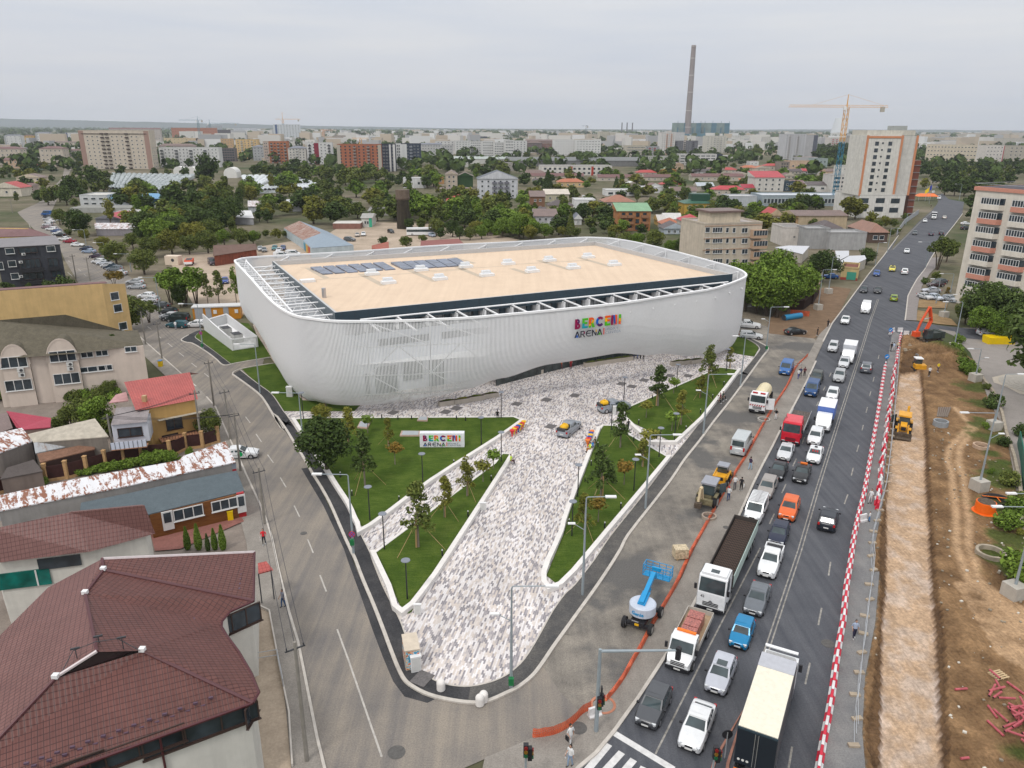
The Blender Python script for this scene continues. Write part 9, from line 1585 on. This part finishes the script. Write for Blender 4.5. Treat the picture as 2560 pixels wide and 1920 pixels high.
for g,x,y,zz,lb in(('K',450,1260,1.5,'blue round arrow sign on the end of the long barrier line'),('K',530,690,1.5,'blue round arrow sign at the upper barrier corner')):
 r_=Qe('arrow_sign',G(g,x,y),lb,'sign');m=MB();m.Q0((0,0,0),(0,0,1.5),.04,n=6);Qc(r_,'post',m,Xd);m=MB();m.Q0((0,0,1.55),(0,-.04,1.55),.42,n=20);m.box((.02,-.06,1.55),(.42,.02,.12),rot=Matrix.Rotation(R(-35),3,'Y'),mi=1);m.QZ([(-.28,-.07,1.35),(-.02,-.07,1.38),(-.25,-.07,1.62)][::-1],1);Qc(r_,'arrow_disc',m,[Qb('m',(.0,.22,.65)),QV])
FP=Gs('n',[(1300,90),(1265,500),(1235,800),(1200,1080)])+Gs('q',[(915,60),(935,260),(905,440),(880,640),(862,820),(838,940),(828,1080),(810,1230),(790,1400),(800,1500)]);Q5=Qe('mesh_fence',FP[6],'grey mesh fence on concrete feet between footpath and trench','fence');m=MB()
q=Xi(FP,40)
for a,b in zip(q,q[1:]):
 for z in(.15,1.1,1.9):m.Q0((a.x,a.y,z),(b.x,b.y,z),.025,n=4)
 m.Q0((a.x,a.y,0),(a.x,a.y,1.95),.03,n=4)
m.obj('mesh_panels',Xc,Q5)
for a in q[12:]:m=MB();m.box((a.x+rnd.uniform(-.2,.2),a.y,.09),(.75,.35,.16),rnd.uniform(-.5,.5));m.obj('concrete_foot',Qg('m',(.40,.33,.25),.15,2),Q5)
for gi,(pts,lb,mt,h)in Q4(((Gs('d',[(1110,1106),(1180,1000),(1300,915)]),'grey sheet site fence beside the upper boulevard',wm((.42,.43,.45)),2.2),(Gs('v',[(1350,310),(1500,520),(1650,700),(1740,930),(1800,1080),(1870,1420)])+Gs('w',[(2000,160),(2100,620),(2130,1400)]),'broken stone wall along the paved lot',Qg('m',(.42,.36,.28),.3,1.5),.5),(Gs('w',[(2090,-80),(2150,250),(2180,620),(2212,800)]),'green net fence at the right edge',Qb('m',(.02,.14,.10)),1.8))):
 m=MB();QL(m,pts,0,.12 if gi!=1 else .35,0,h);tag(m.obj('site_fence' if gi!=1 else 'stone_wall',mt),lb,'fence' if gi!=1 else 'wall')
nl=Qi(Gs('p',[(262,1450),(330,1445),(440,1420),(540,1360),(620,1280),(680,1250)]),4);nl2=Qi(Gs('p',[(790,1190),(860,1110),(930,1010),(990,900),(1060,780),(1130,640),(1220,490),(1300,350),(1360,220),(1420,90),(1470,0)])+Gs('n',[(100,975),(200,815),(300,630),(400,455),(500,300),(560,170),(640,90)]),4)
s=NT('orange safety net');wv=s.n('TexBrick');s.l(s.Q2('World',(1,1,1),(.6,.3,0)),wv.inputs[0]);wv.offset=0;wv.inputs['Scale'].default_value=1;wv.inputs['Brick Width'].default_value=.14;wv.inputs['Row Height'].default_value=.1;wv.inputs['Mortar Size'].default_value=.03
n_=s.Q9(s.Q2('World'),1.3,4);NET=s.fin(s.Xa(n_,[(.3,(.42,.07,.03)),(.7,(.72,.16,.07))]),.6,alpha=s.Xa(wv.outputs['Fac'],[(.3,.45),(.6,1.)]))
for ln,lb,h0,h1 in((nl,'upright orange net at the corner near the traffic light',.85,.9),(nl2,'long orange net sagging along the roadworks edge',.35,.75)):
 m=MB();A_=ln;B_=offset(ln,.35)
 for i in Q3(len(ln)-1):
  z0_=h0+(h1-h0)*(.5+.5*math.sin(i*1.7));z1_=h0+(h1-h0)*(.5+.5*math.sin(i*1.7+1.7));dx=.25*math.sin(i*2.1)
  a,b=A_[i],A_[i+1];c,d=B_[i],B_[i+1];m.QZ([(a.x,a.y,.05),(b.x,b.y,.05),(b.x,b.y,z1_),(a.x,a.y,z0_)]);m.QZ([(a.x,a.y,.1),(b.x,b.y,.1),(d.x,d.y,.1),(c.x,c.y,.1)])
 tag(m.obj('safety_net',NET),lb,'net')
def QP(Q5,x,y,z,rz=0.,nm='signal_head'):
 m=MB();m.box((0,0,0),(.32,.28,.95));
 for k,mi in((.3,1),(0,2),(-.3,3)):m.Q0((0,-.14,k),(0,-.24,k),.12,n=10,mi=mi)
 Q8(nm,m.mesh('signal_head',[QU,Qb('m',(.2,.01,.01)),Qb('m',(.2,.1,.01)),Qb('m',(.01,.1,.04))]),Q5,(x,y,z),rz)
a=G('p',715,1400);H=zof(a,'p',750,810);r_=Qe('traffic_light_mast',a,'tall grey mast arm with traffic signal reaching over the kerb lane','traffic light');tip=Qq(a,a+Qa((1,.0,0)),'p',1290,990);m=MB();m.Q0((0,0,0),(0,0,H),.16,.11,8);m.Q0((0,0,H-.15),(tip.x-a.x,0,H-.05),.11,.07,8);Qc(r_,'mast',m,Xe);QP(r_,tip.x-a.x,0,H-.3,2.6);QP(r_,.1,-.25,2.7);QP(r_,.3,.2,2.6,1.5);m=MB();m.box((.25,.0,3.4),(.1,.3,.9));Qc(r_,'backing_board',m,QU)
for g,x,y,x2,y2,lb in(('p',210,1800,205,1400,'short traffic light post near the orange net'),('p',1540,1760,1550,1570,'black traffic signal at the bottom of the traffic island')):
 p=G(g,x,y);r_=Qe('traffic_light',p,lb,'traffic light');m=MB();H=max(3.,min(3.6,zof(p,g,x2,y2)));m.Q0((0,0,0),(0,0,H),.07,n=8);Qc(r_,'post',m,Xe);QP(r_,0,-.15,H-.4);QP(r_,.25,.1,H-.9,1.6)
p=G('p',1635,1590);r_=Qe('keep_right_sign',p,'dark round sign on the red edged traffic island','sign');m=MB();m.Q0((0,0,0),(0,0,2.2),.04,n=6);Qc(r_,'post',m,Xc);m=MB();m.Q0((0,0,2.0),(0,.04,2.0),.36,n=18);Qc(r_,'sign_disc',m,QU)
tr=Gs('p',[(1783,1222),(1555,1600),(1500,1800),(1650,1800),(1668,1640)]);m=MB();QL(m,tr,0,.2,.02,.14,True);tag(m.obj('traffic_island_kerb',Qg('m',(.40,.20,.15),.2,2)),QT='structure')
def Qy(g,x,y,Qk,top=(.5,.5,.5),leg=(.05,.06,.09),hair=(.03,.02,.015),pose='walk',rz=0.,h=1.7,z=.05,child=None,hat=None,bag=None,skin=(.45,.26,.18)):
 p=G(g,x,y,z);Q5=Qe('person',(p.x,p.y,z),Qk,'person',R(rz));s_=h/1.7
 sit=pose=='sit';st_=.14 if pose=='walk' else .03;hp=.46 if sit else .90;bend=.25 if pose=='bend' else 0
 mats=[Qb('shirt',top,.8),Qb('trousers',leg,.8),Qb('skin',skin,.6),Qb('m',(.5,.5,.5)if sum(leg)<.3 else(.05,.05,.05),.7)]
 def ring(c,rx,ry,n=8,up_=None):return[(c[0]+rx*math.cos(2*math.pi*k/n),c[1]+ry*math.sin(2*math.pi*k/n),c[2])for k in Q3(n)]
 m=MB();by=-bend
 m.Q1([ring((0,0,hp-.06),.15,.11),ring((0,0,hp+.06),.17,.12)],1)
 m.Q1([ring((0,0,hp+.06),.165,.115),ring((0,by*.3,hp+.25),.145,.105),ring((0,by*.7,hp+.45),.19,.12),ring((0,by,hp+.55),.16,.09),ring((0,by,hp+.60),.06,.06)])
 m.Q1([ring((0,by,hp+.58),.05,.055),ring((0,by*1.05-.01,hp+.65),.05,.05),ring((0,by*1.1-.02,hp+.67),.07,.085),ring((0,by*1.1-.02,hp+.75),.078,.1),ring((0,by*1.1-.01,hp+.82),.07,.09),ring((0,by*1.1,hp+.87),.03,.04)],2)
 m.box((0,by*1.1-.115,hp+.735),(.025,.03,.04),mi=2);
 for q in(-1,1):
  m.box((q*.082,by*1.1-.01,hp+.735),(.015,.035,.05),mi=2);m.box((q*.03,by*1.1-.108,hp+.765),(.02,.01,.012),mi=3)
  if sit:m.Q0((q*.09,0,hp),(q*.11,-.42,hp+.02),.085,.065,7,1);m.Q0((q*.11,-.42,hp+.02),(q*.11,-.45,.06),.06,.04,7,1);fx,fy=q*.11,-.5
  else:k=q*st_;m.Q0((q*.08,0,hp),(q*.09,k*.6-.03,hp*.52),.09,.065,7,1);m.Q0((q*.09,k*.6-.03,hp*.52),(q*.09,k,.08),.06,.04,7,1);fx,fy=q*.09,k-.05
  m.box((fx,fy,.045),(.09,.25,.09),mi=3)
  sh=Qa((q*.2,by*.9,hp+.5));el=Qa((q*.26,by*.9-.04*q*(pose=='walk')+(-.1 if sit else 0),hp+.24));wr=Qa((q*.24,by*.9-.12+(.1*q if pose=='walk' else 0)+(-.12 if sit or bend else 0),hp+(.05 if not bend else-.05)))
  m.Q0(sh,el,.05,.042,7,0);m.Q0(el,wr,.04,.028,7,2);pm=wr-Qa((0,.01,.05));m.box(pm,(.035,.07,.09),mi=2)
  for f_ in Q3(4):o_=pm+Qa((0,-.027+f_*.018,-.045));m.Q0(o_,o_+Qa((-q*.012,-.008,-.05-.01*(f_ in(1,2)))),.009,.007,4,2)
  m.Q0(pm+Qa((0,-.035,.01)),pm+Qa((-q*.02,-.06,-.035)),.01,.008,4,2)
 if s_!=1:m.v=[(a*s_,b*s_,c*s_)for a,b,c in m.v]
 Q8('body',m.mesh('body',mats,True),Q5);m=MB();hc=(0,by*1.1+.015,hp+.80);m.Q1([ring((hc[0],hc[1],hc[2]-.08),.085,.1),ring((hc[0],hc[1],hc[2]),.088,.105),ring((hc[0],hc[1],hc[2]+.07),.06,.07)]);
 if s_!=1:m.v=[(a*s_,b*s_,c*s_)for a,b,c in m.v]
 Q8('hat' if hat else 'hair',m.mesh('hair',Qb('hair or hat',hat or hair,.8)),Q5)
 if bag:m=MB();m.box((-.3,0,.75 if not sit else .3),(.08,.3,.35));Qc(Q5,'bag',m,Qb('bag',bag,.6))
 return Q5
HV=(.55,.75,.05);OR=(.8,.2,.02);W9=(.7,.7,.7);JN=(.12,.2,.35);K9=(.015,.015,.018)
for a in(('p',530,1495,'person in white shirt and white trousers with a black bag by the orange net',W9,(.65,.65,.66)),('p',530,1645,'person in white top and pale jeans with a tan bag at the crossing corner',W9,(.25,.33,.45)),('m',2060,1255,'person in white shirt and grey jeans walking next to the one in black',W9,(.12,.12,.14)),('m',2115,1268,'person all in black carrying a white bag',K9,K9),('m',2005,1352,'person in white shirt, blue jeans and red cap beside the orange net',W9,(.03,.07,.2)),('n',217,915,'person in dark top and pale blue jeans holding a hand to the head',(.04,.02,.06),(.35,.5,.65)),('n',568,255,'person in white top, left of three on the pavement',W9,(.1,.1,.3)),('n',583,240,'person in dark blue, middle of three on the pavement',(.02,.03,.1),K9),('n',612,238,'person in dark red, right of three on the pavement',(.12,.02,.03),K9),('n',405,550,'person with white trousers bending near the red lorry',K9,W9),('n',1090,1158,'person in white shirt and shorts on the footpath',W9,(.6,.6,.6)),('n',1084,1290,'small child in white and blue on the footpath',W9,(.05,.2,.45)),('q',797,714,'older person in checked shirt and dark trousers walking on the footpath',(.35,.42,.55),(.02,.02,.05)),('K',555,980,'person in black beside one in pale blue on the footpath',K9,(.1,.1,.1)),('K',600,980,'person in pale blue on the upper footpath',(.5,.6,.75),(.6,.6,.6)),('K',690,960,'person in cream at the inner barrier line',(.6,.5,.35),K9),('K',1345,1500,'person in white shirt and dark trousers on the trench rim',W9,K9),('K',1525,1410,'worker in a yellow top and navy overalls on the dirt',(.8,.6,.02),(.01,.01,.06)),('K',1560,740,'worker in orange overalls beside the excavator',(.75,.15,.02),(.6,.12,.03)),('l',210,1455,'person in a bright red shirt with two bags on the left pavement',(.7,.02,.03),K9),('o',345,370,'man in a striped navy shirt and blue shorts on the lower left pavement',(.25,.26,.32),(.02,.08,.2)),('e',1520,1118,'person in white bending beside the teal estate car',W9,(.4,.4,.45)),('m',1140,752,'person in dark clothes standing behind the dark cone tree',K9,(.03,.03,.05)),('j',425,1250,'worker in orange at the arena entrance',OR,(.3,.05,.04)),('j',508,1245,'worker in dark red beside the pale post at the entrance',(.4,.02,.03),(.3,.02,.03)),('j',1055,1165,'worker with a yellow vest, left in the group under the facade',(.6,.5,.05),(.05,.05,.1)),('j',1085,1160,'worker in white and blue in the group under the facade',W9,(.05,.1,.3)),('j',1110,1168,'worker in orange in the group under the facade',OR,K9),('j',1135,1172,'worker in a lime vest at the right of the group',HV,K9),('k',515,892,'person in black with a lime bag on the verge corner',K9,K9),('k',424,965,'person in dark clothes at the end of the black asphalt',K9,K9),('R' if 0 else 'r',780,985,'person in black near the white kiosk',K9,K9)):
 g,x,y,lb,t_,l_=a;Qy(g,x,y,lb,t_,l_,pose='bend' if 'bending' in lb else 'walk',rz=rnd.uniform(-60,60)+(180 if rnd.random()<.5 else 0),h=1.15 if 'child' in lb else 1.72,hat=(.6,.02,.03)if 'cap' in lb else None,bag=W9 if 'bag' in lb and 'black bag' not in lb else(K9 if 'bag' in lb else None),z=.1 if g in 'lmj' else .03)
for g,x,y,lb,t_,l_,rz in(('m',128,1035,'worker in a lime jacket sitting on the wall of the pointed lawn',HV,(.05,.02,.03),70),('m',12,640,'person in dark clothes sitting at the upper edge of the largest lawn',K9,K9,180),('m',1915,510,'person in white, left of three sitting on the far lawn wall',W9,K9,60),('m',1935,490,'person in maroon, middle of three on the far lawn wall',(.15,.02,.04),K9,60),('m',1958,478,'person in dark green, right of three on the far lawn wall',(.03,.06,.04),K9,60),('m',812,930,'worker in a lime vest sitting among the coloured toys',HV,(.4,.15,.03),-70),('m',835,915,'worker in blue sitting on the wall of the middle lawn',(.03,.2,.5),(.05,.1,.1),-70),('m',855,880,'person in olive leaning on the wall of the middle lawn',(.06,.07,.03),K9,-70),('j',300,1270,'dark dressed person sitting beside the entrance planters',K9,K9,0)):Qy(g,x,y,lb,t_,l_,pose='sit',rz=rz,z=.15)
TC_=dict(red=(.68,.03,.04),yellow=(.85,.5,.01),blue=(.02,.07,.35),orange=(.8,.2,.02),white=(.7,.7,.7));k_=0
for g,x,y,c in(('F',318,560,'red'),('F',362,520,'yellow'),('F',400,500,'red'),('F',440,470,'blue'),('F',478,440,'yellow'),('F',512,420,'red'),('F',545,380,'yellow'),('F',1890,575,'orange'),('F',1870,610,'blue'),('F',1860,650,'yellow'),('F',1845,690,'blue'),('F',1825,720,'red'),('F',1805,755,'orange')):
 p=G(g,x,y,.1);lf_=x<1000;r_=Qe('spring_toy',p,'%s cup shaped playground toy standing %s'%(c,'in the row along the largest lawn wall' if lf_ else 'in the cluster at the middle lawn wall'),'playground toy',k_,'coloured toys '+('left row' if lf_ else 'right cluster'));k_+=1;M_=Qb('toy '+c,TC_[c],.4);m=MB();m.Q0((0,0,.35),(0,0,.95),.12,.36,12);Qc(r_,'cup',m,M_);m=MB();m.Q0((0,0,0),(0,0,.38),.1,.07,8);Qc(r_,'stem',m,M_)
PLN=Qg('m',(.47,.42,.36),.1,2);pm_=MB();pm_.box((0,0,.35),(2.6,.75,.7));PB_=pm_.mesh('trough',PLN);pm_=MB();pm_.box((0,0,.71),(2.4,.6,.03));PS_=pm_.mesh('soil',Qb('m',(.06,.04,.03)))
for i,(g,x,y)in Q4([('j',a,b)for a,b in((40,1322),(120,1308),(205,1296),(680,1225),(760,1212),(835,1200),(910,1190),(985,1180),(1425,1215),(1505,1208),(1590,1200))]+[('i',a,b)for a,b in((1650,1562),(1780,1545),(1903,1522),(2025,1498))]):
 r_=Qe('planter',G(g,x,y,.1),['beige concrete planter '+w for w in('left of the bench at the entrance, outermost','left of the bench at the entrance, middle','left of the bench at the entrance, innermost','first right of the entrance','second right of the entrance','third right of the entrance','fourth right of the entrance','fifth right of the entrance beside the workers','left of three by the pointed tree','middle of three by the pointed tree','right of three by the pointed tree','lowest left in the row on the plaza below the facade','second with yellow bush in the row on the plaza','third in the row on the plaza below the facade','upper right in the row on the plaza below the facade')][i],'planter',math.radians(25));Q8('trough',PB_,r_);Q8('soil',PS_,r_);Q8('plants',QR('s','y' if i==12 else 'm',i%3),r_,(0,0,.55),scale=(.16,.045,.045))
for g,pts,lb in(('l',[(1012,450),(1045,385),(1140,385),(1100,458)],'large square grey hatch with pink frame near the big old tree'),('l',[(1380,522),(1395,480),(1560,482),(1555,522)],'long double hatch left of the sign block'),('l',[(1530,390),(1548,358),(1625,358),(1620,392)],'small square hatch at the upper edge of the largest lawn')):
 q=Gs(g,pts,.15);r_=Qe('utility_hatch',q[0],lb,'hatch');m=MB();m.QY([(p.x,p.y)for p in q],.1,.3);m.obj('frame',Qg('m',(.5,.36,.30),.15,2),r_);c=sum(q,Qa())/4;m=MB();m.QY([(p.lerp(c,.18).x,p.lerp(c,.18).y)for p in q],.3,.34);m.obj('lid',Qb('m',(.40,.43,.46)),r_)
for g,x,y in(('m',180,522),('m',435,487),('m',680,449),('m',1085,349),('m',1175,372),('m',1280,317),('m',1505,279),('m',1660,279),('m',472,718),('i',1185,1635),('i',1640,1628),('i',1730,1597),('o',1440,945)):
 p=G(g,x,y);m=MB();m.box((p.x,p.y,.11),(1.5,1.3,.06),BANG);tag(m.obj('manhole_cover',Qh('m',(.15,.14,.14),.3,3)),'dark rectangular service cover set in the '+('black walkway' if g=='o' else 'plaza paving'),'manhole cover','service covers')
for g,x,y,r in(('o',1237,1520,.6),('p',590,1380,.6),('q',612,755,.55),('l',550,1360,.35),('A' if 0 else 'n',45,1340,.35)):p=G(g,x,y);m=MB();m.Q0((p.x,p.y,.02),(p.x,p.y,.10 if g in 'pn' else .03),r,n=20);tag(m.obj('round_manhole',Qh('m',(.12,.115,.11),.25,4)),'round iron manhole cover in the asphalt','manhole cover','round manhole covers')
def QE(g,x,y,w_,d,h,mat,lb,rz=0.,z=.08):p=G(g,x,y,z);r_=Qe('electrical_cabinet',p,lb,'cabinet',rz);m=MB();m.box((0,0,h/2),(w_,d,h));m.box((0,0,h+.04),(w_+.1,d+.1,.08));Qc(r_,'casing',m,mat);m=MB();m.box((0,-d/2-.01,h*.5),(w_*.85,.02,h*.85));Qc(r_,'door',m,Qb('m',(.6,.6,.58)));return r_
QE('o',1390,870,.75,.45,1.35,QV,'white electrical cabinet on the black walkway tip',.3);r_=QE('o',1355,800,1.1,2.0,1.8,Qg('m',(.6,.52,.42),.1,2),'cream utility kiosk painted with colourful graffiti',.25);s=NT('graffiti');n=s.Q9(s.Q2('Object'),2.2,2,.5,1.5);m=MB();m.box((0,-1.03,.9),(1.0,.02,1.6));m.box((-.57,0,.8),(.02,1.9,1.4));Qc(r_,'graffiti_panel',m,s.fin(s.Xa(n,[(0,(.05,.25,.4)),(.42,(.5,.6,.6)),(.5,(.7,.3,.05)),(.56,(.6,.02,.03)),(.64,(.05,.3,.15))],True),.6))
QE('B',915,1170,.9,.6,1.6,QV,'white cabinet on the side lawn under the facade');QE('l',2100,1160,.7,.12,.9,QV,'small white information board on the wall of the pointed lawn');QE('o',1405,430,.6,.12,1.,QV,'small white information board at the tip of the pointed lawn');QE('m',1018,610,.6,.1,1.3,QV,'white notice board beside the pickup at the far lawn')
for x,lb,c in((1920,'dark wheelie bin with yellow lid before the shop',K9),(1995,'yellow wheelie bin before the shop',(.75,.5,.0))):p=G('f',x,1375,.1);r_=Qe('wheelie_bin',p,lb,'bin',.3);m=MB();m.box((0,0,.5),(.55,.6,1.));Qc(r_,'body',m,Qb('m',c));m=MB();m.box((0,0,1.04),(.62,.68,.08));Qc(r_,'lid',m,Qb('m',(.75,.55,.02)))
p=G('e',1390,1440);r_=Qe('wheelie_bin',p,'yellow bin with blue lid in the small garden below the beige building','bin');m=MB();m.box((0,0,.55),(.6,.65,1.1));Qc(r_,'body',m,Qb('m',(.75,.5,.0)));m=MB();m.box((0,0,1.13),(.65,.7,.08));Qc(r_,'lid',m,Qb('m',(.05,.2,.45)))
PWD=Qb('m',(.52,.38,.22),.8)
def pallet(g,x,y,lb,load=0,rz=.3,z=.02):p=G(g,x,y,z);r_=Qe('pallet',p,lb,'pallet',rz);m=MB();[m.box((0,-.4+k*.2,.13),(1.2,.12,.03))for k in Q3(5)];[m.box((k,0,.06),(.1,.9,.1))for k in(-.5,0,.5)];Qc(r_,'slats',m,PWD);return r_
r_=pallet('p',1315,155,'pallet with a wrapped cream load between boom lift and net');m=MB();m.box((0,0,.7),(1.35,1.05,1.0));q=Qe('wrapped_load',(*r_.location.xy,0.),'wrapped cream slabs standing on the pallet by the orange net','building material',.1);Qc(q,'load',m,Qb('m',(.68,.56,.38),.6,0,.3,.3,5));pallet('q',1850,990,'empty wooden pallet lying on the dirt')
PINK=Qb('m',(.48,.10,.12),.5,0,.4,.2);cp=G('y',2100,820,.3);rr=random.Random(12)
for k in Q3(46):
 a=rr.gauss(1.0,.55)if k%3 else rr.uniform(0,3);c=cp+Qa((rr.gauss(.6,1.1),rr.gauss(-.3,1.3),rr.uniform(0,.55)));l=rr.uniform(1.0,2.2);m=MB();d=Qa((math.cos(a),math.sin(a),rr.uniform(-.08,.08)))*l/2;m.Q0(c-d,c+d,.085,n=9,cap=False);m.Q0(c-d,c+d,.07,n=9,mi=1);tag(m.obj('pipe',[PINK,QU]),'dusty pink plastic pipe in the heap at the lower right','pipe','heap of pink pipes')
for g,x1,y1,x2,y2,lb in(('y',1020,300,1230,285,'single pink pipe lying left of the heap'),('y',1120,1495,1260,1480,'short pink pipe at the bottom of the dirt'),('y',1920,170,2212,380,'long pink pipe above the heap'),('y',1590,580,1750,790,'pink pipe pointing at the heap from the upper left'),('y',1580,840,1860,1100,'pink pipe pointing at the heap from the left'),('q',2000,322,2060,328,'orange red pipe beside the lower lamp block')):a=G(g,x1,y1,.15);b=G(g,x2,y2,.15);m=MB();m.Q0(a,b,.09,n=9);tag(m.obj('pipe',PINK),lb,'pipe')
TKB=Qb('m',(.20,.16,.13),.8);
for k in Q3(6):a=G('v',745+k*38,960,.12);b=G('v',715+k*32,1120,.12);m=MB();m.Q0(a,b,.13,n=5);tag(m.obj('timber_beam',TKB),'weathered beam in the small stack beside the wheel tracks','beam','stacked beams')
for g,x,y,r,h,c,lb in(('v',765,1270,1.0,.8,(.30,.32,.34),'grey concrete ring lying below the timber stack'),('O',300,75,1.0,.45,(.5,.36,.26),'beige concrete ring beside the upper lamp block'),('O',395,1190,1.35,.5,(.42,.36,.28),'large open concrete ring in the weeds'),('n',318,555,.9,.3,(.42,.40,.37),'concrete ring at the pavement edge by the red lorry'),('n',560,150,.7,.3,(.4,.38,.36),'concrete ring by the blue van'),('m',1840,1500,.8,.35,(.4,.33,.27),'concrete ring beside the orange net below the backhoe'),('p',765,1210,.95,.12,(.5,.22,.14),'flat ring cover under the orange net by the mast')):
 p=G(g,x,y,.05);m=MB();n=20
 for a_ in Q3(n):
  t0,t1=2*math.pi*a_/n,2*math.pi*(a_+1)/n
  m.Q1([[(p.x+q*math.cos(t),p.y+q*math.sin(t),z)for q,z in((r,0),(r,h),(r*.8,h),(r*.8,0))]for t in(t0,t1)],cap=False)
 tag(m.obj('concrete_ring',Qg('m',c,.15,2)),lb,'concrete ring')
p=G('O',335,745);r_=Qe('cable_drum',p,'bright orange cable drum beside the black hose coil','drum');m=MB();m.Q0((0,0,.1),(0,0,1.25),1.05,1.0,24);m.Q0((0,0,0),(0,0,.12),1.3,1.25,24);Qc(r_,'drum',m,Qb('m',(.85,.14,.005),.5));m=MB();m.Q0((0,0,1.25),(0,0,1.3),.9,n=12);Qc(r_,'top',m,QW)
p=G('O',450,660);r_=Qe('hose_coil',p,'black coiled hose with orange straps','hose');m=MB()
for k in Q3(11):rr_=1.0+.06*(k%5)+.08*math.sin(k);z=.08+.06*k;m.path([(rr_*1.2*math.cos(t*.35),rr_*math.sin(t*.35),z)for t in Q3(19)],.045,5)
Qc(r_,'coil',m,QU);m=MB();m.Q0((-1.5,.3,.85),(1.6,-.3,.75),.05,n=5);m.Q0((0,0,.8),(0,-.9,.6),.05,n=5);Qc(r_,'strap',m,QX)
p=G('k',215,800,.6);m=MB();m.Q0(p-Qa((2.4,1.2,0)),p+Qa((2.2,1.2,0)),.65,n=18,cap=False);m.Q0(p-Qa((2.4,1.2,0)),p+Qa((2.2,1.2,0)),.58,n=18,mi=1);tag(m.obj('large_pipe',[Qb('m',(.02,.22,.42)),Xd]),'large turquoise pipe lying before the red barrier netting','pipe');m=MB();a,b=G('k',190,785),G('k',355,800);QL(m,[a,b],0,.1,0,1.2);tag(m.obj('barrier_netting',NET),'red plastic netting behind the large blue pipe','net')
p=G('t',1815,1460);r_=Qe('yellow_skip',p,'yellow half round container at the top of the paved lot','container');m=MB();m.Q1([[(x,y,z)for y,z in((-1,0),(-1.3,1.4),(1.3,1.4),(1,0))]for x in(-2.6,2.6)]);Qc(r_,'skip_body',m,Qb('m',(.8,.55,.0)))
p=G('v',2350,620);r_=Qe('stone_steps',p,'round pale stone steps at the right edge of the paved lot','steps');
for k in Q3(5):m=MB();m.Q0((1.5,1.5,.02+k*.05),(1.5,1.5,.08+k*.05),5.2-k*.7,n=40);Qc(r_,'step',m,Qg('m',(.48,.44,.38),.12,.8))
p=G('r',700,870);r_=Qe('market_tent',p,'orange market tent beside the upper boulevard','tent');m=MB();m.Q1([[(-6,-3,2.6),(6,-3,2.6),(6,3,2.6),(-6,3,2.6)],[(-4,-.6,4.2),(4,-.6,4.2),(4,.6,4.2),(-4,.6,4.2)]]);Qc(r_,'tent_roof',m,Qb('m',(.75,.17,.03)));m=MB();[m.Q0((a,b,0),(a,b,2.6),.08,n=5)for a in(-5.8,0,5.8)for b in(-2.8,2.8)];Qc(r_,'poles',m,Xc)
for x,y,yt,fl,lb in((690,880,580,0,'left flagpole by the market tent'),(755,915,620,1,'flagpole flying a yellow and blue flag')):
 p=G('r',x,y);H=zof(p,'r',x,yt);r_=Qe('flagpole',p,lb,'flagpole');m=MB();m.Q0((0,0,0),(0,0,H),.1,.06,6);Qc(r_,'pole',m,Xc)
 if fl:m=MB();[m.QZ([(-.1-k*.55,.25*math.sin(k*1.3),H-.3-k*.5),(-.1-(k+1)*.55,.25*math.sin((k+1)*1.3),H-.3-(k+1)*.5),(-.1-(k+1)*.55,.25*math.sin((k+1)*1.3),H-3-(k+1)*.4),(-.1-k*.55,.25*math.sin(k*1.3),H-3-k*.4)],0 if k<2 else 1)for k in Q3(6)];Qc(r_,'flag',m,[Qb('m',(.02,.04,.35)),Qb('m',(.85,.6,.02))])
rr=random.Random(4);STN=Qg('m',(.34,.29,.22),.3,2)
for k in Q3(26):p=G('K',rr.uniform(820,1260),rr.uniform(800,1010),.25);m=MB();q=rr.uniform(.2,.7);m.Q1([[(p.x+q*math.cos(a)*w_*rr.uniform(.7,1.2),p.y+q*math.sin(a)*w_,p.z+z*q)for a in[j*1.05 for j in Q3(6)]]for z,w_ in((-.5,.8),(.1,1),(.6,.5))]);tag(m.obj('rock',STN),'broken rock in the rubble heap at the trench head','rock','rubble at the trench head')
m=MB();pts=[]
for k in Q3(900):
 x_,y_=rr.uniform(26,62),rr.uniform(30,105);
 if Xg(np.array([x_]),np.array([y_]),DIRT)[0]and not Xg(np.array([x_]),np.array([y_]),TR)[0]:q=rr.uniform(.03,.13);m.box((x_,y_,.05+q*.3),(q*2,q*1.5,q),rr.uniform(0,3),rr.choice((0,0,1)))
tag(m.obj('gravel_and_litter',[STN,Qb('m',(.6,.57,.5))]),'scattered stones and scraps on the dirt','gravel',QT='stuff')
m=MB();
m.box((0,5200,129),(26000,10900,262));hz=bpy.data.objects.new('haze',m.mesh('haze',[]));COL.objects.link(hz);tag(hz,'thin pale haze in the air','haze',QT='stuff')
mt=bpy.data.materials.new('haze');mt.use_nodes=True;t=mt.node_tree;t.nodes.clear();v=t.nodes.new('ShaderNodeVolumePrincipled');v.inputs['Density'].default_value=.00007;v.inputs['Color'].default_value=(.86,.92,1,1);v.inputs['Anisotropy'].default_value=0;o=t.nodes.new('ShaderNodeOutputMaterial');t.links.new(v.outputs[0],o.inputs['Volume']);hz.data.materials.append(mt)
